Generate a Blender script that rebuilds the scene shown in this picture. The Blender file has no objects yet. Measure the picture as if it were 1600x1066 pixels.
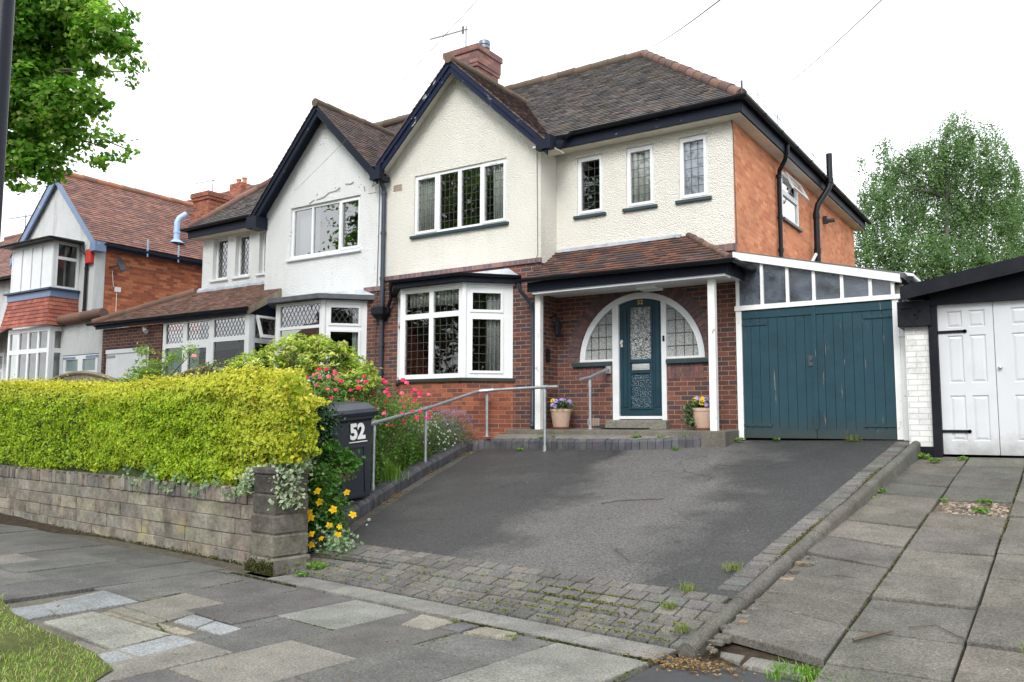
import bpy, bmesh, math, random
import numpy as np
from mathutils import Vector, Matrix, geometry
R = math.radians
S = bpy.context.scene
COL = S.collection
# ------------------------------------------------------------------ camera
cam = bpy.data.cameras.new('camera'); cam_o = bpy.data.objects.new('camera', cam); COL.objects.link(cam_o)
cam.sensor_width = 36.0; cam.lens = 29.385; cam.clip_start = 0.05; cam.clip_end = 2000
_f = Vector((-0.5515, 0.8284, 0.0982)).normalized()
_r = _f.cross(Vector((0, 0, 1))).normalized(); _u = _r.cross(_f)
ROLL = 0.00358
_r2 = _r * math.cos(ROLL) + _u * math.sin(ROLL); _u2 = -_r * math.sin(ROLL) + _u * math.cos(ROLL)
cam_o.matrix_world = Matrix(((_r2.x, _u2.x, -_f.x, 0), (_r2.y, _u2.y, -_f.y, 0), (_r2.z, _u2.z, -_f.z, 1.5), (0, 0, 0, 1)))
S.camera = cam_o
# ------------------------------------------------------------------ sky, sun, exposure (overcast, sky blown white)
w = bpy.data.worlds.new('World'); S.world = w; w.use_nodes = True
wn = w.node_tree; wn.nodes.clear()
SUN_EL, SUN_AZ = R(40), R(163)
sky = wn.nodes.new('ShaderNodeTexSky'); sky.sky_type = 'NISHITA'; sky.sun_disc = False
sky.sun_elevation = SUN_EL; sky.sun_rotation = SUN_AZ
hs = wn.nodes.new('ShaderNodeHueSaturation'); hs.inputs['Saturation'].default_value = 0.12
mx = wn.nodes.new('ShaderNodeMix'); mx.data_type = 'RGBA'; mx.inputs[0].default_value = 0.72
mx.inputs[7].default_value = (8.6, 9.0, 9.4, 1)
bg = wn.nodes.new('ShaderNodeBackground'); bg.inputs['Strength'].default_value = 0.13
wo = wn.nodes.new('ShaderNodeOutputWorld')
wn.links.new(sky.outputs[0], hs.inputs['Color']); wn.links.new(hs.outputs[0], mx.inputs[6])
wn.links.new(mx.outputs[2], bg.inputs['Color']); wn.links.new(bg.outputs[0], wo.inputs['Surface'])
sd = bpy.data.lights.new('sun', 'SUN'); sd.energy = 1.5; sd.angle = R(28); sd.color = (1, .97, .92)
so = bpy.data.objects.new('sun', sd); COL.objects.link(so)
so.rotation_euler = (R(90) - SUN_EL, 0, math.pi - SUN_AZ)
so.location = (0, 0, 40)
S.view_settings.view_transform = 'Standard'; S.view_settings.look = 'None'; S.view_settings.gamma = 1
S.view_settings.use_curve_mapping = False; S.view_settings.exposure = 0.85
try:
    S.cycles.max_bounces = 8; S.cycles.transparent_max_bounces = 24; S.cycles.use_denoising = True
except Exception: pass

rnd = random.Random(7)
# ------------------------------------------------------------------ materials
def lin(c): return tuple(((x / 255.) / 12.92 if x / 255. <= .04045 else ((x / 255. + .055) / 1.055) ** 2.4) for x in c)
class NT:
    def __init__(s, name):
        s.m = bpy.data.materials.new(name); s.m.use_nodes = True; s.t = s.m.node_tree; s.t.nodes.clear()
        s.out = s.n('ShaderNodeOutputMaterial'); s.tc = s.n('ShaderNodeTexCoord')
    def n(s, k, **kw):
        a = s.t.nodes.new(k)
        for q, v in kw.items(): setattr(a, q, v)
        return a
    def l(s, a, b): s.t.links.new(a, b)
    def setv(s, sock, v):
        if hasattr(v, 'is_linked') or isinstance(v, bpy.types.NodeSocket): s.l(v, sock)
        else:
            if isinstance(v, (tuple, list)) and len(v) == 3 and sock.type == 'RGBA': v = (*v, 1)
            sock.default_value = v
    def noise(s, scale, detail=3, rough=.55, vec=None, dist=0):
        a = s.n('ShaderNodeTexNoise'); a.inputs['Scale'].default_value = scale; a.inputs['Detail'].default_value = detail
        a.inputs['Roughness'].default_value = rough; a.inputs['Distortion'].default_value = dist
        s.l(vec if vec else s.tc.outputs['Object'], a.inputs['Vector']); return a.outputs['Fac']
    def vor(s, scale, feat='F1', vec=None, out='Distance'):
        a = s.n('ShaderNodeTexVoronoi', feature=feat); a.inputs['Scale'].default_value = scale
        s.l(vec if vec else s.tc.outputs['Object'], a.inputs['Vector']); return a.outputs[out]
    def maprange(s, v, a, b, c=0., d=1.):
        m = s.n('ShaderNodeMapRange'); s.setv(m.inputs[0], v)
        for i, x in enumerate((a, b, c, d)): m.inputs[i + 1].default_value = x
        return m.outputs[0]
    def math(s, op, a, b=0.):
        m = s.n('ShaderNodeMath', operation=op); s.setv(m.inputs[0], a); s.setv(m.inputs[1], b); return m.outputs[0]
    def mix(s, f, a, b, mode='MIX'):
        m = s.n('ShaderNodeMix', data_type='RGBA', blend_type=mode); s.setv(m.inputs[0], f); s.setv(m.inputs[6], a); s.setv(m.inputs[7], b)
        return m.outputs[2]
    def ramp(s, f, stops, const=False):
        m = s.n('ShaderNodeValToRGB'); r = m.color_ramp; r.interpolation = 'CONSTANT' if const else 'LINEAR'
        while len(r.elements) < len(stops): r.elements.new(.5)
        for e, (p, c) in zip(r.elements, stops): e.position = p; e.color = (*c, 1)
        s.l(f, m.inputs[0]); return m.outputs[0]
    def bump(s, h, strength=.5, dist=.01, prev=None):
        b = s.n('ShaderNodeBump'); b.inputs['Strength'].default_value = strength; b.inputs['Distance'].default_value = dist
        s.l(h, b.inputs['Height'])
        if prev: s.l(prev, b.inputs['Normal'])
        return b.outputs[0]
    def mapping(s, scale=(1, 1, 1), uv=False):
        m = s.n('ShaderNodeMapping'); m.inputs['Scale'].default_value = scale
        s.l(s.tc.outputs['UV' if uv else 'Object'], m.inputs['Vector']); return m.outputs[0]
    def tint(s):
        a = s.n('ShaderNodeAttribute', attribute_name='tint'); return a.outputs['Color']
    def pbsdf(s, col, rough=.6, normal=None, metal=0., spec=.5, coat=0.):
        p = s.n('ShaderNodeBsdfPrincipled'); s.setv(p.inputs['Base Color'], col); s.setv(p.inputs['Roughness'], rough)
        p.inputs['Metallic'].default_value = metal; p.inputs['Specular IOR Level'].default_value = spec
        p.inputs['Coat Weight'].default_value = coat
        if normal: s.l(normal, p.inputs['Normal'])
        return p.outputs[0]
    def done(s, sh): s.l(sh, s.out.inputs['Surface']); return s.m
def lowdirt(t, col, c, h, amt):
    sp = t.n('ShaderNodeSeparateXYZ'); t.l(t.tc.outputs['Object'], sp.inputs[0]); z = t.math('ADD', sp.outputs['Z'], t.math('MULTIPLY', t.math('SUBTRACT', t.noise(6, 5, .75), .5), h * 1.6))
    return t.mix(t.maprange(z, .02, h, amt, 0), col, c)
def simple(name, c, rough=.5, var=.12, scale=4, bs=60, bstr=.15, metal=0., spec=.5, coat=0., dirt=None, tint=False, low=None):
    t = NT(name); n = t.noise(scale, 4)
    base = t.mix(t.maprange(n, .3, .7), tuple(x * (1 - var) for x in c), tuple(min(1, x * (1 + var)) for x in c))
    if tint: base = t.mix(1., base, t.tint(), 'MULTIPLY')
    if dirt:
        base = t.mix(t.maprange(t.noise(dirt[1], 5, .65), .5, .75, 0, dirt[2]), base, dirt[0])
    if low: base = lowdirt(t, base, *low)
    return t.done(t.pbsdf(base, rough, t.bump(t.noise(bs, 4), bstr, .01), metal, spec, coat))
def brick(name, pal, mortar, bw=.225, rh=.075, ms=.011, var=.25, stain=None):
    t = NT(name); uv = t.tc.outputs['UV']
    b = t.n('ShaderNodeTexBrick'); t.l(uv, b.inputs['Vector'])
    b.inputs['Color1'].default_value = (0, 0, 0, 1); b.inputs['Color2'].default_value = (1, 1, 1, 1); b.inputs['Mortar'].default_value = (.5, .5, .5, 1)
    for k, v in (('Scale', 1.), ('Mortar Size', ms / 2), ('Mortar Smooth', .25), ('Bias', 0.), ('Brick Width', bw), ('Row Height', rh)): b.inputs[k].default_value = v
    k = len(pal); c = t.ramp(b.outputs['Color'], [(i / k, p) for i, p in enumerate(pal)], True)
    n = t.noise(30, 5, .7); n2 = t.noise(1.3, 4)
    c = t.mix(1., c, t.ramp(n, [(.25, (1 - var,) * 3), (.75, (1 + var,) * 3)]), 'MULTIPLY')
    c = t.mix(1., c, t.ramp(n2, [(.3, (.82, .82, .82)), (.7, (1.12, 1.1, 1.08))]), 'MULTIPLY')
    mcol = t.mix(t.noise(9, 3), tuple(x * .7 for x in mortar), tuple(min(1, x * 1.25) for x in mortar))
    c = t.mix(b.outputs['Fac'], c, mcol)
    if stain: c = t.mix(t.maprange(t.noise(stain[1], 5, .7), .55, .75, 0, stain[2]), c, stain[0])
    h = t.math('SUBTRACT', 1., b.outputs['Fac'])
    nb = t.bump(h, .7, .012); nb = t.bump(n, .35, .006, nb)
    return t.done(t.pbsdf(c, .88, nb, 0, .3))
def roughcast(name, c, stain, amt=.5, specks=None):
    t = NT(name); n1 = t.noise(1.1, 5, .6)
    st = t.noise(1.6, 5, .65, t.mapping((1.6, 1.6, .35)))
    col = t.mix(t.maprange(n1, .35, .7), tuple(x * .94 for x in c), c)
    col = t.mix(t.maprange(st, .5, .78, 0, amt), col, stain)
    pb = t.noise(46, 4, .65); pv = t.vor(58)
    col = t.mix(t.maprange(pb, .28, .42, .22, 0), col, tuple(x * .72 for x in stain))
    if specks:
        s1 = t.math('MULTIPLY', t.maprange(t.noise(7, 4, .7), .64, .68), t.maprange(t.noise(1.0, 2), .48, .56))
        col = t.mix(s1, col, specks)
    nb = t.bump(t.math('ADD', pb, t.math('MULTIPLY', pv, -.7)), .9, .028)
    return t.done(t.pbsdf(col, .9, nb, 0, .25))
def peel(name, paint, under, thr=.6, ss=(3, 3, 3), rough=.35, amt=1., wide=.03, dirt=.0, spec=.3, low=None):
    t = NT(name); v = t.mapping(ss); n = t.noise(2.6, 7, .68, v, .6)
    m = t.maprange(n, thr, thr + wide, 0, amt)
    base = t.mix(t.noise(5, 4), tuple(x * .85 for x in paint), tuple(min(1, x * 1.15) for x in paint))
    if dirt: base = t.mix(t.maprange(t.noise(2.2, 6, .7), .5, .75, 0, dirt), base, tuple(x * .45 for x in paint))
    und = t.mix(t.noise(14, 5, .7, v), tuple(x * .6 for x in under), tuple(min(1, x * 1.2) for x in under))
    col = t.mix(m, base, und)
    if low: col = lowdirt(t, col, *low)
    nb = t.bump(m, -.4, .004); nb = t.bump(t.noise(22, 4, .6, v), .2, .006, nb)
    return t.done(t.pbsdf(col, t.maprange(m, 0, 1, rough, .85), nb, 0, spec))
def tilemat(name, moss, mossamt=.35, mscale=1.2):
    t = NT(name); n = t.noise(25, 5, .7)
    c = t.mix(1., t.tint(), t.ramp(n, [(.25, (.78, .78, .78)), (.75, (1.22, 1.2, 1.18))]), 'MULTIPLY')
    c = t.mix(t.maprange(t.noise(mscale, 6, .75), .5, .78, 0, mossamt), c, moss)
    c = t.mix(t.maprange(t.noise(16, 3, .8), .66, .74, 0, .5), c, (.30, .29, .27))
    return t.done(t.pbsdf(c, .85, t.bump(n, .4, .008), 0, .3))
def leafmat(name, trans=.35, rough=.5, spec=.3):
    t = NT(name); c = t.tint()
    p = t.pbsdf(c, rough, None, 0, spec)
    tr = t.n('ShaderNodeBsdfTranslucent'); t.l(t.mix(1., c, (1.15, 1.2, .7), 'MULTIPLY'), tr.inputs['Color'])
    m = t.n('ShaderNodeMixShader'); m.inputs[0].default_value = trans; t.l(p, m.inputs[1]); t.l(tr.outputs[0], m.inputs[2])
    return t.done(m.outputs[0])
def glassmat(name, tintc=(.9, .93, .92), boost=2.0, floor=.03, wav=.02, rough=.0, dust=None):
    t = NT(name); fr = t.n('ShaderNodeFresnel'); fr.inputs['IOR'].default_value = 1.5
    nb = t.bump(t.noise(1.6, 2), wav, .05)
    f = t.math('MINIMUM', t.math('ADD', t.math('MULTIPLY', fr.outputs[0], boost), floor), 1.)
    tr = t.n('ShaderNodeBsdfTransparent'); tr.inputs['Color'].default_value = (*tintc, 1)
    gl = t.n('ShaderNodeBsdfGlossy'); gl.inputs['Roughness'].default_value = rough; t.l(nb, gl.inputs['Normal'])
    m = t.n('ShaderNodeMixShader'); t.l(f, m.inputs[0]); t.l(tr.outputs[0], m.inputs[1]); t.l(gl.outputs[0], m.inputs[2])
    if dust:
        df = t.n('ShaderNodeBsdfDiffuse'); df.inputs['Color'].default_value = (*dust[0], 1); m2 = t.n('ShaderNodeMixShader'); t.l(t.maprange(t.noise(3.5, 5, .65), .3, .7, dust[1] * .15, dust[1] * 1.9), m2.inputs[0]); t.l(m.outputs[0], m2.inputs[1]); t.l(df.outputs[0], m2.inputs[2]); m = m2
    return t.done(m.outputs[0])
def obscured(name, c, scale, strength, rough=.12, lo=.35):
    t = NT(name); v = t.vor(scale, 'SMOOTH_F1'); n = t.noise(scale * .5, 2, .5, None, 2.)
    col = t.mix(t.maprange(n, .35, .65), tuple(x * lo for x in c), c)
    return t.done(t.pbsdf(col, rough, t.bump(t.math('ADD', v, n), strength, .02), 0, .6))
def tarmac():
    t = NT('tarmac'); o = t.tc.outputs['Object']
    sep = t.n('ShaderNodeSeparateXYZ'); t.l(o, sep.inputs[0])
    # worn pale wheel patch down the middle of the drive, in metres on the drive
    cx = t.math('ADD', t.math('MULTIPLY', t.math('SUBTRACT', sep.outputs['Y'], 9.), -.16), -4.25)
    dx = t.math('ABSOLUTE', t.math('SUBTRACT', sep.outputs['X'], cx))
    wv = t.math('ADD', dx, t.math('MULTIPLY', t.math('SUBTRACT', t.noise(.9, 5, .65), .5), 2.9))
    light = t.maprange(wv, .6, 1.3, 1, 0)
    n = t.noise(1.7, 5, .6)
    dark = t.mix(n, (.032, .032, .033), (.054, .053, .053)); pale = t.mix(n, (.078, .075, .073), (.122, .118, .114))
    c = t.mix(light, dark, pale)
    c = t.mix(t.maprange(t.noise(.8, 4, .6), .55, .7, 0, .4), c, (.085, .083, .08))
    g = t.noise(44, 4, .8); c = t.mix(1., c, t.ramp(g, [(.33, (.30, .30, .30)), (.67, (1.9, 1.88, 1.85))]), 'MULTIPLY')
    c = t.mix(t.maprange(t.noise(2.6, 5, .7), .60, .68, 0, .5), c, (.035, .034, .034)); c = t.mix(t.maprange(t.noise(5.5, 3, .6), .70, .74, 0, .6), c, (.022, .022, .023))
    cr = t.vor(.55, 'DISTANCE_TO_EDGE', t.mapping((1, 1, .01))); cr = t.math('MULTIPLY', t.maprange(cr, .004, .010, 1, 0), t.maprange(t.noise(.9, 3), .52, .6)); c = t.mix(t.math('MULTIPLY', cr, .45), c, (.02, .02, .02))
    c = t.mix(t.maprange(t.vor(46), .04, .09, .5, 0), c, (.36, .35, .33))
    return t.done(t.pbsdf(c, t.maprange(light, 0, 1, .6, .85), t.bump(t.noise(190, 3, .6), .7, .006), 0, .4))
def slabmat(name, mossy=.25):
    t = NT(name); n = t.noise(2.2, 6, .65); g = t.noise(62, 4, .8)
    c = t.mix(1., t.tint(), t.ramp(n, [(.28, (.62, .62, .60)), (.72, (1.22, 1.20, 1.17))]), 'MULTIPLY')
    c = t.mix(1., c, t.ramp(g, [(.33, (.45, .45, .45)), (.67, (1.6, 1.59, 1.57))]), 'MULTIPLY')
    c = t.mix(t.maprange(t.vor(52), .04, .09, .55, 0), c, (.40, .39, .37))
    c = t.mix(t.maprange(t.noise(5, 6, .75), .52, .74, 0, mossy), c, (.05, .052, .036)); c = t.mix(t.maprange(t.noise(26, 3, .7), .66, .70, 0, .5), c, (.05, .05, .047)); c = t.mix(t.maprange(t.noise(17, 3, .7), .68, .71, 0, .45), c, (.34, .34, .32))
    return t.done(t.pbsdf(c, .88, t.bump(t.noise(120, 4, .65), .35, .006), 0, .3))
def ground_mat(name, cols, scale=8, bs=40, bstr=.8):
    t = NT(name); n = t.noise(scale, 6, .7)
    c = t.ramp(n, [(i / (len(cols) - 1) * .5 + .25, q) for i, q in enumerate(cols)])
    return t.done(t.pbsdf(c, .95, t.bump(t.noise(bs, 5, .7), bstr, .03), 0, .2))

WHITE = lin((240, 241, 242))
m_cream = roughcast('roughcast_cream', (.85, .825, .755), (.62, .595, .52), .35)
m_white_rc = roughcast('roughcast_white', (.86, .875, .885), (.62, .63, .62), .4, (.22, .21, .18))
m_white_rc2 = roughcast('roughcast_weathered', (.72, .74, .75), (.36, .36, .34), .7)
m_brick = brick('brick_multi_red', [lin((92, 64, 62)), lin((107, 71, 65)), lin((80, 63, 66)), lin((99, 66, 63)), lin((117, 78, 70)), lin((74, 63, 72)), lin((95, 64, 62))], lin((152, 122, 98)), ms=.013)
m_brick_bay = brick('brick_bay_red', [lin((136, 78, 62)), lin((150, 86, 68)), lin((124, 72, 61)), lin((160, 94, 72)), lin((110, 69, 64))], lin((156, 124, 100)), stain=(lin((176, 130, 100)), 2.2, .4))
m_brick_side = brick('brick_orange_side', [lin((202, 130, 95)), lin((208, 138, 101)), lin((195, 123, 89)), lin((214, 146, 108)), lin((190, 117, 86)), lin((206, 133, 95))], lin((196, 146, 114)), var=.12, stain=(lin((136, 88, 68)), 1.4, .25))
m_brick_nbr = brick('brick_neighbour_orange', [lin((172, 101, 72)), lin((182, 110, 78)), lin((156, 89, 66)), lin((190, 120, 86)), lin((142, 83, 66))], lin((150, 104, 80)))
m_brick_chim = brick('brick_chimney', [lin((133, 94, 87)), lin((122, 88, 84)), lin((144, 102, 94)), lin((109, 86, 87)), lin((154, 110, 100))], lin((116, 100, 96)))
m_brick_blue = simple('brick_blue_engineering', lin((74, 74, 78)), .6, .3, 9, 50, .3, tint=True)
m_brick_dark = simple('brick_dark_arch', lin((92, 74, 74)), .8, .3, 12, 50, .3, tint=True)
m_brick_white = brick('brick_painted_white', [(.72, .73, .73), (.76, .76, .75), (.70, .70, .69)], (.55, .55, .53), var=.08, stain=((.16, .15, .13), 2.0, .55))
m_mortar = simple('mortar', lin((122, 112, 100)), .95, .2, 12)
m_tile_main = tilemat('roof_tile_brown', (.10, .095, .045), .45)
m_tile_porch = tilemat('roof_tile_porch', (.10, .09, .05), .2)
m_tile_red = tilemat('roof_tile_red', (.10, .08, .06), .25)
m_navy = peel('paint_navy_peeling', (.012, .018, .045), (.46, .47, .50), .615, (2.2, 2.2, 1.6), .5, 1., .03, 0, .15)
m_navy2 = peel('paint_navy', (.014, .018, .032), (.30, .31, .33), .67, (3, 3, 3), .5, 1., .03, 0, .12)
m_black = simple('paint_black', (.009, .010, .015), .45, .25, 5, 30, .2, spec=.15, dirt=((.03, .03, .032), 4, .5))
m_gutter = simple('gutter_black_plastic', (.008, .010, .015), .35, .2, 6, 30, .05, spec=.28)
m_pipe = simple('downpipe_grey_blue', (.035, .046, .070), .45, .2, 5, 30, .05)
m_upvc = simple('white_upvc', (.76, .775, .785), .3, .03, 3, 30, .03)
m_wpaint = peel('white_paint_flaking', (.76, .77, .76), (.30, .27, .22), .64, (2.5, 2.5, 2.5), .45, .8)
m_wpaint2 = simple('white_paint', (.70, .72, .74), .4, .05, 4, 40, .06)
m_soffit = simple('soffit_cream', (.66, .63, .55), .7, .1, 2, 30, .1, dirt=((.35, .33, .28), 2.5, .4))
m_gwhite = simple('garage_door_white', (.58, .60, .625), .4, .05, 4, 40, .06, dirt=((.4, .41, .42), 2, .3), low=((.16, .15, .12), .30, .55))
m_teal = simple('paint_teal_door', (.014, .044, .064), .4, .15, 4, 60, .08, spec=.25, dirt=((.03, .05, .06), 3, .5))
m_teal_gate = peel('paint_teal_gate', (.021, .058, .078), (.30, .22, .165), .632, (9, 9, .7), .6, .9, .03, .5, .18, ((.05, .055, .045), .35, .7))
m_teal_sill = simple('paint_teal_sill', (.020, .045, .055), .4, .2)
m_lead = simple('lead_came', (.055, .058, .062), .5, .1)
m_leadsheet = simple('lead_sheet', (.42, .45, .50), .6, .25, 6, 20, .2)
m_glass = glassmat('window_glass')
m_glass_sky = glassmat('window_glass_shiny', (.8, .84, .84), 3.2, .16)
m_glass_lean = glassmat('lean_to_glass', (.75, .8, .85), 1.6, .04, .06, .08, ((.17, .20, .25), .38))
m_glass_dark = glassmat('porch_glass', (.40, .62, .55), .9, .0)
m_obs_door = obscured('door_reeded_glass', (.52, .54, .54), 42, 1., .08, .06)
m_obs_side = obscured('hammered_glass', (.42, .44, .43), 75, .6, .2, .6)  # pale grey puts the bright reflections into the glass colour
m_obs_teal = obscured('door_lower_panel_pattern', (.03, .075, .11), 42, .9, .25, .45)
m_curtain = simple('curtain_net', (.72, .73, .70), .9, .06, 8)
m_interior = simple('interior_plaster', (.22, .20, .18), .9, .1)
m_galv = simple('galvanised_steel', (.45, .47, .50), .42, .15, 14, 60, .08, metal=.75)
m_steel = simple('stainless_steel', (.6, .6, .6), .3, .1, metal=.9)
m_brass = simple('brass', (.45, .32, .12), .4, .2, metal=.7)
m_bin = simple('bin_plastic', (.018, .022, .032), .42, .15, 5, 90, .08)
m_bin_lid = simple('bin_lid_plastic', (.045, .052, .070), .35, .2, 5, 90, .08)
m_sticker = simple('sticker_white', (.78, .78, .76), .5, .05)
m_pot = simple('terracotta_pale', (.56, .39, .30), .8, .12, 7, 50, .2)
m_saucer = simple('terracotta', (.42, .20, .12), .8, .12, 7, 50, .2)
m_tarmac = tarmac()
m_road = simple('asphalt_road', (.05, .05, .052), .85, .25, 3, 200, .6)
m_slab = slabmat('concrete_slab', .4); m_slab_n = slabmat('concrete_slab_drive', .65)
m_sett = slabmat('block_paving', .45)
m_kerbc = slabmat('concrete_edging', .7)
m_step = slabmat('concrete_step', .4)
m_moss = ground_mat('joint_moss_and_dirt', [(.035, .03, .024), (.055, .048, .034), (.065, .068, .028)], 7)
m_soil = ground_mat('soil', [(.02, .015, .01), (.05, .036, .024), (.09, .07, .05)], 9)
m_turf = ground_mat('lawn_soil', [(.06, .05, .03), (.10, .11, .035), (.13, .18, .045)], 9)
m_gravel = ground_mat('gravel', [(.06, .045, .035), (.18, .14, .11), (.34, .28, .23)], 45, 60, 1.)
m_stone = None
def stonemat():
    t = NT('wall_stone'); n = t.noise(3.5, 7, .72); n2 = t.noise(22, 5, .7)
    c = t.mix(1., t.tint(), t.ramp(n, [(.3, (.36, .35, .33)), (.7, (1.3, 1.28, 1.24))]), 'MULTIPLY')
    c = t.mix(1., c, t.ramp(n2, [(.25, (.72, .72, .72)), (.75, (1.25, 1.25, 1.25))]), 'MULTIPLY')
    c = t.mix(t.maprange(t.noise(1.7, 4, .6), .6, .72, 0, .55), c, (.33, .27, .09))
    c = t.mix(t.maprange(t.noise(11, 4, .8), .66, .74, 0, .6), c, (.48, .48, .46))
    return t.done(t.pbsdf(c, .92, t.bump(t.math('ADD', n2, n), .8, .02), 0, .2))
m_stone = stonemat()
m_leaf = leafmat('leaf'); m_leaf_gloss = leafmat('leaf_glossy', .2, .3, .5); m_petal = leafmat('petal', .25, .6, .2)
m_bark = simple('bark', (.10, .08, .06), .9, .35, 8, 25, .9)
m_birchbark = simple('birch_bark', (.12, .115, .10), .8, .4, 5, 20, .5)
m_stem = simple('plant_stem', (.10, .09, .04), .8, .2)
m_woodgrey = simple('weathered_wood', (.22, .18, .13), .85, .3, 6, 40, .4)
m_cable = simple('black_cable', (.06, .06, .065), .6, .1)
m_red = simple('alarm_red', (.55, .045, .035), .4, .1)
m_blue = peel('paint_pale_blue', (.17, .24, .38), (.5, .5, .48), .64, (2, 2, 2), .45)
m_flueblue = simple('flue_pale_blue', (.36, .50, .74), .5, .12, metal=.1)
m_dish = simple('dish_grey', (.05, .055, .065), .5, .1)
m_lampost = simple('lamp_post_black', (.008, .010, .018), .4, .2, spec=.2)
m_roofsheet = simple('roofing_sheet', (.10, .10, .10), .8, .3)

# ------------------------------------------------------------------ mesh builder
class MB:
    def __init__(s): s.v = []; s.f = []; s.t = []; s.smooth = False
    def face(s, pts, tint=(1, 1, 1)):
        i = len(s.v); s.v.extend([tuple(p) for p in pts]); s.f.append(tuple(range(i, i + len(pts)))); s.t.append(tint)
    def mesh(s, vs, fs, tint=(1, 1, 1)):
        i = len(s.v); s.v.extend([tuple(p) for p in vs])
        for f in fs: s.f.append(tuple(i + k for k in f)); s.t.append(tint)
    def hexa(s, p, tint=(1, 1, 1)):   # 8 corners: bottom ring 0-3, top ring 4-7
        s.mesh(p, [(3, 2, 1, 0), (4, 5, 6, 7), (0, 1, 5, 4), (1, 2, 6, 5), (2, 3, 7, 6), (3, 0, 4, 7)], tint)
    def box(s, a, b, tint=(1, 1, 1)):
        x0, y0, z0 = a; x1, y1, z1 = b
        s.hexa([(x0, y0, z0), (x1, y0, z0), (x1, y1, z0), (x0, y1, z0), (x0, y0, z1), (x1, y0, z1), (x1, y1, z1), (x0, y1, z1)], tint)
    def bar(s, p0, p1, wdt, hgt, up=(0, 0, 1), tint=(1, 1, 1)):
        p0 = Vector(p0); p1 = Vector(p1); d = (p1 - p0).normalized(); u = Vector(up)
        sd_ = d.cross(u)
        if sd_.length < 1e-4: sd_ = d.cross(Vector((1, 0, 0)))
        sd_.normalize(); u = sd_.cross(d)
        a = sd_ * wdt / 2; b = u * hgt / 2
        s.hexa([p0 - a - b, p0 + a - b, p1 + a - b, p1 - a - b, p0 - a + b, p0 + a + b, p1 + a + b, p1 - a + b], tint)
    def tube(s, path, r, n=10, caps=True, tint=(1, 1, 1)):
        path = [Vector(p) for p in path]; rs = r if isinstance(r, (list, tuple)) else [r] * len(path)
        rings = []; prev = None
        for i, p in enumerate(path):
            d = (path[min(i + 1, len(path) - 1)] - path[max(i - 1, 0)]).normalized()
            if prev is None:
                a = d.cross(Vector((0, 0, 1)))
                if a.length < .05: a = d.cross(Vector((1, 0, 0)))
            else: a = prev - d * prev.dot(d)
            a.normalize(); prev = a; b = d.cross(a)
            rings.append([p + (a * math.cos(2 * math.pi * k / n) + b * math.sin(2 * math.pi * k / n)) * rs[i] for k in range(n)])
        vs = [q for rg in rings for q in rg]; fs = []
        for i in range(len(path) - 1):
            for k in range(n): fs.append((i * n + k, i * n + (k + 1) % n, (i + 1) * n + (k + 1) % n, (i + 1) * n + k))
        if caps: fs.append(tuple(reversed(range(n)))); fs.append(tuple((len(path) - 1) * n + k for k in range(n)))
        s.mesh(vs, fs, tint)
    def lathe(s, c, prof, n=24, tint=(1, 1, 1)):
        vs = []; fs = []
        for (r, z) in prof: vs += [(c[0] + r * math.cos(2 * math.pi * k / n), c[1] + r * math.sin(2 * math.pi * k / n), c[2] + z) for k in range(n)]
        for i in range(len(prof) - 1):
            for k in range(n): fs.append((i * n + k, i * n + (k + 1) % n, (i + 1) * n + (k + 1) % n, (i + 1) * n + k))
        fs.append(tuple(reversed(range(n)))); fs.append(tuple((len(prof) - 1) * n + k for k in range(n)))
        s.mesh(vs, fs, tint)
WL = {}
def wloc(o): return WL.get(o.name, Vector((0, 0, 0)))
def fin(o, parent, base):
    COL.objects.link(o); WL[o.name] = Vector(base)
    if parent: o.parent = parent; o.location = Vector(base) - wloc(parent)
    else: o.location = base
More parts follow.
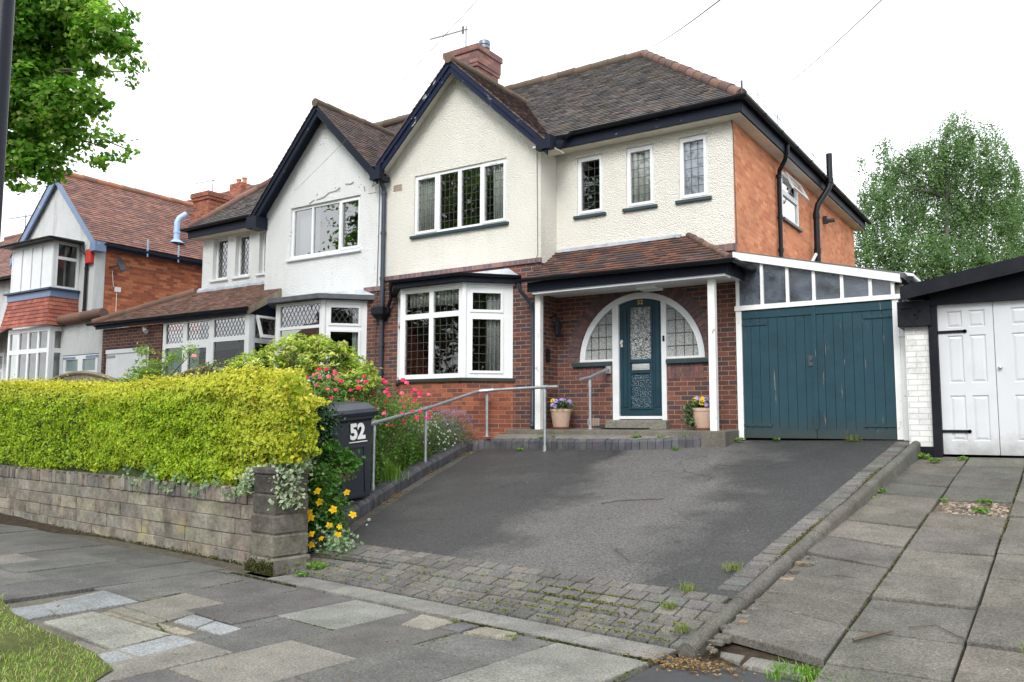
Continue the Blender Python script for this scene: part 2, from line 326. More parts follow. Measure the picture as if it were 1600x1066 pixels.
def obj(name, mb, mat, parent=None, smooth=False, kind=None, base=None, fixn=True, bevel=0):
    vs = np.array(mb.v, dtype=float)
    if base is None:
        if parent: base = wloc(parent)
        else: base = Vector(((vs[:, 0].min() + vs[:, 0].max()) / 2, (vs[:, 1].min() + vs[:, 1].max()) / 2, vs[:, 2].min()))
    me = bpy.data.meshes.new(name)
    me.from_pydata([tuple(v) for v in vs - np.array(base)], [], mb.f)
    ca = me.color_attributes.new('tint', 'FLOAT_COLOR', 'CORNER')
    cols = []
    for f, t in zip(mb.f, mb.t): cols += [t[0], t[1], t[2], 1.] * len(f)
    ca.data.foreach_set('color', cols)
    if fixn:
        bm = bmesh.new(); bm.from_mesh(me); bmesh.ops.recalc_face_normals(bm, faces=bm.faces); bm.to_mesh(me); bm.free()
    # metric uv: vertical faces run along the wall, flat faces use x,y
    uvl = me.uv_layers.new(name='UVMap'); nl = len(me.loops)
    li = np.zeros(nl, int); me.loops.foreach_get('vertex_index', li)
    co = np.zeros(len(me.vertices) * 3); me.vertices.foreach_get('co', co); co = co.reshape(-1, 3) + np.array(base)
    nrm = np.zeros(len(me.polygons) * 3); me.polygons.foreach_get('normal', nrm); nrm = nrm.reshape(-1, 3)
    lt = np.zeros(len(me.polygons), int); me.polygons.foreach_get('loop_total', lt)
    pn = np.repeat(nrm, lt, axis=0); pc = co[li]
    ln_ = np.hypot(pn[:, 0], pn[:, 1]); vert = ln_ > .5
    sgn = np.where((np.abs(pn[:, 1]) > np.abs(pn[:, 0])), np.sign(-pn[:, 1]), np.sign(pn[:, 0])); sgn[sgn == 0] = 1
    tx = np.where(vert, -pn[:, 1] / np.maximum(ln_, 1e-6), 1); ty = np.where(vert, pn[:, 0] / np.maximum(ln_, 1e-6), 0)
    uu = pc[:, 0] * tx + pc[:, 1] * ty + 200; vv = np.where(vert, pc[:, 2], pc[:, 1] + 100)
    uvl.data.foreach_set('uv', np.stack([uu, vv], 1).ravel())
    if smooth: me.polygons.foreach_set('use_smooth', [True] * len(me.polygons))
    me.materials.append(mat)
    o = bpy.data.objects.new(name, me); fin(o, parent, base)
    if smooth:
        try:
            m = o.modifiers.new('edge', 'EDGE_SPLIT'); m.split_angle = R(40)
        except Exception: pass
    if bevel:
        m = o.modifiers.new('bevel', 'BEVEL'); m.width = bevel; m.segments = 2; m.limit_method = 'ANGLE'; m.angle_limit = R(40)
    if kind: o['kind'] = kind
    return o
def tag(o, label=None, cat=None, group=None, kind=None):
    if label: o['label'] = label
    if cat: o['category'] = cat
    if group: o['group'] = group
    if kind: o['kind'] = kind
    return o
def thing(name, label, cat, loc, group=None):
    o = bpy.data.objects.new(name, None); o.empty_display_size = .2; fin(o, None, Vector(loc)); return tag(o, label, cat, group)
def copy_tree(o, parent=None):
    c = o.copy(); COL.objects.link(c)
    if parent: c.parent = parent
    for ch in list(o.children): copy_tree(ch, c)
    return c
class Fr:   # a wall's own frame: u along the wall, v = height, d = outwards
    def __init__(s, o, u, n): s.o = Vector(o); s.u = Vector(u).normalized(); s.n = Vector(n).normalized()
    def p(s, u, v, d=0.): return s.o + s.u * u + s.n * d + Vector((0, 0, v))
def fbox(mb, F, u0, u1, v0, v1, d0, d1, tint=(1, 1, 1)):
    mb.hexa([F.p(u0, v0, d0), F.p(u1, v0, d0), F.p(u1, v0, d1), F.p(u0, v0, d1), F.p(u0, v1, d0), F.p(u1, v1, d0), F.p(u1, v1, d1), F.p(u0, v1, d1)], tint)
def fbar(mb, F, a, b, wd, d0, d1, tint=(1, 1, 1)):
    a = Vector(a); b = Vector(b); t = (b - a).normalized(); q = Vector((-t.y, t.x)) * wd / 2
    c = [a - q, b - q, b + q, a + q]
    mb.hexa([F.p(k.x, k.y, d0) for k in c] + [F.p(k.x, k.y, d1) for k in c], tint)
def panel(mb, F, outer, holes=(), d0=-.25, d1=0., tint=(1, 1, 1)):
    loops = [outer] + list(holes)
    tris = geometry.tessellate_polygon([[Vector((a, b, 0)) for a, b in lp] for lp in loops])
    flat = [p for lp in loops for p in lp]
    N = len(flat); vs = [F.p(a, b, d1) for a, b in flat] + [F.p(a, b, d0) for a, b in flat]
    fs = [tuple(t) for t in tris] + [tuple(N + k for k in reversed(t)) for t in tris]
    i = 0
    for lp in loops:
        n = len(lp)
        for k in range(n): fs.append((i + k, i + (k + 1) % n, N + i + (k + 1) % n, N + i + k))
        i += n
    mb.mesh(vs, fs, tint)
def rect(u0, u1, v0, v1): return [(u0, v0), (u1, v0), (u1, v1), (u0, v1)]
def clip(poly, a, b, c):   # keep a*x+b*y<=c
    out = []
    for i in range(len(poly)):
        p, q = poly[i], poly[(i + 1) % len(poly)]; dp = a * p[0] + b * p[1] - c; dq = a * q[0] + b * q[1] - c
        if dp <= 1e-9: out.append(p)
        if (dp < -1e-9 and dq > 1e-9) or (dp > 1e-9 and dq < -1e-9):
            t = dp / (dp - dq); out.append((p[0] + (q[0] - p[0]) * t, p[1] + (q[1] - p[1]) * t))
    return out
def vary(c, a, r=rnd):
    k = 1 + r.uniform(-a, a); return tuple(max(0, x * k * (1 + r.uniform(-a, a) * .35)) for x in c)
def tiles(mb, poly, pal, gauge=.1, tw=.165, lift=.016, jit=.004, r=rnd):
    P = [Vector(p) for p in poly]; n = (P[1] - P[0]).cross(P[2] - P[0]).normalized()
    if n.z < 0: n = -n
    sdir = (Vector((0, 0, 1)) - n * n.z).normalized(); u = sdir.cross(n); o = P[0]
    q = [((p - o).dot(u), (p - o).dot(sdir)) for p in P]
    vmin = min(a[1] for a in q); vmax = max(a[1] for a in q); k = 0; v = vmin
    while v < vmax - 1e-4:
        row = clip(clip(q, 0, 1, v + gauge), 0, -1, -v)
        if len(row) >= 3:
            u0 = min(a[0] for a in row); u1 = max(a[0] for a in row); x = math.floor(u0 / tw) * tw - (tw / 2 if k % 2 else 0)
            while x < u1:
                c = clip(clip(row, 1, 0, x + tw - .003), -1, 0, -x)
                if len(c) >= 3:
                    dj = r.uniform(-jit, jit); sk = r.uniform(-jit, jit); t = vary(r.choice(pal), .13, r)
                    top = []; bot = []
                    for (a, b) in c:
                        h = lift * (1 - (b - v) / gauge) + .004 + dj * (1 - (b - v) / gauge) + sk * (a - x) / tw
                        base = o + u * a + sdir * (b - (jit if b - v < 1e-6 else 0)); top.append(base + n * h); bot.append(base - n * .012)
                    m = len(c); mb.mesh(top + bot, [tuple(range(m))] + [(i, (i + 1) % m, m + (i + 1) % m, m + i) for i in range(m)], t)
                x += tw
        v += gauge; k += 1
def ridge(mb, p0, p1, pal, r0=.1, seg=.33, r=rnd):
    p0 = Vector(p0); p1 = Vector(p1); L = (p1 - p0).length; n = max(1, int(L / seg)); d = (p1 - p0) / n
    for i in range(n):
        a = p0 + d * i; b = p0 + d * (i + 1.04); j = Vector((0, 0, r.uniform(-.006, .006)))
        mb.tube([a + j, b + j], [r0 * 1.06, r0 * .95], 10, True, vary(r.choice(pal), .15, r))
def gutter(mb, path, r=.058):   # half-round trough
    path = [Vector(p) for p in path]; n = 8; rings = []
    for i, p in enumerate(path):
        d0 = (path[i] - path[i - 1]).normalized() if i else None; d1 = (path[i + 1] - path[i]).normalized() if i < len(path) - 1 else None
        d = ((d0 or d1) + (d1 or d0)).normalized(); sdv = d.cross(Vector((0, 0, 1))).normalized()
        k = 1.0
        if d0 and d1: k = 1 / max(.5, d.dot(d1))
        rg = []
        for rr in (r, r - .008):
            rg += [p + sdv * (rr * math.cos(math.pi + math.pi * j / n)) * k + Vector((0, 0, rr * math.sin(math.pi + math.pi * j / n))) for j in range(n + 1)]
        rings.append(rg)
    M_ = 2 * (n + 1); vs = [q for g in rings for q in g]; fs = []
    for i in range(len(path) - 1):
        for j in range(n):
            fs.append((i * M_ + j, i * M_ + j + 1, (i + 1) * M_ + j + 1, (i + 1) * M_ + j))
            fs.append((i * M_ + n + 1 + j, (i + 1) * M_ + n + 1 + j, (i + 1) * M_ + n + 2 + j, i * M_ + n + 2 + j))
        for j in (0, n): fs.append((i * M_ + j, i * M_ + n + 1 + j, (i + 1) * M_ + n + 1 + j, (i + 1) * M_ + j))
    mb.mesh(vs, fs)
    for i in (0, len(path) - 1):
        mb.face([rings[i][j] for j in range(n + 1)])
    for i in range(len(path) - 1):
        L = (path[i + 1] - path[i]).length; m = int(L / 1.0)
        for k in range(1, m + 1):
            c = path[i].lerp(path[i + 1], k / (m + 1)); d = (path[i + 1] - path[i]).normalized()
            sdv = d.cross(Vector((0, 0, 1))).normalized()
            pts = [c + sdv * ((r + .007) * math.cos(math.pi + math.pi * j / n)) + Vector((0, 0, (r + .007) * math.sin(math.pi + math.pi * j / n))) for j in range(n + 1)]
            mb.mesh([p - d * .03 for p in pts] + [p + d * .03 for p in pts], [(j, j + 1, n + 2 + j, n + 1 + j) for j in range(n)])
def leads(mb, F, u0, u1, v0, v1, spec, d):
    if spec[0] == 'sq':
        for i in range(1, spec[1]): x = u0 + (u1 - u0) * i / spec[1]; fbox(mb, F, x - .0036, x + .0036, v0, v1, d, d + .005)
        for i in range(1, spec[2]): y = v0 + (v1 - v0) * i / spec[2]; fbox(mb, F, u0, u1, y - .0036, y + .0036, d + .0006, d + .0056)
    else:
        sx, sy = spec[1], spec[2]; q = sy / sx; n = int((u1 - u0) / sx + (v1 - v0) / sy) + 2
        for sg, dd in ((1, 0), (-1, .0006)):
            for i in range(-n, n + 1):
                # line v = v0 + sg*q*(u-u0) + i*sy
                pts = []
                for uu in (u0, u1):
                    vv = v0 + sg * q * (uu - u0) + i * sy
                    pts.append((uu, vv))
                (a, b), (c, e) = pts
                if b > e: a, b, c, e = c, e, a, b
                if e <= v0 or b >= v1: continue
                if b < v0: a += (c - a) * (v0 - b) / (e - b); b = v0
                if e > v1: c = a + (c - a) * (v1 - b) / (e - b); e = v1
                if abs(e - b) < .01: continue
                fbar(mb, F, (a, b), (c, e), .0065, d + dd, d + .005 + dd)
def window(par, F, u0, u1, v0, v1, panes, sill=None, name='window', gl=None, openers=(), lead=None, recess=.0, fmat=None, label=None, vents=True):
    """panes: (ua,ub,va,vb); frame is the whole rectangle with the panes cut out"""
    mb = MB(); panel(mb, F, rect(u0, u1, v0, v1), [rect(*p) for p in panes], -.07 - recess, -.0 - recess)
    for i in openers:
        a, b, c, e = panes[i]; k = .042
        panel(mb, F, rect(a - k, b + k, c - k, e + k), [rect(a + .004, b - .004, c + .004, e - .004)], -.02 - recess, .018 - recess)
        if vents: fbox(mb, F, (a + b) / 2 - .08, (a + b) / 2 + .08, e + .012, e + .028, .018 - recess, .026 - recess)
    o = obj(name, mb, fmat or m_upvc, par)
    if label: o['label'] = label
    gls = gl if isinstance(gl, tuple) else (gl or m_glass,)
    for gi, gm_ in enumerate(gls):
        g = MB()
        for a, b, c, e in panes[gi::len(gls)]: g.face([F.p(a - .01, c - .01, -.03 - recess), F.p(b + .01, c - .01, -.03 - recess), F.p(b + .01, e + .01, -.03 - recess), F.p(a - .01, e + .01, -.03 - recess)])
        obj('pane', g, gm_, o, fixn=False)
    if lead:
        l = MB()
        for i, (a, b, c, e) in enumerate(panes):
            sp = lead[i] if isinstance(lead, list) else lead
            if sp: leads(l, F, a, b, c, e, sp, -.028 - recess)
        if l.v: obj('leading', l, m_lead, o)
    if sill:
        s = MB(); fbox(s, F, u0 - .06, u1 + .06, v0 - .055, v0 - .002, -.06 - recess, sill[1]); obj('sill', s, sill[0], o, bevel=.006)
    return o
def split(u0, u1, n, fw, mw, v0, v1, fv=None):
    fv = fv or fw; wd = (u1 - u0 - 2 * fw - (n - 1) * mw) / n
    return [(u0 + fw + i * (wd + mw), u0 + fw + i * (wd + mw) + wd, v0 + fv, v1 - fv) for i in range(n)]
def rnp(seed): return np.random.RandomState(seed)
def leaves(name, P, N, size, colr, mat, parent=None, aspect=.55, fold=.18, rs=None, jitter=.7, kind=None, base=None):
    """many folded leaves: P points, N preferred normals, colr (n,3)"""
    rs = rs or rnp(1); n = len(P); P = np.asarray(P, float); N = np.asarray(N, float) + rs.normal(0, jitter, (n, 3))
    N /= np.linalg.norm(N, axis=1, keepdims=True) + 1e-9
    T = rs.normal(0, 1, (n, 3)); T[:, 2] -= .25; T -= N * np.sum(T * N, 1, keepdims=True); T /= np.linalg.norm(T, axis=1, keepdims=True) + 1e-9
    B = np.cross(N, T); L = np.asarray(size).reshape(-1, 1) * rs.uniform(.7, 1.25, (n, 1))
    V = np.empty((n, 4, 3)); V[:, 0] = P - T * L * .5; V[:, 2] = P + T * L * .5
    V[:, 1] = P + B * L * aspect * .5 + N * L * fold; V[:, 3] = P - B * L * aspect * .5 + N * L * fold
    base = np.array(base if base is not None else (wloc(parent) if parent else (P[:, 0].mean(), P[:, 1].mean(), P[:, 2].min())))
    me = bpy.data.meshes.new(name); me.vertices.add(4 * n); me.vertices.foreach_set('co', (V - base).ravel())
    i = np.arange(n) * 4; idx = np.stack([i, i + 1, i + 2, i, i + 2, i + 3], 1).ravel()
    me.loops.add(6 * n); me.loops.foreach_set('vertex_index', idx)
    me.polygons.add(2 * n); me.polygons.foreach_set('loop_start', np.arange(2 * n) * 3)
    try: me.polygons.foreach_set('loop_total', np.full(2 * n, 3))
    except Exception: pass
    ca = me.color_attributes.new('tint', 'FLOAT_COLOR', 'CORNER')
    c4 = np.ones((n, 6, 4)); c4[:, :, :3] = np.asarray(colr)[:, None, :]; ca.data.foreach_set('color', c4.ravel())
    me.materials.append(mat); me.update(calc_edges=True); me.validate()
    o = bpy.data.objects.new(name, me); fin(o, parent, Vector(base))
    if kind: o['kind'] = kind
    return o
def palmix(rs, n, pal, var=.2):
    pal = np.array(pal); c = pal[rs.randint(0, len(pal), n)]; return np.clip(c * (1 + rs.uniform(-var, var, (n, 1))), 0, 1)
def clumps(rs, lobes, nclump, per, spread, flat=.6, shell=.55):
    """leaf points in clumps through a union of ellipsoids; returns points, outward normals"""
    vol = np.array([l[3] * l[3] * (l[4] if len(l) > 4 else l[3]) for l in lobes]); pick = rs.choice(len(lobes), nclump, p=vol / vol.sum())
    d = rs.normal(0, 1, (nclump, 3)); d /= np.linalg.norm(d, axis=1, keepdims=True)
    rad = shell + (1 - shell) * rs.uniform(0, 1, (nclump, 1)) ** .5
    L = np.array([[l[0], l[1], l[2]] for l in lobes])[pick]; Rr = np.array([[l[3], l[3], l[4] if len(l) > 4 else l[3]] for l in lobes])[pick]
    C = L + d * rad * Rr
    P = np.repeat(C, per, 0) + rs.normal(0, 1, (nclump * per, 3)) * np.array([spread, spread, spread * flat])
    N = np.repeat(d, per, 0) * .8 + np.array([0, 0, .7])
    return P, N, np.repeat(np.arange(nclump), per)
# ------------------------------------------------------------------ terrain
def ramp(x, y): return (.02 * (x + 6.61) + .17 * (y - 5.61)) / .98 + .06 * np.exp(-((y - 11.55) / .75) ** 2) * np.clip((-3.2 - x) / 1.5, 0, 1)
def nplane(x, y): return .0101 * (x + 2) + .1515 * (y - 5.0)
gm = MB()
ys = [-400, -60, -30, -12.2, -12.0, -6.4, -6.2, 5.72, 12.4, 60, 400]
zs = [0, 0, .0, .0, .0, 0., -.14, -.06, 1.06, 1.1, 1.1]
for (a, b), (za, zb) in zip(zip(ys, ys[1:]), zip(zs, zs[1:])):
    for (xa, xb) in ((-400, -60), (-60, 60), (60, 400)): gm.face([(xa, a, za - .03), (xb, a, za - .03), (xb, b, zb - .03), (xa, b, zb - .03)])
tag(obj('ground', gm, m_soil, kind='structure', base=(0, 0, 0)), kind='structure')
# street frame: u along the street (falls away to the right), v towards the houses
SA = R(-6.3); SO = Vector((-6.61, 5.61, 0)); SU = Vector((math.cos(SA), math.sin(SA), 0)); SV = Vector((-math.sin(SA), math.cos(SA), 0))
def st(u, v, z=0.): return SO + SU * u + SV * v + Vector((0, 0, z))
rd = MB(); rd.face([st(-60, -9.6, -.13), st(60, -9.6, -.13), st(60, -4.0, -.13), st(-60, -4.0, -.13)])
obj('road', rd, m_road, kind='structure')
kb = MB()
for k in range(-20, 20): kb.hexa([st(k * .9, -4.0, -.16), st(k * .9 + .89, -4.0, -.16), st(k * .9 + .89, -3.86, -.16), st(k * .9, -3.86, -.16)] + [st(k * .9, -4.0, -.02), st(k * .9 + .89, -4.0, -.02), st(k * .9 + .89, -3.86, -.012), st(k * .9, -3.86, -.012)], vary((.24, .235, .225), .1))
obj('road_kerb', kb, m_kerbc, kind='structure')
bed = MB(); bed.face([st(-60, -3.86, -.045), st(60, -3.86, -.045), st(60, .12, -.045), st(-60, .12, -.045)])
obj('pavement_bed', bed, m_moss, kind='structure')
# pavement slabs: columns about 0.7 m wide, joints staggered column by column
pv = MB(); rs_ = random.Random(3)
def slab(mb, pts, tint, th=.05, dz=0., inset=.006, tilt=(0, 0)):
    pts = [Vector(p) for p in pts]; c = sum(pts, Vector((0, 0, 0))) / len(pts)
    n = len(pts); low = []; top = []; mid = []
    for p in pts:
        q = p + (c - p).normalized() * inset * 1.4; tz = dz + tilt[0] * (q.x - c.x) + tilt[1] * (q.y - c.y)
        low.append(q + Vector((0, 0, tz - th))); mid.append(q + Vector((0, 0, tz - .006))); top.append(q + (c - q).normalized() * .006 + Vector((0, 0, tz)))
    mb.mesh(low + mid + top, [tuple(2 * n + i for i in range(n))] + [(i, (i + 1) % n, n + (i + 1) % n, n + i) for i in range(n)] + [(n + i, n + (i + 1) % n, 2 * n + (i + 1) % n, 2 * n + i) for i in range(n)], tint)
# column boundaries in u (metres from the garden pillar) and their cross joints in v
us = [-11.9, -11.2, -10.5, -9.8, -9.05, -8.35, -7.6, -6.9, -6.2, -5.5, -4.8, -4.1, -3.4, -2.72, -1.42 + -.62, -1.42, -.72, .04, .77, 1.47, 2.17, 2.9, 3.62, 4.35]
GREY = [(.110, .109, .106), (.121, .120, .117), (.104, .104, .102), (.21, .20, .18), (.145, .147, .15), (.23, .215, .19)]
stag = {14: [-.5, -1.4], 15: [-.95, -2.2], 16: [-1.33], 17: [-.93], 18: [-1.27], 19: [-.88, -1.68], 20: [-1.24], 21: [-.8, -1.75], 22: [-1.6]}
for k in range(len(us) - 1):
    u0, u1 = us[k], us[k + 1]
    vs_ = stag.get(k) or ([-.55, -1.5] if k % 2 else [-1.0, -1.9])
    vt = -.09 if k >= 17 else .02
    edges = [vt] + list(vs_)
    while edges[-1] > -3.0: edges.append(edges[-1] - rs_.choice((.75, .9)))
    if k >= 23: continue
    for j, (a, b) in enumerate(zip(edges, edges[1:])):
        if b < -3.0 and k < 15: b = -2.2
        if k in (16, 17, 18) and j >= 1: continue       # the inspection cover and its surround go here
        if k == 15 and a < -2.0: continue
        if k < 15 and a < -2.0: continue
        light = (k, j) in ((19, 0), (19, 2), (20, 1), (12, 1), (22, 0))
        t = vary((.20, .19, .172) if light and (k, j) not in ((19, 0), (22, 0)) else ((.205, .202, .19) if light else rs_.choice(GREY[:3])), .07, rs_)
        slab(pv, [st(u0, b), st(u1, b), st(u1, a), st(u0, a)], t, dz=rs_.uniform(-.006, .006), tilt=(rs_.uniform(-.005, .005), rs_.uniform(-.005, .005)))
# inspection cover, pale granite strips and brick border round it, traced slab by slab on the pavement
for pts, t in (([(-6.52, 3.43), (-5.38, 3.29), (-5.4, 3.75), (-6.55, 3.84)], (.25, .25, .225)),
               ([(-7.14, 3.72), (-6.67, 3.62), (-6.58, 4.26), (-7.28, 4.36)], (.23, .245, .26)), ([(-7.2, 3.44), (-6.69, 3.41), (-6.7, 3.62), (-7.15, 3.74)], (.215, .23, .245)),
               ([(-5.74, 4.0), (-5.43, 3.98), (-5.49, 4.19), (-5.82, 4.23)], (.26, .275, .29)), ([(-5.41, 3.97), (-5.09, 3.93), (-5.11, 4.14), (-5.47, 4.18)], (.265, .28, .295)),
               ([(-5.33, 3.31), (-5.04, 3.28), (-5.04, 3.72), (-5.37, 3.75)], (.245, .26, .275)), ([(-5.33, 3.06), (-5.07, 3.02), (-5.04, 3.26), (-5.31, 3.29)], (.24, .255, .265)),
               ([(-6.53, 4.08), (-5.78, 3.99), (-5.86, 4.62), (-6.58, 4.70)], (.20, .186, .165)), ([(-6.5, 3.93), (-5.78, 3.86), (-5.79, 3.98), (-6.52, 4.06)], (.2, .19, .16)),
               ([(-5.72, 2.4), (-5.07, 2.3), (-5.04, 3.0), (-5.33, 3.04), (-5.36, 3.27), (-5.75, 3.30)], (.18, .17, .155))):
    slab(pv, [(x, y, 0) for x, y in pts], t, dz=.004)
slab(pv, [(-7.5, 3.3, 0), (-5.0, 2.95, 0), (-5.03, 4.1, 0), (-7.35, 4.72, 0)], (.12, .11, .09), dz=-.012)
slab(pv, [(-7.31, 4.39, 0), (-6.6, 4.3, 0), (-6.61, 4.36, 0), (-7.33, 4.44, 0)], (.13, .13, .13), dz=.0)
for i in range(5):
    a = -6.5 + i * .30; slab(pv, [(a, 3.86 - .012 * i - .004, 0), (a + .29, 3.84 - .012 * i, 0), (a + .29, 3.94 - .012 * i, 0), (a, 3.96 - .012 * i, 0)], vary((.22, .20, .16), .1), dz=-.006)
gr_ = MB()
for k in range(40): a_ = -12 + k * .29; gr_.face([st(a_, .0, -.012), st(a_ + .29, .0, -.012), st(a_ + .29, .26, .006), st(a_, .26, .006)])
obj('wall_foot_grit', gr_, ground_mat('grit', [(.06, .052, .042), (.12, .105, .085), (.17, .15, .12)], 14, 60, .8), kind='structure')
obj('pavement', pv, m_slab, kind='structure', base=(0, 0, 0))
# small crazy-paving repair by the drive edge
cz = MB()
for pts, t in (([(-4.22, 4.86), (-3.95, 4.86), (-3.92, 5.16), (-4.3, 5.2)], (.26, .24, .21)), ([(-3.92, 4.95), (-3.72, 4.93), (-3.72, 5.1), (-3.9, 5.13)], (.13, .13, .14)), ([(-3.7, 4.93), (-3.3, 4.98), (-3.36, 5.14), (-3.66, 5.15)], (.24, .225, .19))): slab(cz, [(x, y, .012) for x, y in pts], t, dz=.004)
obj('paving_patch', cz, m_slab, kind='structure')
tp = MB(); tp.face([(-2.32, 3.4, -.012), (-.2, 2.9, -.012), (.4, 4.9, -.012), (-1.3, 5.28, -.010), (-1.8, 5.3, -.008), (-2.24, 5.22, -.006)])
obj('tarmac_patch', tp, m_road, kind='structure')
bs_ = MB()
for pts in ([(-2.03, 5.58), (-1.82, 5.55), (-1.80, 5.28), (-1.96, 5.36)], [(-1.79, 5.54), (-1.46, 5.42), (-1.37, 5.19), (-1.78, 5.25)]): slab(bs_, [(x, y, .02) for x, y in pts], (.2, .195, .18), dz=.0)
obj('broken_slab', bs_, m_slab, kind='structure')
# concrete channel in front of the drive
ch = MB()
for k in range(5):
    a = .1 + k * .9; b = min(a + .895, 4.36); slab(ch, [st(a, -.06), st(b, -.06), st(b, .24), st(a, .24)], vary((.19, .185, .175), .06), dz=.012, inset=.002)
obj('drive_threshold', ch, m_kerbc, kind='structure')
# driveway tarmac on its slope
def xl(y):   # left kerb line
    T = [(6.4, -6.75), (7.36, -7.22), (7.97, -7.45), (8.77, -7.76), (10.08, -8.2), (11.06, -8.42), (11.8, -8.46), (13, -8.46)]
    for (a, b), (c, d) in zip(T, T[1:]):
        if y <= c: return b + (d - b) * max(0, (y - a)) / (c - a)
    return T[-1][1]
def xr(y): return -2.2 + .44 * (y - 5.34) / 6.97
dr = MB(); yy = np.linspace(6.25, 12.7, 30)
for a, b in zip(yy, yy[1:]):
    n = 8; L0, L1, R0, R1 = xl(a), xl(b), xr(a), xr(b)
    for i in range(n):
        q = []
        for (f, y, l, r_) in ((i / n, a, L0, R0), ((i + 1) / n, a, L0, R0), ((i + 1) / n, b, L1, R1), (i / n, b, L1, R1)):
            x = l + (r_ - l) * f; q.append((x, y, ramp(x, y)))
        dr.face(q)
obj('driveway', dr, m_tarmac, kind='structure', base=(0, 0, 0), smooth=False)
# block paving strip across the front of the drive and soldier courses down its sides
bb = MB(); n_ = 8
for i in range(n_):
    va, vb = .2 + 1.0 * i / n_, .2 + 1.0 * (i + 1) / n_; q_ = [st(-.6, va), st(4.42, va), st(4.42, vb), st(-.6, vb)]
    bb.face([(p.x, p.y, ramp(p.x, p.y) * min(1, max(0, (v_ - .2) / .9)) * (2 - min(1, max(0, (v_ - .2) / .9))) - .008) for p, v_ in zip(q_, (va, va, vb, vb))])
obj('paving_bed', bb, m_moss, kind='structure')
def setz(x, y):
    v = (Vector((x, y, 0)) - SO).dot(SV); t = min(1, max(0, (v - .2) / .9)); return ramp(x, y) * t * (2 - t) + .002
se = MB()
for row in range(6):
    v0 = .25 + row * .145; u = -.35 + (.09 if row % 2 else 0)
    while u < 4.45:
        L = rs_.uniform(.165, .195); pts = [st(u, v0), st(u + L, v0), st(u + L, v0 + .142), st(u, v0 + .142)]
        if pts[1].x < xr(pts[1].y) + .13 and pts[0].x > -7.0:
            pts = [Vector((p.x, p.y, setz(p.x, p.y))) for p in pts]
            slab(se, pts, vary(rs_.choice([(.128, .123, .118), (.118, .115, .113), (.138, .130, .122), (.145, .134, .124), (.122, .116, .112)]), .09, rs_), .04, .018 + rs_.uniform(-.004, .004), .007, (rs_.uniform(-.02, .02), rs_.uniform(-.02, .02)))
        u += L
y = 6.4
while y < 12.3:
    x1 = xr(y) - .015; x0 = x1 - .21
    slab(se, [Vector((a, b, ramp(a, b))) for a, b in ((x0, y), (x1, y), (x1, y + .1), (x0, y + .1))], vary((.13, .125, .122), .15, rs_), .04, .012 + rs_.uniform(-.004, .004), .008); y += .102
y = 6.9
while y < 11.6:
    s_ = (xl(y + .2) - xl(y)) / .2; x0 = xl(y) + .01; x1 = xl(y + .2) + .01; w_ = .15
    slab(se, [Vector((a, b, ramp(a, b))) for a, b in ((x0, y), (x0 + w_, y + .05), (x1 + w_, y + .25), (x1, y + .2))], vary((.10, .095, .085), .2, rs_), .04, .008 + rs_.uniform(-.003, .003), .006); y += .203
obj('block_paving', se, m_sett, kind='structure', base=(0, 0, 0))
# raised blue-brick edging on the left of the drive and along the low terrace by the door
ke = MB()
def edging(path, hgt, wd, step=.112, side=1):
    path = [Vector(p) for p in path]; acc = []
    for a, b in zip(path, path[1:]):
        L = (b - a).length; n = max(1, int(round(L / step)))
        for i in range(n): acc.append((a.lerp(b, i / n), a.lerp(b, (i + .94) / n)))
    for a, b in acc:
        d = (b - a).normalized(); q = Vector((-d.y, d.x, 0)).normalized() * side; h = Vector((0, 0, hgt + rs_.uniform(-.006, .006))); j = q * rs_.uniform(-.006, .006)
        z1 = Vector((0, 0, -.12)); c1 = q * .045
        for (w0, w1, h0, h1) in (((0, wd, 0, 0)),):
            ke.mesh([a + j + z1, b + j + z1, b + j + q * wd + z1, a + j + q * wd + z1, a + j + h * .72, b + j + h * .72, b + j + q * wd + h, a + j + q * wd + h, a + j + c1 + h, b + j + c1 + h],
                    [(0, 1, 5, 4), (4, 5, 9, 8), (8, 9, 6, 7), (2, 3, 7, 6), (0, 4, 8, 7, 3), (1, 2, 6, 9, 5)], vary(rs_.choice([(1.0, 1.0, 1.0), (.85, .85, .9), (1.2, 1.15, 1.12)]), .15, rs_))
lp = [(xl(y), y, ramp(xl(y), y)) for y in (6.45, 6.9, 7.36, 7.97, 8.4, 8.77, 9.4, 10.08, 10.6, 11.06, 11.5)]
edging(lp, .17, .21)
tp_ = [(-8.45, 11.5), (-8.2, 11.66), (-7.3, 11.64), (-6.3, 11.56), (-5.5, 11.52), (-4.9, 11.62), (-4.55, 11.84), (-4.38, 12.1)]
edging([(x, y, ramp(x, y)) for x, y in tp_], .165, .2)
obj('drive_edging', ke, m_brick_blue, kind='structure', base=(0, 0, 0))
stp = MB()
stp.mesh([(x, y + .12, ramp(x, y) + .155) for x, y in tp_] + [(-8.9, 11.8, 1.25), (-8.9, 12.0, 1.31), (-8.0, 11.87, 1.325), (-5.0, 11.87, 1.325), (-4.3, 12.2, 1.27), (-4.3, 12.62, 1.27)], [(0, 1, 10, 9, 8), (1, 2, 3, 4, 11, 10), (4, 5, 11), (5, 6, 12, 11), (6, 7, 13, 12)], (.17, .16, .14))
stp.hexa([(-8.0, 11.86, 1.1), (-4.18, 11.86, 1.1), (-4.18, 12.62, 1.1), (-8.0, 12.62, 1.1), (-8.0, 11.86, 1.40), (-4.18, 11.86, 1.40), (-4.18, 12.62, 1.425), (-8.0, 12.62, 1.425)], (.15, .138, .12))
obj('porch_step', stp, m_step, kind='structure', bevel=.015)
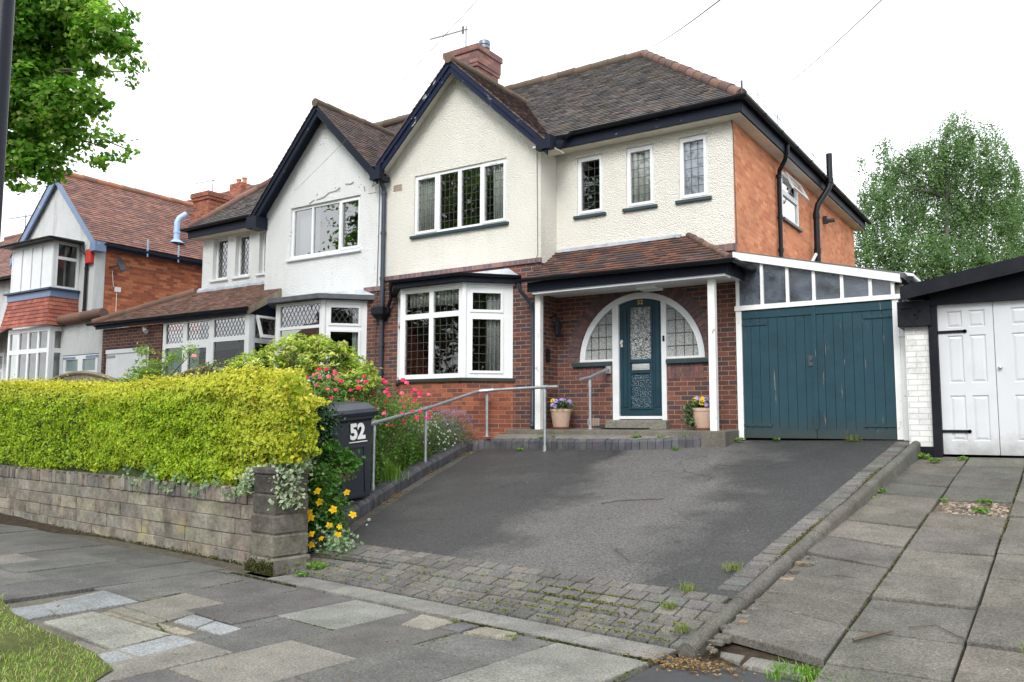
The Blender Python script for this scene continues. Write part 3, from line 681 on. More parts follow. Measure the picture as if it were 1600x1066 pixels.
# rounded concrete edging on the right of the drive
er = MB(); y = 5.28
while y < 12.3:
    b = min(y + .88, 12.35); dz = rs_.uniform(-.008, .008); pr = []
    for yy_ in (y, b - .012):
        x = xr(yy_); z = ramp(x, yy_) + .045 + dz; ring = [(x, yy_, z - .33)]
        for k in range(9): a = math.pi - math.pi * k / 8; ring.append((x + .055 + .055 * math.cos(a), yy_, z - .045 + .05 * math.sin(a)))
        ring.append((x + .11, yy_, z - .33)); pr.append(ring)
    n = len(pr[0]); er.mesh(pr[0] + pr[1], [(i, i + 1, n + i + 1, n + i) for i in range(n - 1)] + [tuple(range(n)), tuple(reversed(range(n, 2 * n)))], vary((.125, .12, .108), .12, rs_)); y = b
obj('kerb', er, m_kerbc, kind='structure', smooth=True)
# neighbour's slabbed drive
nb_ = MB(); nb_.face([(-2.06, 5.2, nplane(-2.06, 5.2) - .05), (4, 5.2, nplane(4, 5.2) - .05), (4, 12.4, nplane(4, 12.4) - .05), (-1.7, 12.4, nplane(-1.7, 12.4) - .05)])
obj('slab_bed', nb_, m_soil, kind='structure')
ns = MB()
def cA(y): return -1.32 + .2 * (y - 5.38) / 6.2
def cB(y): return -.625 + .145 * (y - 5.38) / 5.9
def cL(y): return -2.03 + .24 * (y - 5.5) / 6.2
rowsA = [5.42, 6.03, 6.68, 7.33, 7.94, 8.57, 9.19, 9.8, 10.4, 10.99, 11.55, 12.15]
rowsB = [5.40 - .55, 5.40, 5.97, 6.63, 7.25, 7.89, 8.55, 9.2, 9.82, 10.4, 10.98, 11.6, 12.15]
rowsC = [4.7, 5.3, 5.96, 6.67, 7.3, 7.95, 8.57, 9.2, 9.82, 10.42, 10.98, 11.6, 12.15]
PALS = [(.134, .127, .114), (.118, .113, .103), (.144, .135, .119), (.110, .106, .098), (.15, .141, .124)]
tl = {(0, 0): (-.03, -.012), (0, 1): (-.025, .012), (0, 2): (-.01, -.008), (0, 3): (-.05, -.03)}
for ci, (fl, fr_, rows) in enumerate(((cL, cA, rowsA), (cA, cB, rowsB), (cB, lambda y: cB(y) + .70, rowsC), (lambda y: cB(y) + .70, lambda y: cB(y) + 1.4, rowsB))):
    for j, (a, b) in enumerate(zip(rows, rows[1:])):
        if ci == 1 and 9.15 < a < 9.3: continue      # missing slab: gravel
        if ci >= 1 and b < 5.1 and ci == 1: continue
        pts = [(fl(a), a), (fr_(a), a), (fr_(b), b), (fl(b), b)]
        if ci == 0: pts[0] = (pts[0][0], a + .17); pts[3] = (pts[3][0], b + .17)
        pts = [Vector((x, y, nplane(x, y))) for x, y in pts]
        t = tl.get((ci, j), (rs_.uniform(-.022, .022), rs_.uniform(-.022, .022)))
        sl = .0
        slab(ns, pts, vary(rs_.choice(PALS), .08, rs_), .055, (.016 if (ci, j) in ((0, 0), (0, 1), (0, 3)) else 0) + rs_.uniform(-.009, .011), .009, t)
obj('slab_drive', ns, m_slab_n, kind='structure', base=(0, 0, 0))
gv = MB(); q = [(cA(9.2), 9.2), (cB(9.2), 9.2), (cB(9.82), 9.82), (cA(9.82), 9.82)]; gv.face([(x, y, nplane(x, y) - .032) for x, y in q])
obj('gravel_patch', gv, m_gravel, kind='structure')
gs_ = MB()
for k in range(420):
    x = rs_.uniform(cA(9.5) + .03, cB(9.5) - .03); y = rs_.uniform(9.24, 9.79); q = rs_.uniform(.008, .02); c = Vector((x, y, nplane(x, y) - .03))
    gs_.hexa([c + Vector((q * a * rs_.uniform(.6, 1.3), q * b * rs_.uniform(.6, 1.3), q * d * .7)) for d in (-.5, .9) for a, b in ((-1, -1), (1, -1), (1, 1), (-1, 1))], vary(rs_.choice([(.9, .85, .8), (1.6, 1.4, 1.2), (.6, .5, .45), (2.2, 2.0, 1.8)]), .2, rs_))
obj('gravel', gs_, simple('gravel_stone', (.18, .16, .14), .9, .3, tint=True), kind='stuff')
# garden soil behind wall and edging
gs = MB(); xs_ = np.linspace(-30, -6.6, 40)
def soilz(x, y): return max(.42, min(ramp(x, y) + .13, 1.2))
ygrid = np.linspace(0, 1, 12)
for i in range(len(xs_) - 1):
    for j in range(len(ygrid) - 1):
        q = []
        for (x, t) in ((xs_[i], ygrid[j]), (xs_[i + 1], ygrid[j]), (xs_[i + 1], ygrid[j + 1]), (xs_[i], ygrid[j + 1])):
            y0 = 5.95 + .12 * (-7.0 - x); y = y0 + (12.6 - y0) * t
            xx = min(x, xl(y) - .12); q.append((xx, y, soilz(xx, y)))
        gs.face(q)
obj('flower_bed', gs, m_soil, kind='structure', base=(0, 0, 0))
vg = MB(); vg.mesh([(-16, 4.95, .01), (-16, 1.6, .01), (-5.2, .9, .01), (-4.62, 2.6, .01), (-4.9, 3.02, .012), (-5.35, 3.16, .015), (-6.15, 3.26, .02), (-6.95, 3.42, .02), (-7.55, 3.62, .02), (-8.6, 3.8, .02), (-12, 4.3, .02)], [tuple(range(11))])
lw_ = MB()
for (ya, yb) in ((5.3, 8.8), (8.8, 12.35), (12.35, 40)): lw_.face([(.92, ya, nplane(.9, min(ya, 12.35)) - .01), (30, ya, nplane(.9, min(ya, 12.35)) - .01), (30, yb, nplane(.9, min(yb, 12.35)) - .01), (.92, yb, nplane(.9, min(yb, 12.35)) - .01)])
obj('lawn', lw_, m_turf, kind='structure')
obj('verge', vg, m_turf, kind='structure')
# ------------------------------------------------------------------ the two joined houses
PAL_MAIN = [lin((91, 86, 85)), lin((79, 75, 76)), lin((100, 92, 88)), lin((86, 83, 84)), lin((105, 95, 90)), lin((71, 69, 71))]
PAL_GAB = [lin((95, 81, 80)), lin((85, 74, 75)), lin((107, 87, 81)), lin((80, 70, 71))]
PAL_PORCH = [lin((90, 68, 63)), lin((79, 63, 61)), lin((100, 72, 63)), lin((73, 63, 65)), lin((111, 75, 62)), lin((85, 69, 66))]
PAL_RED = [lin((135, 101, 93)), lin((124, 94, 88)), lin((145, 108, 97)), lin((113, 89, 86)), lin((131, 96, 87))]
PAL_LP = [lin((129, 100, 89)), lin((118, 92, 84)), lin((138, 107, 95)), lin((109, 88, 82))]
PAL_HIP = [lin((114, 89, 79)), lin((105, 82, 75)), lin((97, 78, 73)), lin((120, 92, 80))]
PAL_RIDGE = [lin((98, 86, 75)), lin((107, 90, 78)), lin((91, 81, 74))]
YD, YG = 12.6, 12.06
FD = Fr((0, YD, 0), (1, 0, 0), (0, -1, 0)); FG = Fr((0, YG, 0), (1, 0, 0), (0, -1, 0))
XP = -11.03
H = thing('semi_detached_house', 'cream roughcast right half of the pair with arched teal front door and orange brick side', 'house', (-7.6, 14, 1.2))
L = thing('semi_detached_house', 'white roughcast left half of the pair with cracked gable and glazed porch', 'house', (-14.5, 14, 1.0))
def gable_roof(par, xa, za, sl_l, sl_r, xl_, xr_, yf, main0, mains, pal, stop=None):
    """front gable roof: apex at xa,za; slopes; eave x limits; main roof front plane z = main0 + mains*(y-12.35)"""
    mb = MB(); yr = 12.35 + (za - main0) / mains
    for sg, sl, xe in ((-1, sl_l, xl_), (1, sl_r, xr_)):
        ze = za - sl * abs(xe - xa); yb = max(yf + .05, 12.35 + (ze - main0) / mains)
        tiles(mb, [(xe, yf, ze), (xe, yb, ze), (xa, yr + .1, za), (xa, yf, za)], pal, .1, .165)
    o = obj('gable_roof', mb, m_tile_main, par)
    rb = MB(); ridge(rb, (xa, yf - .02, za + .0), (xa, yr + .1, za + .0), PAL_RIDGE, .085); obj('ridge_tiles', rb, m_tile_main, o, smooth=True)
    return o
def barge(par, xa, za, sl_l, sl_r, xl_, xr_, yf, mat, dep=.165):
    mb = MB()
    for sg, sl, xe in ((-1, sl_l, xl_), (1, sl_r, xr_)):
        ze = za - sl * abs(xe - xa); k = dep * math.sqrt(1 + sl * sl)
        ring = [(xa, za - .03), (xe, ze - .03), (xe, ze - .03 - k), (xa, za - .03 - k)]
        yo = -.001 if sg > 0 else .0
        mb.mesh([(x, yf + .03 + yo, z) for x, z in ring] + [(x, yf + .07 + yo, z) for x, z in ring], [(0, 1, 2, 3), (7, 6, 5, 4), (0, 4, 5, 1), (1, 5, 6, 2), (2, 6, 7, 3), (3, 7, 4, 0)])
        k2 = .075 * math.sqrt(1 + sl * sl); ring = [(xa, za - .025), (xe, ze - .025), (xe, ze - .025 - k2), (xa, za - .025 - k2)]
        mb.mesh([(x, yf + .0 + yo, z) for x, z in ring] + [(x, yf + .03 + yo, z) for x, z in ring], [(0, 1, 2, 3), (7, 6, 5, 4), (0, 4, 5, 1), (1, 5, 6, 2), (2, 6, 7, 3), (3, 7, 4, 0)])
    return obj('bargeboard', mb, mat, par)
def verge_soffit(par, xa, za, sl_l, sl_r, xl_, xr_, y0, y1, mat):
    mb = MB()
    for sl, xe in ((sl_l, xl_), (sl_r, xr_)):
        ze = za - sl * abs(xe - xa)
        mb.hexa([(xa, y0, za - .10), (xe, y0, ze - .10), (xe, y1, ze - .10), (xa, y1, za - .10), (xa, y0, za - .07), (xe, y0, ze - .07), (xe, y1, ze - .07), (xa, y1, za - .07)])
    return obj('soffit', mb, mat, par)
# ---- right house walls
SILLZ = 1.0
w3 = [(-7.02, -6.51), (-6.07, -5.56), (-5.12, -4.63)]
wl = MB()
panel(wl, FD, [(-7.44, 4.26), (-4.216, 4.26), (-4.216, 6.45), (-7.44, 6.45)], [rect(a, b, 5.12, 6.17) for a, b in w3], -.27, 0)
GXA, GZA, GSL, GSR = -9.235, 8.22, .955, .925
def gz(x): return GZA - (GSL if x < GXA else GSR) * abs(x - GXA)
panel(wl, FG, [(XP, 4.26), (-7.44, 4.26), (-7.44, gz(-7.44) - .09), (GXA, GZA - .1), (XP, gz(XP) - .09)], [rect(-10.3, -8.16, 5.06, 6.24)], -.27, 0)
FRet = Fr((-7.44, 0, 0), (0, 1, 0), (1, 0, 0)); panel(wl, FRet, rect(YG + .27, YD, 4.26, 6.45), (), -.25, 0)
obj('wall', wl, m_cream, H)
FS = Fr((-4.21, 0, 0), (0, 1, 0), (1, 0, 0))
sw = MB(); panel(sw, FS, rect(YD + .005, 21.5, SILLZ, 6.32), [rect(15.27, 16.4, 5.28, 6.17)], -.27, .0)
sw.box((-11.0, 21.2, 1.0), (-4.49, 21.5, 6.3)); sw.box((-11.27, 12.36, 1.0), (-11.03, 21.5, 6.3))
obj('side_wall', sw, m_brick_side, H)
# lower brickwork with the arch and bay openings
AX, AR, AZ = -5.87, 1.13, 2.55
arch = [(AX + AR * math.cos(a), AZ + AR * math.sin(a)) for a in [math.pi - math.pi * k / 40 for k in range(41)]]
lw = MB()
hole = [(-6.37, 1.40), (-6.37, AZ)] + arch + [(-5.39, AZ), (-5.39, 1.40)]
panel(lw, FD, [(-7.44, SILLZ), (-6.37, SILLZ), (-6.37, AZ)] + arch + [(-5.39, AZ), (-5.39, SILLZ), (-4.216, SILLZ), (-4.216, 4.26), (-7.44, 4.26)], (), -.27, 0)
panel(lw, FG, rect(XP, -7.44, SILLZ, 4.26), [rect(-10.58, -8.06, 2.28, 3.95)], -.27, 0)
panel(lw, FRet, rect(YG + .27, YD, SILLZ, 4.26), (), -.25, 0)
obj('brick_wall', lw, m_brick, H)
m_purple = brick('brick_purple_course', [lin((120, 96, 98)), lin((136, 108, 106)), lin((108, 92, 98))], lin((150, 136, 128)), .11, .3, .01)
sc = MB(); fbox(sc, FG, XP, -7.42, 4.26, 4.34, 0, .035); obj('string_course', sc, m_purple, H); sc = MB(); fbox(sc, FD, -4.6, -4.19, 4.20, 4.31, 0, .03); obj('string_course', sc, m_purple, H)
ar = MB(); n = 44
for k in range(n):
    a0 = math.pi * (k + .06) / n; a1 = math.pi * (k + .94) / n; r0, r1 = AR + .003, AR + .225; d = .008 + rnd.uniform(-.003, .003)
    p = [FD.p(AX + r * math.cos(a), AZ + r * math.sin(a), dd) for dd in (-.05, d) for r, a in ((r0, a0), (r1, a0), (r1, a1), (r0, a1))]
    ar.hexa(p, vary(rnd.choice([(1, 1, 1), (.8, .8, .85), (1.25, 1.0, .95), (.9, .85, .9)]), .15))
obj('door_arch', ar, m_brick_dark, H)
for a, b in ((-7.0, -6.38), (-5.38, -4.74)):
    u = a; sd_ = MB()
    while u < b - .02: fbox(sd_, FD, u, min(u + .068, b), 2.22, 2.46, -.02, .006, vary(rnd.choice([(1.5, .95, .85), (1.1, .9, .9), (1.3, 1, .9)]), .15)); u += .078
    obj('soldier_course', sd_, m_brick_dark, H)
# interior
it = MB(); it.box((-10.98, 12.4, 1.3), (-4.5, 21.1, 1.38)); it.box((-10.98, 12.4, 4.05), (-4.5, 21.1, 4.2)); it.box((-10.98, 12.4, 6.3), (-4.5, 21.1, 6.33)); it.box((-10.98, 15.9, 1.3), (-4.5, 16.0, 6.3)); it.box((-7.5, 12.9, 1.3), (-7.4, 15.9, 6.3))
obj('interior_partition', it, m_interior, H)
# upstairs windows
for i, (a, b) in enumerate(w3):
    window(H, FD, a, b, 5.12, 6.17, [(a + .07, b - .07, 5.2, 6.09)], sill=(m_teal_sill, .05), openers=(0,), lead=('sq', 3, 6), recess=.03, gl=m_glass)
pn = [(-10.23, -9.80, 5.14, 6.16), (-9.70, -9.27, 5.12, 6.18), (-9.19, -8.76, 5.12, 6.18), (-8.66, -8.23, 5.14, 6.16)]
window(H, FG, -10.3, -8.16, 5.06, 6.24, pn, sill=(m_teal_sill, .06), openers=(0, 3), lead=('sq', 4, 7), recess=.03)
# side window with its top light open
ws = window(H, FS, 15.27, 16.4, 5.28, 6.17, [(15.34, 16.33, 5.35, 5.74), (15.34, 16.33, 5.83, 6.10)], sill=(m_teal_sill, .06), gl=m_glass_sky, vents=False)
op = MB(); FO = Fr((-4.21 + .03, 0, 0), (0, 1, 0), (1, 0, -.0)); tl_ = []
for (u0, u1, t0, t1) in ((15.30, 16.37, 0, .05), (15.30, 16.37, .31, .36), (15.30, 15.35, .05, .31), (16.32, 16.37, .05, .31)):
    c = []
    for dd in (0, .035):
        for (u, t) in ((u0, t0), (u1, t0), (u1, t1), (u0, t1)): c.append((-4.17 + t * .42 + dd * .9, u, 6.13 - t * .9 + dd * .4))
    op.hexa(c)
obj('open_vent_sash', op, m_upvc, ws)
# bay window
BZ0, BZ1 = 2.28, 3.90; bx0, bx1 = -10.03, -8.64; by = 11.45
bay = MB(); P = [(bx0 - .62, YG), (bx0, by), (bx1, by), (bx1 + .64, YG)]
Pin = [(bx0 - .50, YG), (bx0 + .05, by + .12), (bx1 - .05, by + .12), (bx1 + .52, YG)]
for a, b, c, d in zip(P, P[1:], Pin, Pin[1:]): bay.hexa([(a[0], a[1], SILLZ), (b[0], b[1], SILLZ), (d[0], d[1], SILLZ), (c[0], c[1], SILLZ), (a[0], a[1], 2.22), (b[0], b[1], 2.22), (d[0], d[1], 2.22), (c[0], c[1], 2.22)])
obj('bay_base', bay, m_brick_bay, H)
def bay_window(par, x0, x1, y, dx, z0, z1, front, right, lead, sillm, roofz, name='bay_window', yg=YG, openr=True, trans=3.36, sheet=None, gl=None, gls=None):
    F1 = Fr((0, y, 0), (1, 0, 0), (0, -1, 0)); d = Vector((dx, yg - y, 0)); Ln = d.length
    F2 = Fr((x1, y, 0), d, (d.y, -d.x, 0)); F0 = Fr((x0 - dx, yg, 0), (dx, y - yg, 0), (y - yg, -dx, 0))
    o = window(par, F1, x0 + .0, x1 - .0, z0, z1, front, name=name, lead=lead[0], gl=gl)
    s = window(o, F2, .012, Ln - .01, z0, z1, right, name='side_light', openers=(0, 1) if openr else (), lead=lead[1], vents=False, gl=gls or gl)
    window(o, F0, .01, Ln - .012, z0, z1, [(.1, Ln - .1, z0 + .08, trans - .04), (.1, Ln - .1, trans + .03, z1 - .06)], name='side_light', gl=gl)
    for F, a in ((F1, x0), (F1, x1)): mb = MB(); mb.tube([F.p(a, z0, -.035), F.p(a, z1, -.035)], .055, 10); obj('corner_post', mb, m_upvc, o)
    for nm, e, a, b, m in (('sill', .05, z0 - .06, z0 - .002, sillm), ('head_board', .03, z1 + .002, roofz - .09, m_upvc)):
        sb = MB(); k = .414 * e; q = [(x0 - dx - .02, yg - .01), (x0 - k, y - e), (x1 + k, y - e), (x1 + dx + e, yg - .01), (x1 + dx - .3, yg - .01), (x1 - .05, y + .2), (x0 + .05, y + .2), (x0 - dx + .3, yg - .01)]
        sb.mesh([(u, v, a) for u, v in q] + [(u, v, b) for u, v in q], [(7, 6, 5, 4, 3, 2, 1, 0), tuple(range(8, 16))] + [(i, (i + 1) % 8, 8 + (i + 1) % 8, 8 + i) for i in range(8)])
        obj(nm, sb, m, o)
    return o
sq = lambda n, m: ('sq', n, m)
fp = []
cols = [(-9.96, -9.63), (-9.56, -9.22), (-9.14, -8.80)]
cols = [(-9.955, -9.395), (-9.30, -8.735)]
for a, b in cols: fp.append((a, b, 2.36, 3.355)); fp.append((a, b, 3.45, 3.83))
rp = [(.16, .66, 2.40, 3.30), (.16, .66, 3.46, 3.76)]
BW = bay_window(H, bx0, bx1, by, .64, BZ0, BZ1, fp, rp, ([sq(4, 7), sq(4, 3)] * 2, [sq(4, 6), sq(4, 2)]), simple('sill_dark_green', (.02, .03, .022), .4), 4.02)
def bay_roof(par, x0, x1, y, dx, z, yg, top, e=.17, sheetm=None, fasc=m_navy2, ft=.09):
    k = .414 * e; q = [(x0 - dx - e, yg - .01), (x0 - k, y - e), (x1 + k, y - e), (x1 + dx + e, yg - .01)]
    mb = MB(); mb.mesh([(a, b, z) for a, b in q] + [(a, b, z + ft) for a, b in q], [(3, 2, 1, 0), (0, 1, 5, 4), (1, 2, 6, 5), (2, 3, 7, 6), (3, 0, 4, 7)])
    o = obj('bay_roof', mb, fasc, par)
    tq = [(x0 - dx + .1, yg - .012), (x0 + .2, yg - .012), (x1 - .2, yg - .012), (x1 + dx - .1, yg - .012)]
    r = MB(); lowr = [(a, b, z + ft + .003) for a, b in q]; hi = [(a, b, top) for a, b in tq]
    r.mesh(lowr + hi, [(0, 1, 5, 4), (1, 2, 6, 5), (2, 3, 7, 6)])
    obj('lead_roof', r, sheetm or m_leadsheet, o)
    return o, q
BR, q = bay_roof(H, bx0, bx1, by, .64, 3.935, YG, 4.22, ft=.10)
g = MB(); gutter(g, [(q[0][0] + .05, q[0][1] - .05, 4.07), (q[1][0] - .02, q[1][1] - .05, 4.065), (q[2][0] + .02, q[2][1] - .05, 4.06), (q[3][0] + .02, q[3][1] - .05, 4.055)], .05); obj('gutter', g, m_gutter, BR)
ps = MB(); ps.tube([(-10.72, 11.9, 4.03), (-10.74, 11.93, 3.86), (-10.84, 11.97, 3.74), (-10.86, 11.98, 3.62)], .034); obj('downpipe', ps, m_gutter, BR)
# main roofs
ME, MS = 6.56, .843; RY, RZ = 15.35, 6.56 + .843 * 3.0
rt = MB()
tiles(rt, [(XP, 12.3, ME - .04), (-3.93, 12.3, ME - .04), (-6.95, RY, RZ), (XP, RY, RZ)], PAL_MAIN, .088, .15)
tiles(rt, [(-3.93, 12.3, ME - .04), (-3.93, 21.8, ME - .04), (-6.95, 18.8, RZ), (-6.95, RY, RZ)], PAL_MAIN, .1, .165)
rt.face([(XP, RY, RZ), (-6.95, RY, RZ), (-6.95, 18.8, RZ), (-9.9, 21.8, ME), (XP, 20, ME + .6)]); rt.face([(-3.93, 21.8, ME - .04), (-9.9, 21.8, ME - .04), (-6.95, 18.8, RZ)])
mr = obj('roof', rt, m_tile_main, H)
rd_ = MB(); ridge(rd_, (-3.98, 12.36, ME + .02), (-6.95, RY, RZ + .02), PAL_HIP, .092, .36); obj('hip_tiles', rd_, m_tile_porch, mr, smooth=True)
rd_ = MB(); ridge(rd_, (-6.95, RY, RZ + .02), (XP, RY, RZ + .02), PAL_RIDGE, .1, .4); ridge(rd_, (-6.95, RY, RZ + .02), (-6.95, 18.8, RZ + .02), PAL_RIDGE, .1, .4); obj('ridge_tiles', rd_, m_tile_main, mr, smooth=True)
fa = MB(); fa.box((-7.3, 12.32, 6.30), (-3.99, 12.35, 6.50)); fa.box((-4.01, 12.352, 6.302), (-3.98, 21.75, 6.498))
obj('fascia', fa, m_navy2, H)
sf = MB(); sf.box((-7.3, 12.352, 6.285), (-4.012, 12.6, 6.30)); sf.box((-4.21, 12.6, 6.286), (-4.012, 21.7, 6.301))
sf.box((-7.44, 11.8, 6.20), (-7.14, 12.35, 6.23))
obj('soffit', sf, m_soffit, H)
g = MB(); gutter(g, [(-7.16, 11.86, 6.36), (-7.06, 12.24, 6.47), (-6.9, 12.25, 6.52), (-3.91, 12.25, 6.53), (-3.91, 21.85, 6.50)], .062)
gt = obj('gutter', g, m_gutter, H)
hb = MB()
for yv in (13.1, 14.2, 15.3, 16.6, 18.0, 19.3, 20.6): hb.tube([(-3.95, yv, 6.55), (-3.95, yv, 6.86)], .006, 5); 
for yv in (14.2, 16.6): hb.bar((-3.95, yv - .2, 6.78), (-3.95, yv + .25, 6.78), .008, .008)
hb.tube([(-3.95, 12.5, 6.82), (-3.95, 21.5, 6.80)], .003, 5); hb.bar((-3.96, 12.32, 6.5), (-3.96, 12.32, 6.78), .05, .02)
obj('bird_wire', hb, m_lead, gt)
gable_roof(H, GXA, GZA, GSL, GSR, XP, -7.16, 11.72, ME, MS, PAL_GAB)
barge(H, GXA, GZA, GSL, GSR, XP - .02, -7.14, 11.74, m_navy)
verge_soffit(H, GXA, GZA, GSL, GSR, XP, -7.2, 11.79, YG + .02, m_soffit)
kf = MB(); kf.box((-7.34, 11.73, 6.13), (-7.05, 11.87, 6.36)); obj('bargeboard_foot', kf, m_navy2, H); kf = MB(); kf.box((-11.16, 11.72, 6.22), (-10.9, 11.86, 6.48)); obj('bargeboard_foot', kf, m_navy2, H)
# chimney
cmb = MB(); cx0, cx1, cy0, cy1 = -11.56, -10.7, 14.62, 15.46
cmb.box((cx0, cy0, 8.2), (cx1, cy1, 9.50)); cmb.box((cx0 - .03, cy0 - .03, 9.50), (cx1 + .03, cy1 + .03, 9.58)); cmb.box((cx0 - .045, cy0 - .045, 9.58), (cx1 + .045, cy1 + .045, 9.86)); cmb.box((cx0 - .075, cy0 - .075, 9.86), (cx1 + .075, cy1 + .075, 10.0))
chm = obj('chimney', cmb, m_brick_chim, H, bevel=.008)
ck = MB(); ck.lathe((-10.92, 15.2, 10.0), [(.09, 0), (.09, .14), (.105, .15), (.105, .17), (.13, .17), (.13, .24), (.10, .25), (.135, .26), (.135, .34), (.12, .36)], 18); obj('flue_cowl', ck, simple('cowl_metal', (.16, .19, .24), .4, .2, metal=.5), chm, smooth=True)
ae = MB(); ae.tube([(-11.12, 14.75, 9.9), (-11.12, 14.75, 10.62)], .014, 6); e0 = Vector((-11.05, 14.72, 10.50)); e1 = Vector((-12.38, 14.98, 10.70)); ae.bar(e0, e1, .018, .018)
for k in range(10):
    c = e0.lerp(e1, .16 + k * .09); hh = .11 - .006 * k; ae.bar(c + Vector((.05, hh, -.0)), c - Vector((.05, hh, 0)), .006, .006); ae.bar(c - Vector((0, 0, .03)), c + Vector((0, 0, .05)), .006, .006)
c = e0.lerp(e1, .12); ae.bar(c - Vector((0, 0, .09)), c + Vector((0, 0, .1)), .01, .06); ae.bar(e0, e0 + Vector((0, 0, -.13)), .006, .006)
obj('tv_aerial', ae, simple('aerial_metal', (.10, .095, .11), .5, .1), chm)
# downpipes on the side wall and between the gables
dp = MB(); dp.tube([(-3.95, 14.75, 6.45), (-3.96, 14.75, 6.30), (-4.0, 14.78, 6.2), (-4.13, 14.88, 6.05), (-4.15, 14.9, 5.9), (-4.15, 14.9, 3.9)], .04, 10)
for z in (5.95, 5.2, 4.6): dp.tube([(-4.15, 14.9, z - .03), (-4.15, 14.9, z + .03)], .05, 10)
obj('downpipe', dp, m_gutter, H, smooth=True)
dp = MB(); dp.tube([(-3.84, 17.46, 7.02), (-3.84, 17.46, 6.42), (-3.87, 17.45, 6.30), (-4.06, 17.32, 5.95), (-4.09, 17.3, 5.8), (-4.09, 17.3, 3.9)], .062, 12)
for z in (6.45, 5.72, 5.0): dp.tube([(-3.84 if z > 6.2 else -4.09, 17.46 if z > 6.2 else 17.3, z - .05), (-3.84 if z > 6.2 else -4.09, 17.46 if z > 6.2 else 17.3, z + .05)], .074, 12)
obj('soil_pipe', dp, m_gutter, H, smooth=True)
dp = MB(); dp.tube([(-11.02, 11.84, 6.28), (-11.02, 11.98, 6.1), (-11.02, 11.99, 5.9), (-11.02, 11.99, 3.66)], .045, 10); dp.tube([(-11.02, 11.99, 3.6), (-11.02, 11.99, 1.2)], .042, 10)
for z in (6.0, 5.2, 4.3, 3.0, 2.3): dp.tube([(-11.02, 11.99, z - .03), (-11.02, 11.99, z + .03)], .055, 10)
dpo = obj('downpipe', dp, m_pipe, H, smooth=True)
hp = MB(); hp.hexa([(-11.1, 11.9, 3.5), (-10.94, 11.9, 3.5), (-10.94, 12.05, 3.5), (-11.1, 12.05, 3.5), (-11.16, 11.84, 3.58), (-10.87, 11.84, 3.58), (-10.87, 12.055, 3.58), (-11.16, 12.055, 3.58)]); hp.box((-11.165, 11.835, 3.58), (-10.865, 12.054, 3.73)); obj('hopper', hp, m_gutter, dpo, bevel=.01)
hp = MB(); hp.box((-11.1, 11.78, 6.2), (-10.88, 12.0, 6.3)); obj('gutter_outlet', hp, m_gutter, dpo)
m_air = simple('air_brick', (.45, .36, .30), .8, .2, tint=True)
for (F, u, z) in ((FG, -10.72, 6.08), (FG, -9.1, 1.62), (FD, -6.72, 1.53)):
    av = MB(); fbox(av, F, u - .11, u + .11, z - .06, z + .06, .0, .012)
    for i in range(6):
        for j in range(3): fbox(av, F, u - .092 + i * .033, u - .072 + i * .033, z - .045 + j * .034, z - .025 + j * .034, .0125, .014, (.3, .3, .3))
    obj('air_brick', av, m_air, H)
cb = MB(); cb.tube([(-7.5, 12.03, 6.25), (-7.505, 12.05, 5.4), (-7.495, 12.05, 4.4), (-7.52, 12.02, 4.3), (-7.5, 12.04, 4.0)], .006, 5); obj('wall_cable', cb, m_cable, H); cb = MB(); cb.tube([(-4.215, 12.55, 6.3), (-4.2, 12.58, 6.1), (-4.19, 12.62, 4.3)], .007, 5); obj('wall_cable', cb, m_cable, H)
sl_ = MB(); sl_.tube([(-4.12, 18.4, 5.85), (-3.98, 18.42, 5.86)], .045, 8); sl_.box((-4.2, 18.33, 5.8), (-4.12, 18.47, 5.95)); obj('security_light', sl_, m_dish, H)
# front door in its arch
fr = MB()
ro, ri = AR - .004, AR - .105
for k in range(40):
    a0, a1 = math.pi * k / 40, math.pi * (k + 1) / 40
    fr.hexa([FD.p(AX + r * math.cos(a), AZ + r * math.sin(a), d) for d in (-.12, -.02) for r, a in ((ri, a0), (ro, a0), (ro, a1), (ri, a1))])
def az(x, r): return AZ + math.sqrt(max(0, r * r - (x - AX) ** 2))
for a, b in ((-6.365, -6.25), (-5.48, -5.395)): fbox(fr, FD, a, b, 1.42, az((a + b) / 2, ri) + .03, -.13, -.012)
for a, b in ((AX - ro, -6.36), (-5.39, AX + ro)): fbox(fr, FD, a, b, AZ - .01, AZ + .035, -.12, -.018)
fbox(fr, FD, -6.25, -5.48, 1.58, 1.63, -.12, -.02)
DF = obj('door_frame', fr, m_wpaint2, H)
for a, b in ((-6.96, -6.365), (-5.395, -4.78)):
    sg = MB(); xs = np.linspace(a, b, 16); sg.mesh([FD.p(x, AZ + .02, -.07) for x in xs] + [FD.p(x, az(x, ri + .01), -.07) for x in xs], [(i, i + 1, 17 + i, 16 + i) for i in range(15)]); obj('side_pane', sg, m_obs_side, DF)
for a, b, n in ((-6.93, -6.365, 4), (-5.395, -4.81, 4)):
    ld = MB()
    for i in range(1, n): x = a + (b - a) * i / n; fbox(ld, FD, x - .005, x + .005, AZ + .03, az(x, ri), -.068, -.06)
    for z in (2.76, 2.97, 3.18, 3.37):
        lim = math.sqrt(max(0, ri * ri - (z - AZ) ** 2)); u0 = max(a, AX - lim); u1 = min(b, AX + lim)
        if u1 > u0: fbox(ld, FD, u0, u1, z - .005, z + .005, -.068, -.0595)
    obj('leading', ld, m_lead, DF)
for a, b in ((-7.1, -6.38), (-5.38, -4.66)): so_ = MB(); fbox(so_, FD, a, b, 2.465, AZ - .012, -.1, .06); obj('sill', so_, m_teal_sill, DF, bevel=.008)
FDd = Fr((0, YD + .06, 0), (1, 0, 0), (0, -1, 0))
dm = MB(); x0, x1 = -6.25, -5.48; tops = [(x, 3.50 + .085 * math.cos((x - AX) / .39 * 1.35)) for x in np.linspace(x1, x0, 13)]
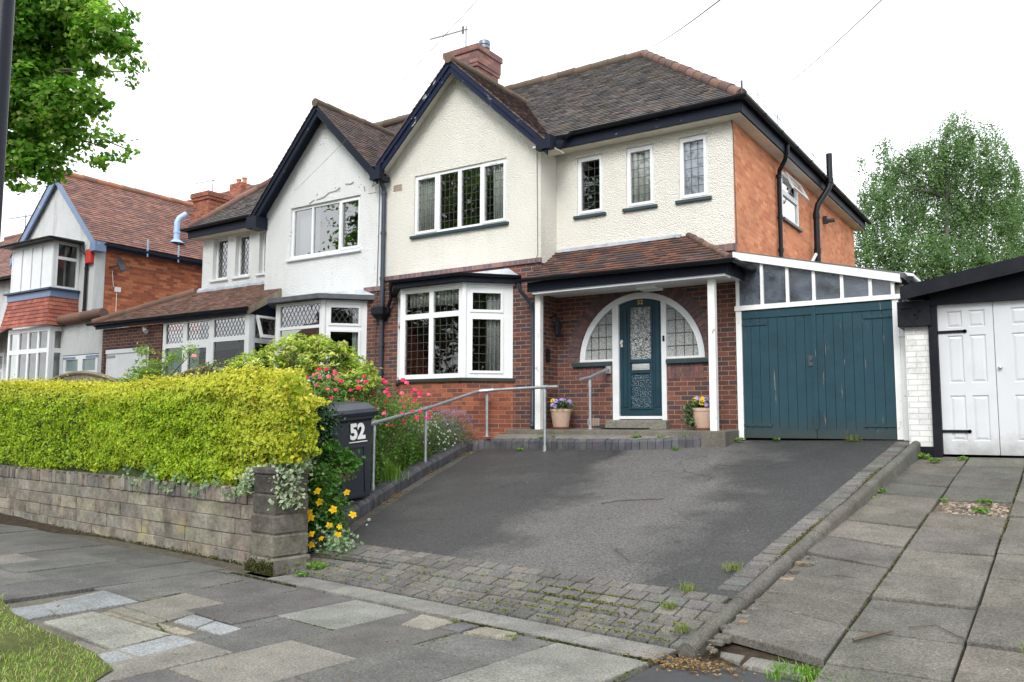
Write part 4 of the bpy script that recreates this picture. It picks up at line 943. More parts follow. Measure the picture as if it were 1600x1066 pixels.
panel(dm, FDd, [(x0, 1.64), (x1, 1.64)] + tops, [rect(-6.06, -5.675, 2.56, 3.44), rect(-6.05, -5.68, 1.76, 2.34)], -.05, 0)
panel(dm, FDd, rect(-6.085, -5.65, 2.52, 3.465), [rect(-6.055, -5.68, 2.565, 3.435)], 0, .016); panel(dm, FDd, rect(-6.085, -5.65, 1.74, 2.52 - .004), [rect(-6.045, -5.685, 1.765, 2.335), rect(-6.06, -5.67, 2.36, 2.505)], 0, .015)
for u0, u1 in ((-6.205, -6.11), (-5.625, -5.53)): panel(dm, FDd, rect(u0, u1, 1.78, 3.42), [rect(u0 + .016, u1 - .016, 1.8, 3.40)], 0, .014)
fbox(dm, FDd, x0 + .02, x1 - .02, 1.645, 1.70, 0, .02)
dr_ = obj('front_door', dm, m_teal, H)
g = MB(); g.face([FDd.p(a, b, -.02) for a, b in rect(-6.06, -5.675, 2.56, 3.44)]); obj('pane', g, m_obs_door, dr_)
g = MB(); g.face([FDd.p(a, b, -.012) for a, b in rect(-6.05, -5.68, 1.76, 2.34)]); obj('lower_panel', g, m_obs_teal, dr_)
g = MB(); fbox(g, FDd, -6.02, -5.71, 2.385, 2.49, .0, .012); fbox(g, FDd, -5.99, -5.74, 2.405, 2.47, .0125, .018); obj('letterbox', g, m_steel, dr_, bevel=.003)
g = MB(); fbox(g, FDd, -6.225, -6.185, 2.78, 2.90, 0, .02); g.tube([FDd.p(-6.205, 2.85, .02), FDd.p(-6.205, 2.85, .05)], .022, 12); obj('lock', g, m_steel, dr_)
def text(name, s, size, mat, parent, F, u, v, d, ext=.003, al='CENTER', shear=0, bold=.0):
    cu = bpy.data.curves.new(name, 'FONT'); cu.body = s; cu.size = size; cu.align_x = al; cu.align_y = 'CENTER'; cu.extrude = ext; cu.offset = bold; cu.resolution_u = 4
    t = bpy.data.objects.new('tmp', cu); COL.objects.link(t); bpy.context.view_layer.update()
    me = bpy.data.meshes.new_from_object(t.evaluated_get(bpy.context.evaluated_depsgraph_get())); bpy.data.objects.remove(t)
    M_ = Matrix(((F.u.x, 0, F.n.x, 0), (F.u.y, 0, F.n.y, 0), (F.u.z, 1, F.n.z, 0), (0, 0, 0, 1)))
    me.transform(Matrix.Translation(F.p(u, v, d) - wloc(parent)) @ M_)
    me.materials.append(mat); o = bpy.data.objects.new(name, me); fin(o, parent, wloc(parent)); return o
text('house_number', '52', .105, m_brass, dr_, FDd, -5.865, 3.515, .006, .003, bold=.002)
g = MB(); fbox(g, FD, -5.452, -5.42, 2.84, 2.93, -.012, .008); obj('door_bell', g, m_black, DF, bevel=.004)
tsl = MB(); tsl.hexa([(-6.42, 12.44, 1.412), (-5.34, 12.44, 1.412), (-5.34, 12.7, 1.43), (-6.42, 12.7, 1.43), (-6.42, 12.44, 1.555), (-5.34, 12.44, 1.555), (-5.34, 12.7, 1.57), (-6.42, 12.7, 1.57)], (.2, .19, .17))
obj('door_step', tsl, m_step, H, bevel=.012)
ib = MB(); ib.box((-6.3, 12.9, 1.4), (-5.4, 12.95, 3.7)); obj('hall_screen', ib, m_interior, H)
# porch
pr = MB(); E = 3.90
tiles(pr, [(-7.56, 11.62, E - .03), (-3.96, 11.62, E - .03), (-4.98, 12.6, 4.52), (-7.44, 12.6, 4.52), (-7.5, 12.06, 4.18)], PAL_PORCH, .1, .165, .018, .006)
tiles(pr, [(-3.96, 11.62, E - .03), (-3.96, 12.6, E - .03), (-4.98, 12.6, 4.52)], PAL_PORCH, .1, .165, .018, .006)
po = obj('porch_roof', pr, m_tile_porch, H)
rr = MB(); ridge(rr, (-3.98, 11.64, E + .0), (-4.97, 12.58, 4.53), PAL_HIP, .05, .12); obj('hip_tiles', rr, m_tile_porch, po, smooth=True)
fl = MB(); fl.box((-5.1, 12.55, 4.50), (-7.4, 12.6, 4.56)); obj('flashing', fl, m_leadsheet, po)
pf = MB(); pf.box((-7.5, 11.72, 3.70), (-4.06, 11.75, 3.86)); pf.box((-4.09, 11.752, 3.702), (-4.06, 12.6, 3.858)); obj('porch_fascia', pf, m_navy2, H)
pw = MB(); pw.box((-7.42, 11.753, 3.66), (-4.10, 12.02, 3.70)); pw.box((-7.43, 12.02, 3.705), (-4.1, 12.595, 3.73)); obj('porch_ceiling', pw, m_wpaint2, H)
g = MB(); gutter(g, [(-7.62, 11.6, 3.90), (-3.92, 11.58, 3.87), (-3.92, 12.62, 3.86)], .055); obj('porch_gutter', g, m_gutter, H)
for x in (-7.46, -4.42):
    p_ = MB(); p_.box((x, 11.9, 1.40), (x + .105, 12.005, 3.66)); obj('porch_post', p_, m_wpaint, H, bevel=.006)
dp = MB(); dp.tube([(-7.6, 11.62, 3.85), (-7.6, 11.66, 3.72), (-7.56, 11.85, 3.58), (-7.555, 11.98, 3.46), (-7.555, 11.99, 3.3), (-7.555, 11.99, 1.5), (-7.555, 11.95, 1.44)], .036, 10)
for z in (3.1, 2.1, 1.5): dp.tube([(-7.555, 11.99, z - .025), (-7.555, 11.99, z + .025)], .045, 10)
obj('downpipe', dp, m_pipe, H, smooth=True)
lt = MB(); lt.tube([(-7.42, 12.33, 3.32), (-7.3, 12.33, 3.36), (-7.27, 12.33, 3.28)], .012, 6); lt.lathe((-7.27, 12.33, 2.98), [(.02, 0), (.05, .04), (.075, .2), (.085, .21), (.05, .27), (.01, .31)], 8); obj('porch_lantern', lt, m_black, H)
kb_ = MB(); kb_.box((-7.44, 12.22, 2.55), (-7.395, 12.30, 2.78)); obj('key_safe', kb_, m_black, H, bevel=.01)
cl = MB(); cl.box((-5.62, 12.0, 3.62), (-5.3, 12.3, 3.66)); obj('porch_light', cl, m_upvc, H)
# curtains (each hangs by itself)
def curtain(label, p0, p1, z0, z1, amp=.03, waves=7, cat='curtain', m=m_curtain, name='curtain'):
    p0 = Vector(p0); p1 = Vector(p1); d = p1 - p0; q = Vector((-d.y, d.x, 0)).normalized(); n = waves * 6
    mb = MB(); vs = []
    for z in (z0, z1):
        for i in range(n + 1): t = i / n; vs.append(p0 + d * t + q * (amp * math.sin(t * waves * 2 * math.pi + (.6 if z == z0 else 0))) + Vector((0, 0, z + (0.015 * math.sin(t * waves * 6.28 + 1) if z == z0 else 0))))
    mb.mesh(vs, [(i, i + 1, n + 2 + i, n + 1 + i) for i in range(n)])
    o = obj(name, mb, m, None, smooth=True); tag(o, label, cat, 'curtains hanging inside windows'); s_ = o.modifiers.new('cloth', 'SOLIDIFY'); s_.thickness = .003; return o
curtain('pale curtain at the left edge of the right-hand gable window', (-10.26, 12.19, 0), (-9.86, 12.2, 0), 4.9, 6.25)
curtain('pale curtain at the right edge of the right-hand gable window', (-8.54, 12.2, 0), (-8.17, 12.19, 0), 4.9, 6.25)
curtain('ruched net pelmet across the top of the bay window beside the porch', (-9.98, 11.6, 0), (-8.7, 11.6, 0), 3.60, 3.92, .035, 16, 'pelmet', m_curtain, 'net_pelmet')
curtain('long pale drape at the right end of the bay window beside the porch', (-8.42, 11.86, 0), (-8.08, 12.16, 0), 2.2, 3.95, .03, 6)
curtain('light blind behind the small upstairs window nearest the brick side', (-5.1, 12.70, 0), (-4.66, 12.70, 0), 5.0, 6.2, .004, 4, 'blind', simple('blind_lavender', (.62, .64, .72), .9, .05), 'window_blind')
curtain('thin net behind the middle small upstairs window', (-6.02, 12.71, 0), (-5.62, 12.71, 0), 5.0, 6.2, .02, 4)
curtain('pale net filling the left light of the white gable window', (-13.74, 12.3, 0), (-13.12, 12.3, 0), 4.85, 6.1, .01, 8)
curtain('beige drape in the side light of the left bay window', (-11.75, 11.95, 0), (-11.5, 12.2, 0), 2.3, 3.9, .02, 5)
# ---- left house
GXL, GZL, GLL, GLR = -12.74, 8.13, 1.08, 1.0
def gzl(x): return GZL - (GLL if x < GXL else GLR) * abs(x - GXL)
wl = MB()
panel(wl, FG, [(-14.55, 4.08), (XP, 4.08), (XP, gzl(XP) - .09), (GXL, GZL - .1), (-14.55, gzl(-14.55) - .09)], [rect(-13.77, -11.72, 4.98, 6.1)], -.27, 0)
w3l = [(-17.1, -16.56), (-16.27, -15.78), (-15.42, -14.93)]
panel(wl, FD, rect(-17.5, -14.55, 3.2, 6.25), [rect(a, b, 4.92, 5.93) for a, b in w3l], -.27, 0)
FRl = Fr((-14.55, 0, 0), (0, -1, 0), (-1, 0, 0)); panel(wl, FRl, rect(-YD, -YG - .27, 3.0, 6.3), (), -.25, 0)
wl.box((-17.5, 12.87, 3.0), (-17.23, 21.4, 6.2))
obj('wall', wl, m_white_rc, L)
lw = MB(); panel(lw, FG, rect(-14.55, XP, .9, 4.08), [rect(-13.95, -11.5, 2.3, 3.95)], -.27, 0); lw.box((-17.5, 12.6, .9), (-14.55, 12.87, 3.2)); lw.box((-17.5, 21.2, .9), (-11.3, 21.4, 6.2)); lw.box((-17.5, 12.87, .9), (-17.23, 21.2, 3.0))
obj('brick_wall', lw, m_brick, L)
cr = MB()
for pts in ([(-12.98, 6.17), (-12.75, 6.2), (-12.62, 6.27), (-12.4, 6.28), (-12.32, 6.33)], [(-12.15, 6.38), (-12.0, 6.36), (-11.92, 6.39)], [(-13.2, 6.12), (-13.05, 6.18)], [(-11.62, 6.25), (-11.6, 6.15)]):
    for a, b in zip(pts, pts[1:]): fbar(cr, FG, a, b, .022, .0, .012)
obj('wall_crack', cr, simple('crack_render', (.30, .29, .27), .9), L)
sc = MB(); fbox(sc, FG, -11.55, XP, 4.08, 4.17, 0, .035); obj('string_course', sc, m_purple, L)
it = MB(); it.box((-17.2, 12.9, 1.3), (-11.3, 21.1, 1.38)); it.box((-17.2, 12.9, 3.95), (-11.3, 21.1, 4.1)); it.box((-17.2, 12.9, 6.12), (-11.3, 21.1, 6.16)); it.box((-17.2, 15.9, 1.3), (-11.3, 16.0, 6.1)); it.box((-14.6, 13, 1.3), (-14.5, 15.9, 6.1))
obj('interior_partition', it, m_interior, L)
dia = ('dia', .11, .17)
for a, b in w3l: window(L, FD, a, b, 4.92, 5.93, [(a + .05, b - .05, 4.98, 5.88)], sill=(m_wpaint2, .05), lead=dia, recess=.11, gl=m_glass_sky)
window(L, FG, -13.77, -11.72, 4.98, 6.1, [(-13.71, -13.17, 5.05, 6.04), (-13.12, -12.36, 5.05, 6.04), (-12.27, -11.80, 5.07, 6.02)], sill=(m_wpaint2, .06), openers=(2,), recess=.05, gl=m_glass_sky, vents=False)
fp = [(-13.30, -12.16, 2.4, 3.36), (-13.30, -12.16, 3.42, 3.84)]; rp = [(.16, .70, 2.4, 3.28), (.16, .70, 3.44, 3.76)]
bay_window(L, -13.39, -12.08, 11.45, .62, 2.32, 3.88, fp, rp, ([None, dia], [None, dia]), m_wpaint2, 3.99, gl=m_glass_sky, gls=m_glass)
bay_roof(L, -13.39, -12.08, 11.45, .62, 3.91, YG, 4.14, .2, m_leadsheet, simple('fascia_grey_wood', (.09, .095, .11), .6, .3, 5), .09)
bs2 = MB()
P = [(-14.0, YG), (-13.37, 11.47), (-12.1, 11.47), (-11.48, YG)]
for a, b in zip(P, P[1:]): bs2.hexa([(a[0], a[1], .9), (b[0], b[1], .9), (b[0], b[1] + .12, .9), (a[0], a[1] + .12, .9), (a[0], a[1], 2.26), (b[0], b[1], 2.26), (b[0], b[1] + .12, 2.26), (a[0], a[1] + .12, 2.26)])
obj('bay_base', bs2, m_brick_bay, L)
ME2 = 6.25; RZ2 = RZ - .05; MS2 = (RZ2 - ME2) / 3.0
rt = MB()
tiles(rt, [(-17.78, 12.3, ME2 - .06), (XP, 12.3, ME2 + .12), (XP, RY, RZ2), (-15.0, RY, RZ2)], PAL_MAIN, .1, .165)
tiles(rt, [(-17.78, 12.3, ME2 - .06), (-17.78, 21.6, ME2 - .06), (-15.0, 18.6, RZ2), (-15.0, RY, RZ2)], PAL_MAIN, .16, .33)
rt.face([(XP, RY, RZ2), (-15.0, RY, RZ2), (-15.0, 18.6, RZ2), (-12, 21.6, ME2), (XP, 20.0, ME2 + 1)]); rt.face([(-17.78, 21.6, ME2), (-12, 21.6, ME2), (-15.0, 18.6, RZ2)])
mr = obj('roof', rt, m_tile_main, L)
rd_ = MB(); ridge(rd_, (-17.73, 12.36, ME2), (-15.0, RY, RZ2 + .02), PAL_HIP, .085, .36); obj('hip_tiles', rd_, m_tile_porch, mr, smooth=True)
rd_ = MB(); ridge(rd_, (-15.0, RY, RZ2 + .02), (XP, RY, RZ2 + .02), PAL_RIDGE, .1, .4); obj('ridge_tiles', rd_, m_tile_main, mr, smooth=True)
fa = MB(); fa.box((-17.73, 12.32, 5.97), (-14.5, 12.35, 6.17)); fa.box((-17.74, 12.351, 5.97), (-17.71, 21.5, 6.17)); obj('fascia', fa, m_navy2, L)
sf = MB(); sf.box((-17.70, 12.352, 5.96), (-14.55, 12.6, 5.98)); sf.box((-17.70, 12.6, 5.96), (-17.5, 21.4, 5.98)); obj('soffit', sf, m_soffit, L)
g = MB(); gutter(g, [(-14.5, 12.25, 6.23), (-17.83, 12.25, 6.19), (-17.83, 21.6, 6.17)], .062); obj('gutter', g, m_gutter, L)
gable_roof(L, GXL, GZL, GLL, GLR, -14.72, XP, 11.72, ME2, MS2, PAL_GAB)
barge(L, GXL, GZL, GLL, GLR, -14.74, XP + .02, 11.742, m_navy2)
verge_soffit(L, GXL, GZL, GLL, GLR, -14.7, XP, 11.79, YG + .02, m_navy2)
kf = MB(); kf.box((-14.82, 11.73, 5.72), (-14.5, 12.05, 5.98)); obj('bargeboard_foot', kf, m_navy2, L)
# glazed porch and store under one long lean-to roof
pr = MB(); tiles(pr, [(-19.75, 11.2, 3.88), (-14.0, 11.2, 3.88), (-14.0, 12.6, 4.66), (-17.75, 12.6, 4.66)], PAL_LP, .09, .165)
po = obj('porch_roof', pr, m_tile_porch, L)
rr = MB(); ridge(rr, (-19.75, 11.22, 3.90), (-17.75, 12.6, 4.68), [lin((120, 92, 78)), lin((104, 84, 74))], .1, .4); obj('hip_tiles', rr, m_tile_porch, po, smooth=True)
vb = MB(); vb.hexa([(-14.03, 11.2, 3.72), (-13.98, 11.2, 3.72), (-13.98, 12.06, 4.2), (-14.03, 12.06, 4.2), (-14.03, 11.2, 3.87), (-13.98, 11.2, 3.87), (-13.98, 12.06, 4.36), (-14.03, 12.06, 4.36)]); obj('verge_board', vb, m_woodgrey, po)
fl = MB(); fl.hexa([(-17.6, 12.54, 4.64), (-14.5, 12.54, 4.64), (-14.5, 12.6, 4.64), (-17.6, 12.6, 4.64), (-17.6, 12.54, 4.70), (-14.5, 12.54, 4.70), (-14.5, 12.6, 4.76), (-17.6, 12.6, 4.76)]); obj('flashing', fl, m_leadsheet, po)
g = MB(); gutter(g, [(-19.85, 11.13, 3.88), (-13.95, 11.13, 3.86)], .055); obj('porch_gutter', g, m_gutter, L)
pf = MB(); pf.box((-19.7, 11.24, 3.74), (-14.05, 11.27, 3.86)); pf.hexa([(-14.07, 11.272, 3.74), (-14.04, 11.272, 3.74), (-14.04, 12.06, 3.74), (-14.07, 12.06, 3.74), (-14.07, 11.272, 3.86), (-14.04, 11.272, 3.86), (-14.04, 12.06, 4.3), (-14.07, 12.06, 4.3)]); obj('porch_fascia', pf, m_navy2, L)
FP = Fr((0, 11.35, 0), (1, 0, 0), (0, -1, 0))
sbr = MB(); panel(sbr, FP, rect(-19.55, -17.15, .8, 3.74), [rect(-19.45, -17.62, .9, 3.26)], -.2, 0); sbr.box((-19.55, 11.55, .8), (-19.4, 12.6, 3.74))
obj('store_wall', sbr, m_brick, L)
sdr = MB(); panel(sdr, FP, rect(-19.43, -17.64, .9, 3.24), [], -.1, -.05)
for k in range(18): fbox(sdr, FP, -19.42 + k * .099, -19.42 + k * .099 + .092, .92, 3.1, -.05, -.042)
fbox(sdr, FP, -19.43, -17.64, 3.14, 3.24, -.05, -.02)
st_d = obj('store_door', sdr, m_wpaint2, L)
hg = MB(); fbox(hg, FP, -19.42, -19.05, 3.04, 3.10, -.04, -.03); fbox(hg, FP, -18.0, -17.66, 3.08, 3.16, -.04, -.03); obj('hinge', hg, simple('hinge_grey', (.3, .31, .33), .6), st_d)
pan = [(-16.99, -16.36, 2.0, 3.16), (-16.99, -16.36, 3.26, 3.70), (-16.16, -15.52, 2.0, 3.12), (-16.22, -15.45, 3.30, 3.70), (-15.28, -14.22, 2.0, 3.22), (-15.28, -14.22, 3.32, 3.70)]
window(L, FP, -17.1, -14.08, 1.3, 3.76, pan, name='porch_window', gl=(m_glass_dark, m_glass_sky), lead=[None, dia, None, dia, None, dia])
FPs = Fr((-14.08, 11.35, 0), (0, 1, 0), (1, 0, 0))
ps_ = window(L, FPs, .05, .72, 1.3, 3.76, [(.12, .66, 2.0, 3.16), (.12, .66, 3.26, 3.70)], name='porch_window', gl=(m_glass_dark, m_glass_sky), lead=[None, dia])
op = MB()
for (u0, u1, t0, t1) in ((.08, .72, 0, .05), (.08, .72, .43, .5), (.08, .14, .05, .43), (.66, .72, .05, .43)):
    c = []
    for dd in (0, .04):
        for (u, t) in ((u0, t0), (u1, t0), (u1, t1), (u0, t1)): c.append((-14.04 + t * .35 + dd, 11.35 + u, 3.72 - t * .95 + dd * .3))
    op.hexa(c)
obj('open_vent_sash', op, m_upvc, ps_)
ppo = MB(); ppo.box((-14.2, 11.3, 1.2), (-14.06, 11.42, 3.76)); obj('porch_post', ppo, m_upvc, L)
cm = MB(); cm.tube([FP.p(-17.7, 3.68, .0), FP.p(-17.7, 3.66, .12)], .03, 8); cm.tube([FP.p(-17.66, 3.62, .10), FP.p(-17.45, 3.55, .2)], .05, 8); obj('security_camera', cm, simple('camera_grey', (.35, .35, .36), .5), L)
# arched inner door frame seen through the porch glass
ia = MB()
for k in range(16):
    a0, a1 = math.pi * k / 16, math.pi * (k + 1) / 16
    ia.hexa([FD.p(-15.3 + r * math.cos(a), 2.45 + r * math.sin(a), d) for d in (.0, .06) for r, a in ((.86, a0), (.98, a0), (.98, a1), (.86, a1))])
for x in (-15.8, -14.9): fbox(ia, FD, x, x + .1, 1.3, 3.2, 0, .06)
obj('inner_door_arch', ia, m_wpaint2, L)
dg = MB(); fbox(dg, FD, -16.25, -14.35, 1.3, 3.2, .0, .02); obj('inner_door', dg, simple('inner_door_green', (.03, .09, .07), .5), L)
vt = MB(); fbox(vt, FG, -11.5, -11.3, 6.08, 6.2, 0, .012); obj('air_brick', vt, simple('air_brick_white', (.6, .6, .58), .8), L)
cb = MB(); cb.tube([(-11.18, 12.03, 6.3), (-11.19, 12.04, 5.2), (-11.2, 12.03, 4.0), (-11.22, 12.03, 2.0)], .007, 5); obj('wall_cable', cb, m_cable, L); cb = MB(); cb.tube([(-11.1, 11.85, 6.3), (-11.25, 11.9, 6.15), (-11.2, 12.0, 6.25)], .007, 5); obj('wall_cable', cb, m_cable, L)
ob = MB(); ob.box((-11.98, 12.25, 5.06), (-11.88, 12.33, 5.2)); tag(obj('orange_tub', ob, simple('orange_plastic', (.6, .12, .05), .5)), 'small orange tub on the inner sill of the white gable window', 'tub')
# ------------------------------------------------------------------ left neighbour
N = thing('gabled_house', 'neighbouring house with pale blue trimmed gable, boxed-in white bay and red tiled roof', 'house', (-23, 15, 1.0))
NX, NY = -21.0, 11.87; FN = Fr((0, NY, 0), (1, 0, 0), (0, -1, 0)); FNs = Fr((NX, 0, 0), (0, 1, 0), (1, 0, 0))
NA, NZ = -22.98, 8.36
wl = MB(); panel(wl, FN, [(-25.0, .8), (NX, .8), (NX, 6.3), (NA, NZ - .12), (-25.0, 6.3)], (), -.25, 0); wl.box((-25, 12.12, .8), (-24.75, 21, 6.3)); wl.box((NX - .005, NY - .003, .8), (NX + .012, NY + .28, 6.2))
obj('wall', wl, m_white_rc2, N)
sw = MB(); panel(sw, FNs, rect(NY + .25, 21, .8, 6.2), (), -.25, .0); sw.box((-24.75, 20.8, .8), (-21.25, 21, 8)); obj('side_wall', sw, m_brick_nbr, N)
NS = (NZ - 6.24) / (NA - (NX + .15)) * -1
rt = MB()
tiles(rt, [(NX + .2, NY - .15, 6.2), (NX + .2, 20.5, 6.2), (NA, 20.5, NZ), (NA, NY - .15, NZ)], PAL_RED, .1, .165)
tiles(rt, [(-25.2, NY - .15, 6.2), (-25.2, 20.5, 6.2), (NA, 20.5, NZ), (NA, NY - .15, NZ)], PAL_RED, .2, .4)
mr = obj('roof', rt, m_tile_red, N)
rd_ = MB(); ridge(rd_, (NA, NY - .18, NZ + .01), (NA, 20.5, NZ + .01), [lin((158, 112, 90)), lin((140, 104, 88))], .1, .4); obj('ridge_tiles', rd_, m_tile_red, mr, smooth=True)
bg_ = MB()
for sg, xe in ((1, NX + .2), (-1, -25.2)):
    bg_.mesh([(NA, NY - .13, NZ - .03), (xe, NY - .13, 6.16), (xe, NY - .13, 5.92), (NA, NY - .13, NZ - .3), (NA, NY - .08, NZ - .03), (xe, NY - .08, 6.16), (xe, NY - .08, 5.92), (NA, NY - .08, NZ - .3)], [(0, 1, 2, 3), (7, 6, 5, 4), (0, 4, 5, 1), (1, 5, 6, 2), (2, 6, 7, 3), (3, 7, 4, 0)])
obj('bargeboard', bg_, m_blue, N)
fb = MB(); fb.box((NX + .0, NY - .15, 5.92), (NX + .25, NY + .15, 6.18)); obj('bargeboard_foot', fb, m_blue, N)
fa = MB(); fa.box((NX + .1, NY + .15, 6.02), (NX + .14, 20.5, 6.18)); obj('fascia', fa, simple('fascia_blue_black', (.02, .03, .06), .4), N)
g = MB(); gutter(g, [(NX + .24, NY + .1, 6.15), (NX + .24, 20.5, 6.12)], .06); gt = obj('gutter', g, simple('gutter_blue_black', (.018, .028, .06), .35), N)
sp = MB()
for k, y in enumerate((13.2, 14.15, 15.1, 16.2, 17.3)): sp.bar((NX + .24, y, 6.0), (NX + .24, y, 6.48), .035, .02)
obj('wire_post', sp, m_flueblue, gt)
fl = MB(); fl.tube([(-21.3, 14.43, 6.6), (-21.3, 14.43, 7.28), (-21.28, 14.48, 7.4), (-21.22, 14.66, 7.56)], .085, 14); fl.tube([(-21.3, 14.43, 6.95), (-21.3, 14.43, 7.02)], .098, 14); fl.lathe((-21.3, 14.43, 6.66), [(.24, .0), (.17, .05), (.10, .1)], 14)
obj('flue_pipe', fl, m_flueblue, N, smooth=True)
chn = MB(); chn.box((-22.25, 15.6, 6.9), (-21.5, 16.45, 8.28)); chn.box((-22.29, 15.56, 8.28), (-21.46, 16.49, 8.38)); chn.box((-22.32, 15.53, 8.38), (-21.43, 16.52, 8.52))
obj('chimney', chn, m_brick_bay, N)
# two-storey bay
nx0, nx1, ny = -23.85, -21.72, 11.17
bw = MB(); bw.box((nx0, ny, 4.9), (nx1, NY, 6.18)); 
FB = Fr((0, ny, 0), (1, 0, 0), (0, -1, 0)); FBs = Fr((nx1, ny, 0), (0, 1, 0), (1, 0, 0))
u = MB(); fbox(u, FB, nx0, nx1, 4.92, 6.2, -.06, .0)
for k in range(4):
    a = nx0 + .08 + k * .51; panel(u, FB, rect(a - .03, a + .5, 4.98, 6.14), [rect(a, a + .46, 5.02, 6.1)], 0, .012, (.9, .92, .92))
ub = obj('boarded_bay', u, m_wpaint2, N)
window(N, FBs, .064, .69, 4.925, 6.195, [(.13, .62, 5.02, 5.72), (.13, .62, 5.8, 6.12)], name='side_light')
bl = MB(); bl.box((nx0 - .05, ny - .05, 4.72), (nx1 + .05, NY - .01, 4.9)); obj('bay_band', bl, m_blue, N)
bl = MB(); bl.box((nx0 - .12, ny - .12, 4.9), (nx1 + .12, NY - .01, 4.945)); obj('bay_ledge', bl, simple('ledge_navy', (.02, .035, .08), .5), N)
HT = [lin((156, 92, 80)), lin((144, 86, 76)), lin((166, 100, 86))]
tb = MB(); tiles(tb, [(nx0 - .12, ny - .14, 3.98), (nx1 + .12, ny - .14, 3.98), (nx1 + .02, ny - .02, 4.72), (nx0 - .02, ny - .02, 4.72)], HT, .105, .165)
tiles(tb, [(nx1 + .12, ny - .14, 3.98), (nx1 + .12, NY, 3.98), (nx1 + .02, NY, 4.72), (nx1 + .02, ny - .02, 4.72)], HT, .105, .165)
obj('hanging_tiles', tb, m_tile_porch, N)
FBl = Fr((0, ny + .02, 0), (1, 0, 0), (0, -1, 0))
pan = []
for k in range(4):
    a = nx0 + .1 + k * .505; pan += [(a, a + .42, 2.4, 3.28), (a, a + .42, 3.4, 3.84)]
window(N, FBl, nx0, nx1, 1.6, 3.96, pan, name='bay_window', gl=m_glass)
window(N, FBs, .096, .69, 1.605, 3.955, [(.16, .62, 2.4, 3.28), (.16, .62, 3.4, 3.84)], name='side_light')
ib = MB(); ib.box((nx0 + .05, ny + .35, 1.6), (nx1 - .1, ny + .4, 3.9)); ib.box((nx0 + .05, ny + .35, 4.95), (nx1 - .1, ny + .4, 6.15)); obj('net_backing', ib, simple('net_grey', (.30, .31, .30), .9), N)
br = MB(); br.box((nx0 - .2, ny - .2, 6.2), (nx1 + .2, NY - .01, 6.26)); obj('bay_roof', br, m_lead, N)
g = MB(); gutter(g, [(nx0 - .25, ny - .23, 6.25), (nx1 + .22, ny - .23, 6.23), (nx1 + .22, NY - .05, 6.2)], .055); obj('gutter', g, m_gutter, N)
dp = MB(); dp.tube([(nx1 + .22, NY - .1, 6.15), (nx1 + .25, NY - .08, 6.0), (nx1 + .42, NY - .06, 5.88), (nx1 + .44, NY - .06, 5.7), (nx1 + .44, NY - .06, 3.6)], .04, 10)
for z in (5.5, 4.4): dp.tube([(nx1 + .44, NY - .06, z - .02), (nx1 + .44, NY - .06, z + .02)], .05, 10)
obj('downpipe', dp, m_gutter, N, smooth=True)
al = MB(); al.box((-21.25, NY - .12, 5.62), (-21.02, NY - .0, 6.0)); obj('alarm_box', al, m_red, N, bevel=.02)
ds = MB(); cD = Vector((-20.72, 12.35, 5.62)); nd = Vector((.78, .5, .28)).normalized(); aD = nd.cross(Vector((0, 0, 1))).normalized(); bD = aD.cross(nd)
rings = []
for j in range(5):
    r = .21 * j / 4; rings.append([cD + aD * (r * .9 * math.cos(t)) + bD * (r * 1.05 * math.sin(t)) + nd * (.09 * (j / 4) ** 2) for t in [2 * math.pi * k / 20 for k in range(20)]])
ds.mesh([q for r in rings for q in r], [(j * 20 + k, j * 20 + (k + 1) % 20, (j + 1) * 20 + (k + 1) % 20, (j + 1) * 20 + k) for j in range(4) for k in range(20)])
ds.tube([cD - nd * .02, (-20.95, 12.3, 5.58), (-21.0, 12.28, 5.58)], .025, 6); ds.tube([cD - bD * .19, cD - bD * .16 + nd * .30], .012, 6); ds.tube([cD - bD * .16 + nd * .27, cD - bD * .13 + nd * .34], .03, 8)
obj('satellite_dish', ds, m_dish, N)
jb = MB(); jb.box((-21.0, 12.45, 4.95), (-20.95, 12.6, 5.08)); jb.tube([(-20.98, 12.35, 5.5), (-20.98, 12.4, 5.1), (-20.98, 12.5, 5.02)], .008, 5); jb.tube([(-20.98, 12.5, 4.95), (-20.98, 12.52, 3.6)], .008, 5); obj('junction_box', jb, m_upvc, N)
# parapet garage of that house
PG = thing('rendered_garage', 'small weathered white garage with a ridge-tiled parapet beside the boxed-in bay', 'garage', (-20.5, 13, 1))
FQ = Fr((0, 11.5, 0), (1, 0, 0), (0, -1, 0))
pw = MB(); panel(pw, FQ, [(-21.75, .8), (-19.72, .8), (-19.72, 4.14), (-21.75, 4.08)], [rect(-21.6, -19.95, .9, 3.2)], -.22, 0); pw.box((-19.94, 11.72, .8), (-19.72, 16, 3.9)); pw.box((-21.0, 15.8, .8), (-19.94, 16, 3.9)); pw.box((-21.0, 11.72, 3.6), (-19.94, 15.8, 3.7))
obj('wall', pw, m_white_rc2, PG)
rr = MB(); ridge(rr, (-21.8, 11.4, 4.10), (-19.66, 11.4, 4.17), [lin((128, 96, 82)), lin((112, 88, 78))], .13, .4); obj('coping_tiles', rr, m_tile_porch, PG, smooth=True)
fr = [(-21.45, -20.88, 2.3, 2.72), (-21.45, -20.88, 2.78, 3.08), (-20.66, -20.08, 2.3, 2.72), (-20.66, -20.08, 2.78, 3.08)]
gd = window(PG, FQ, -21.58, -19.97, .92, 3.18, fr, name='garage_door', fmat=m_wpaint2, gl=simple('frosted_pane', (.16, .22, .22), .25))
hg = MB(); fbox(hg, FQ, -21.58, -21.0, 3.1, 3.15, 0, .012); fbox(hg, FQ, -20.5, -19.97, 3.1, 3.16, 0, .012); obj('hinge', hg, m_blue, gd)
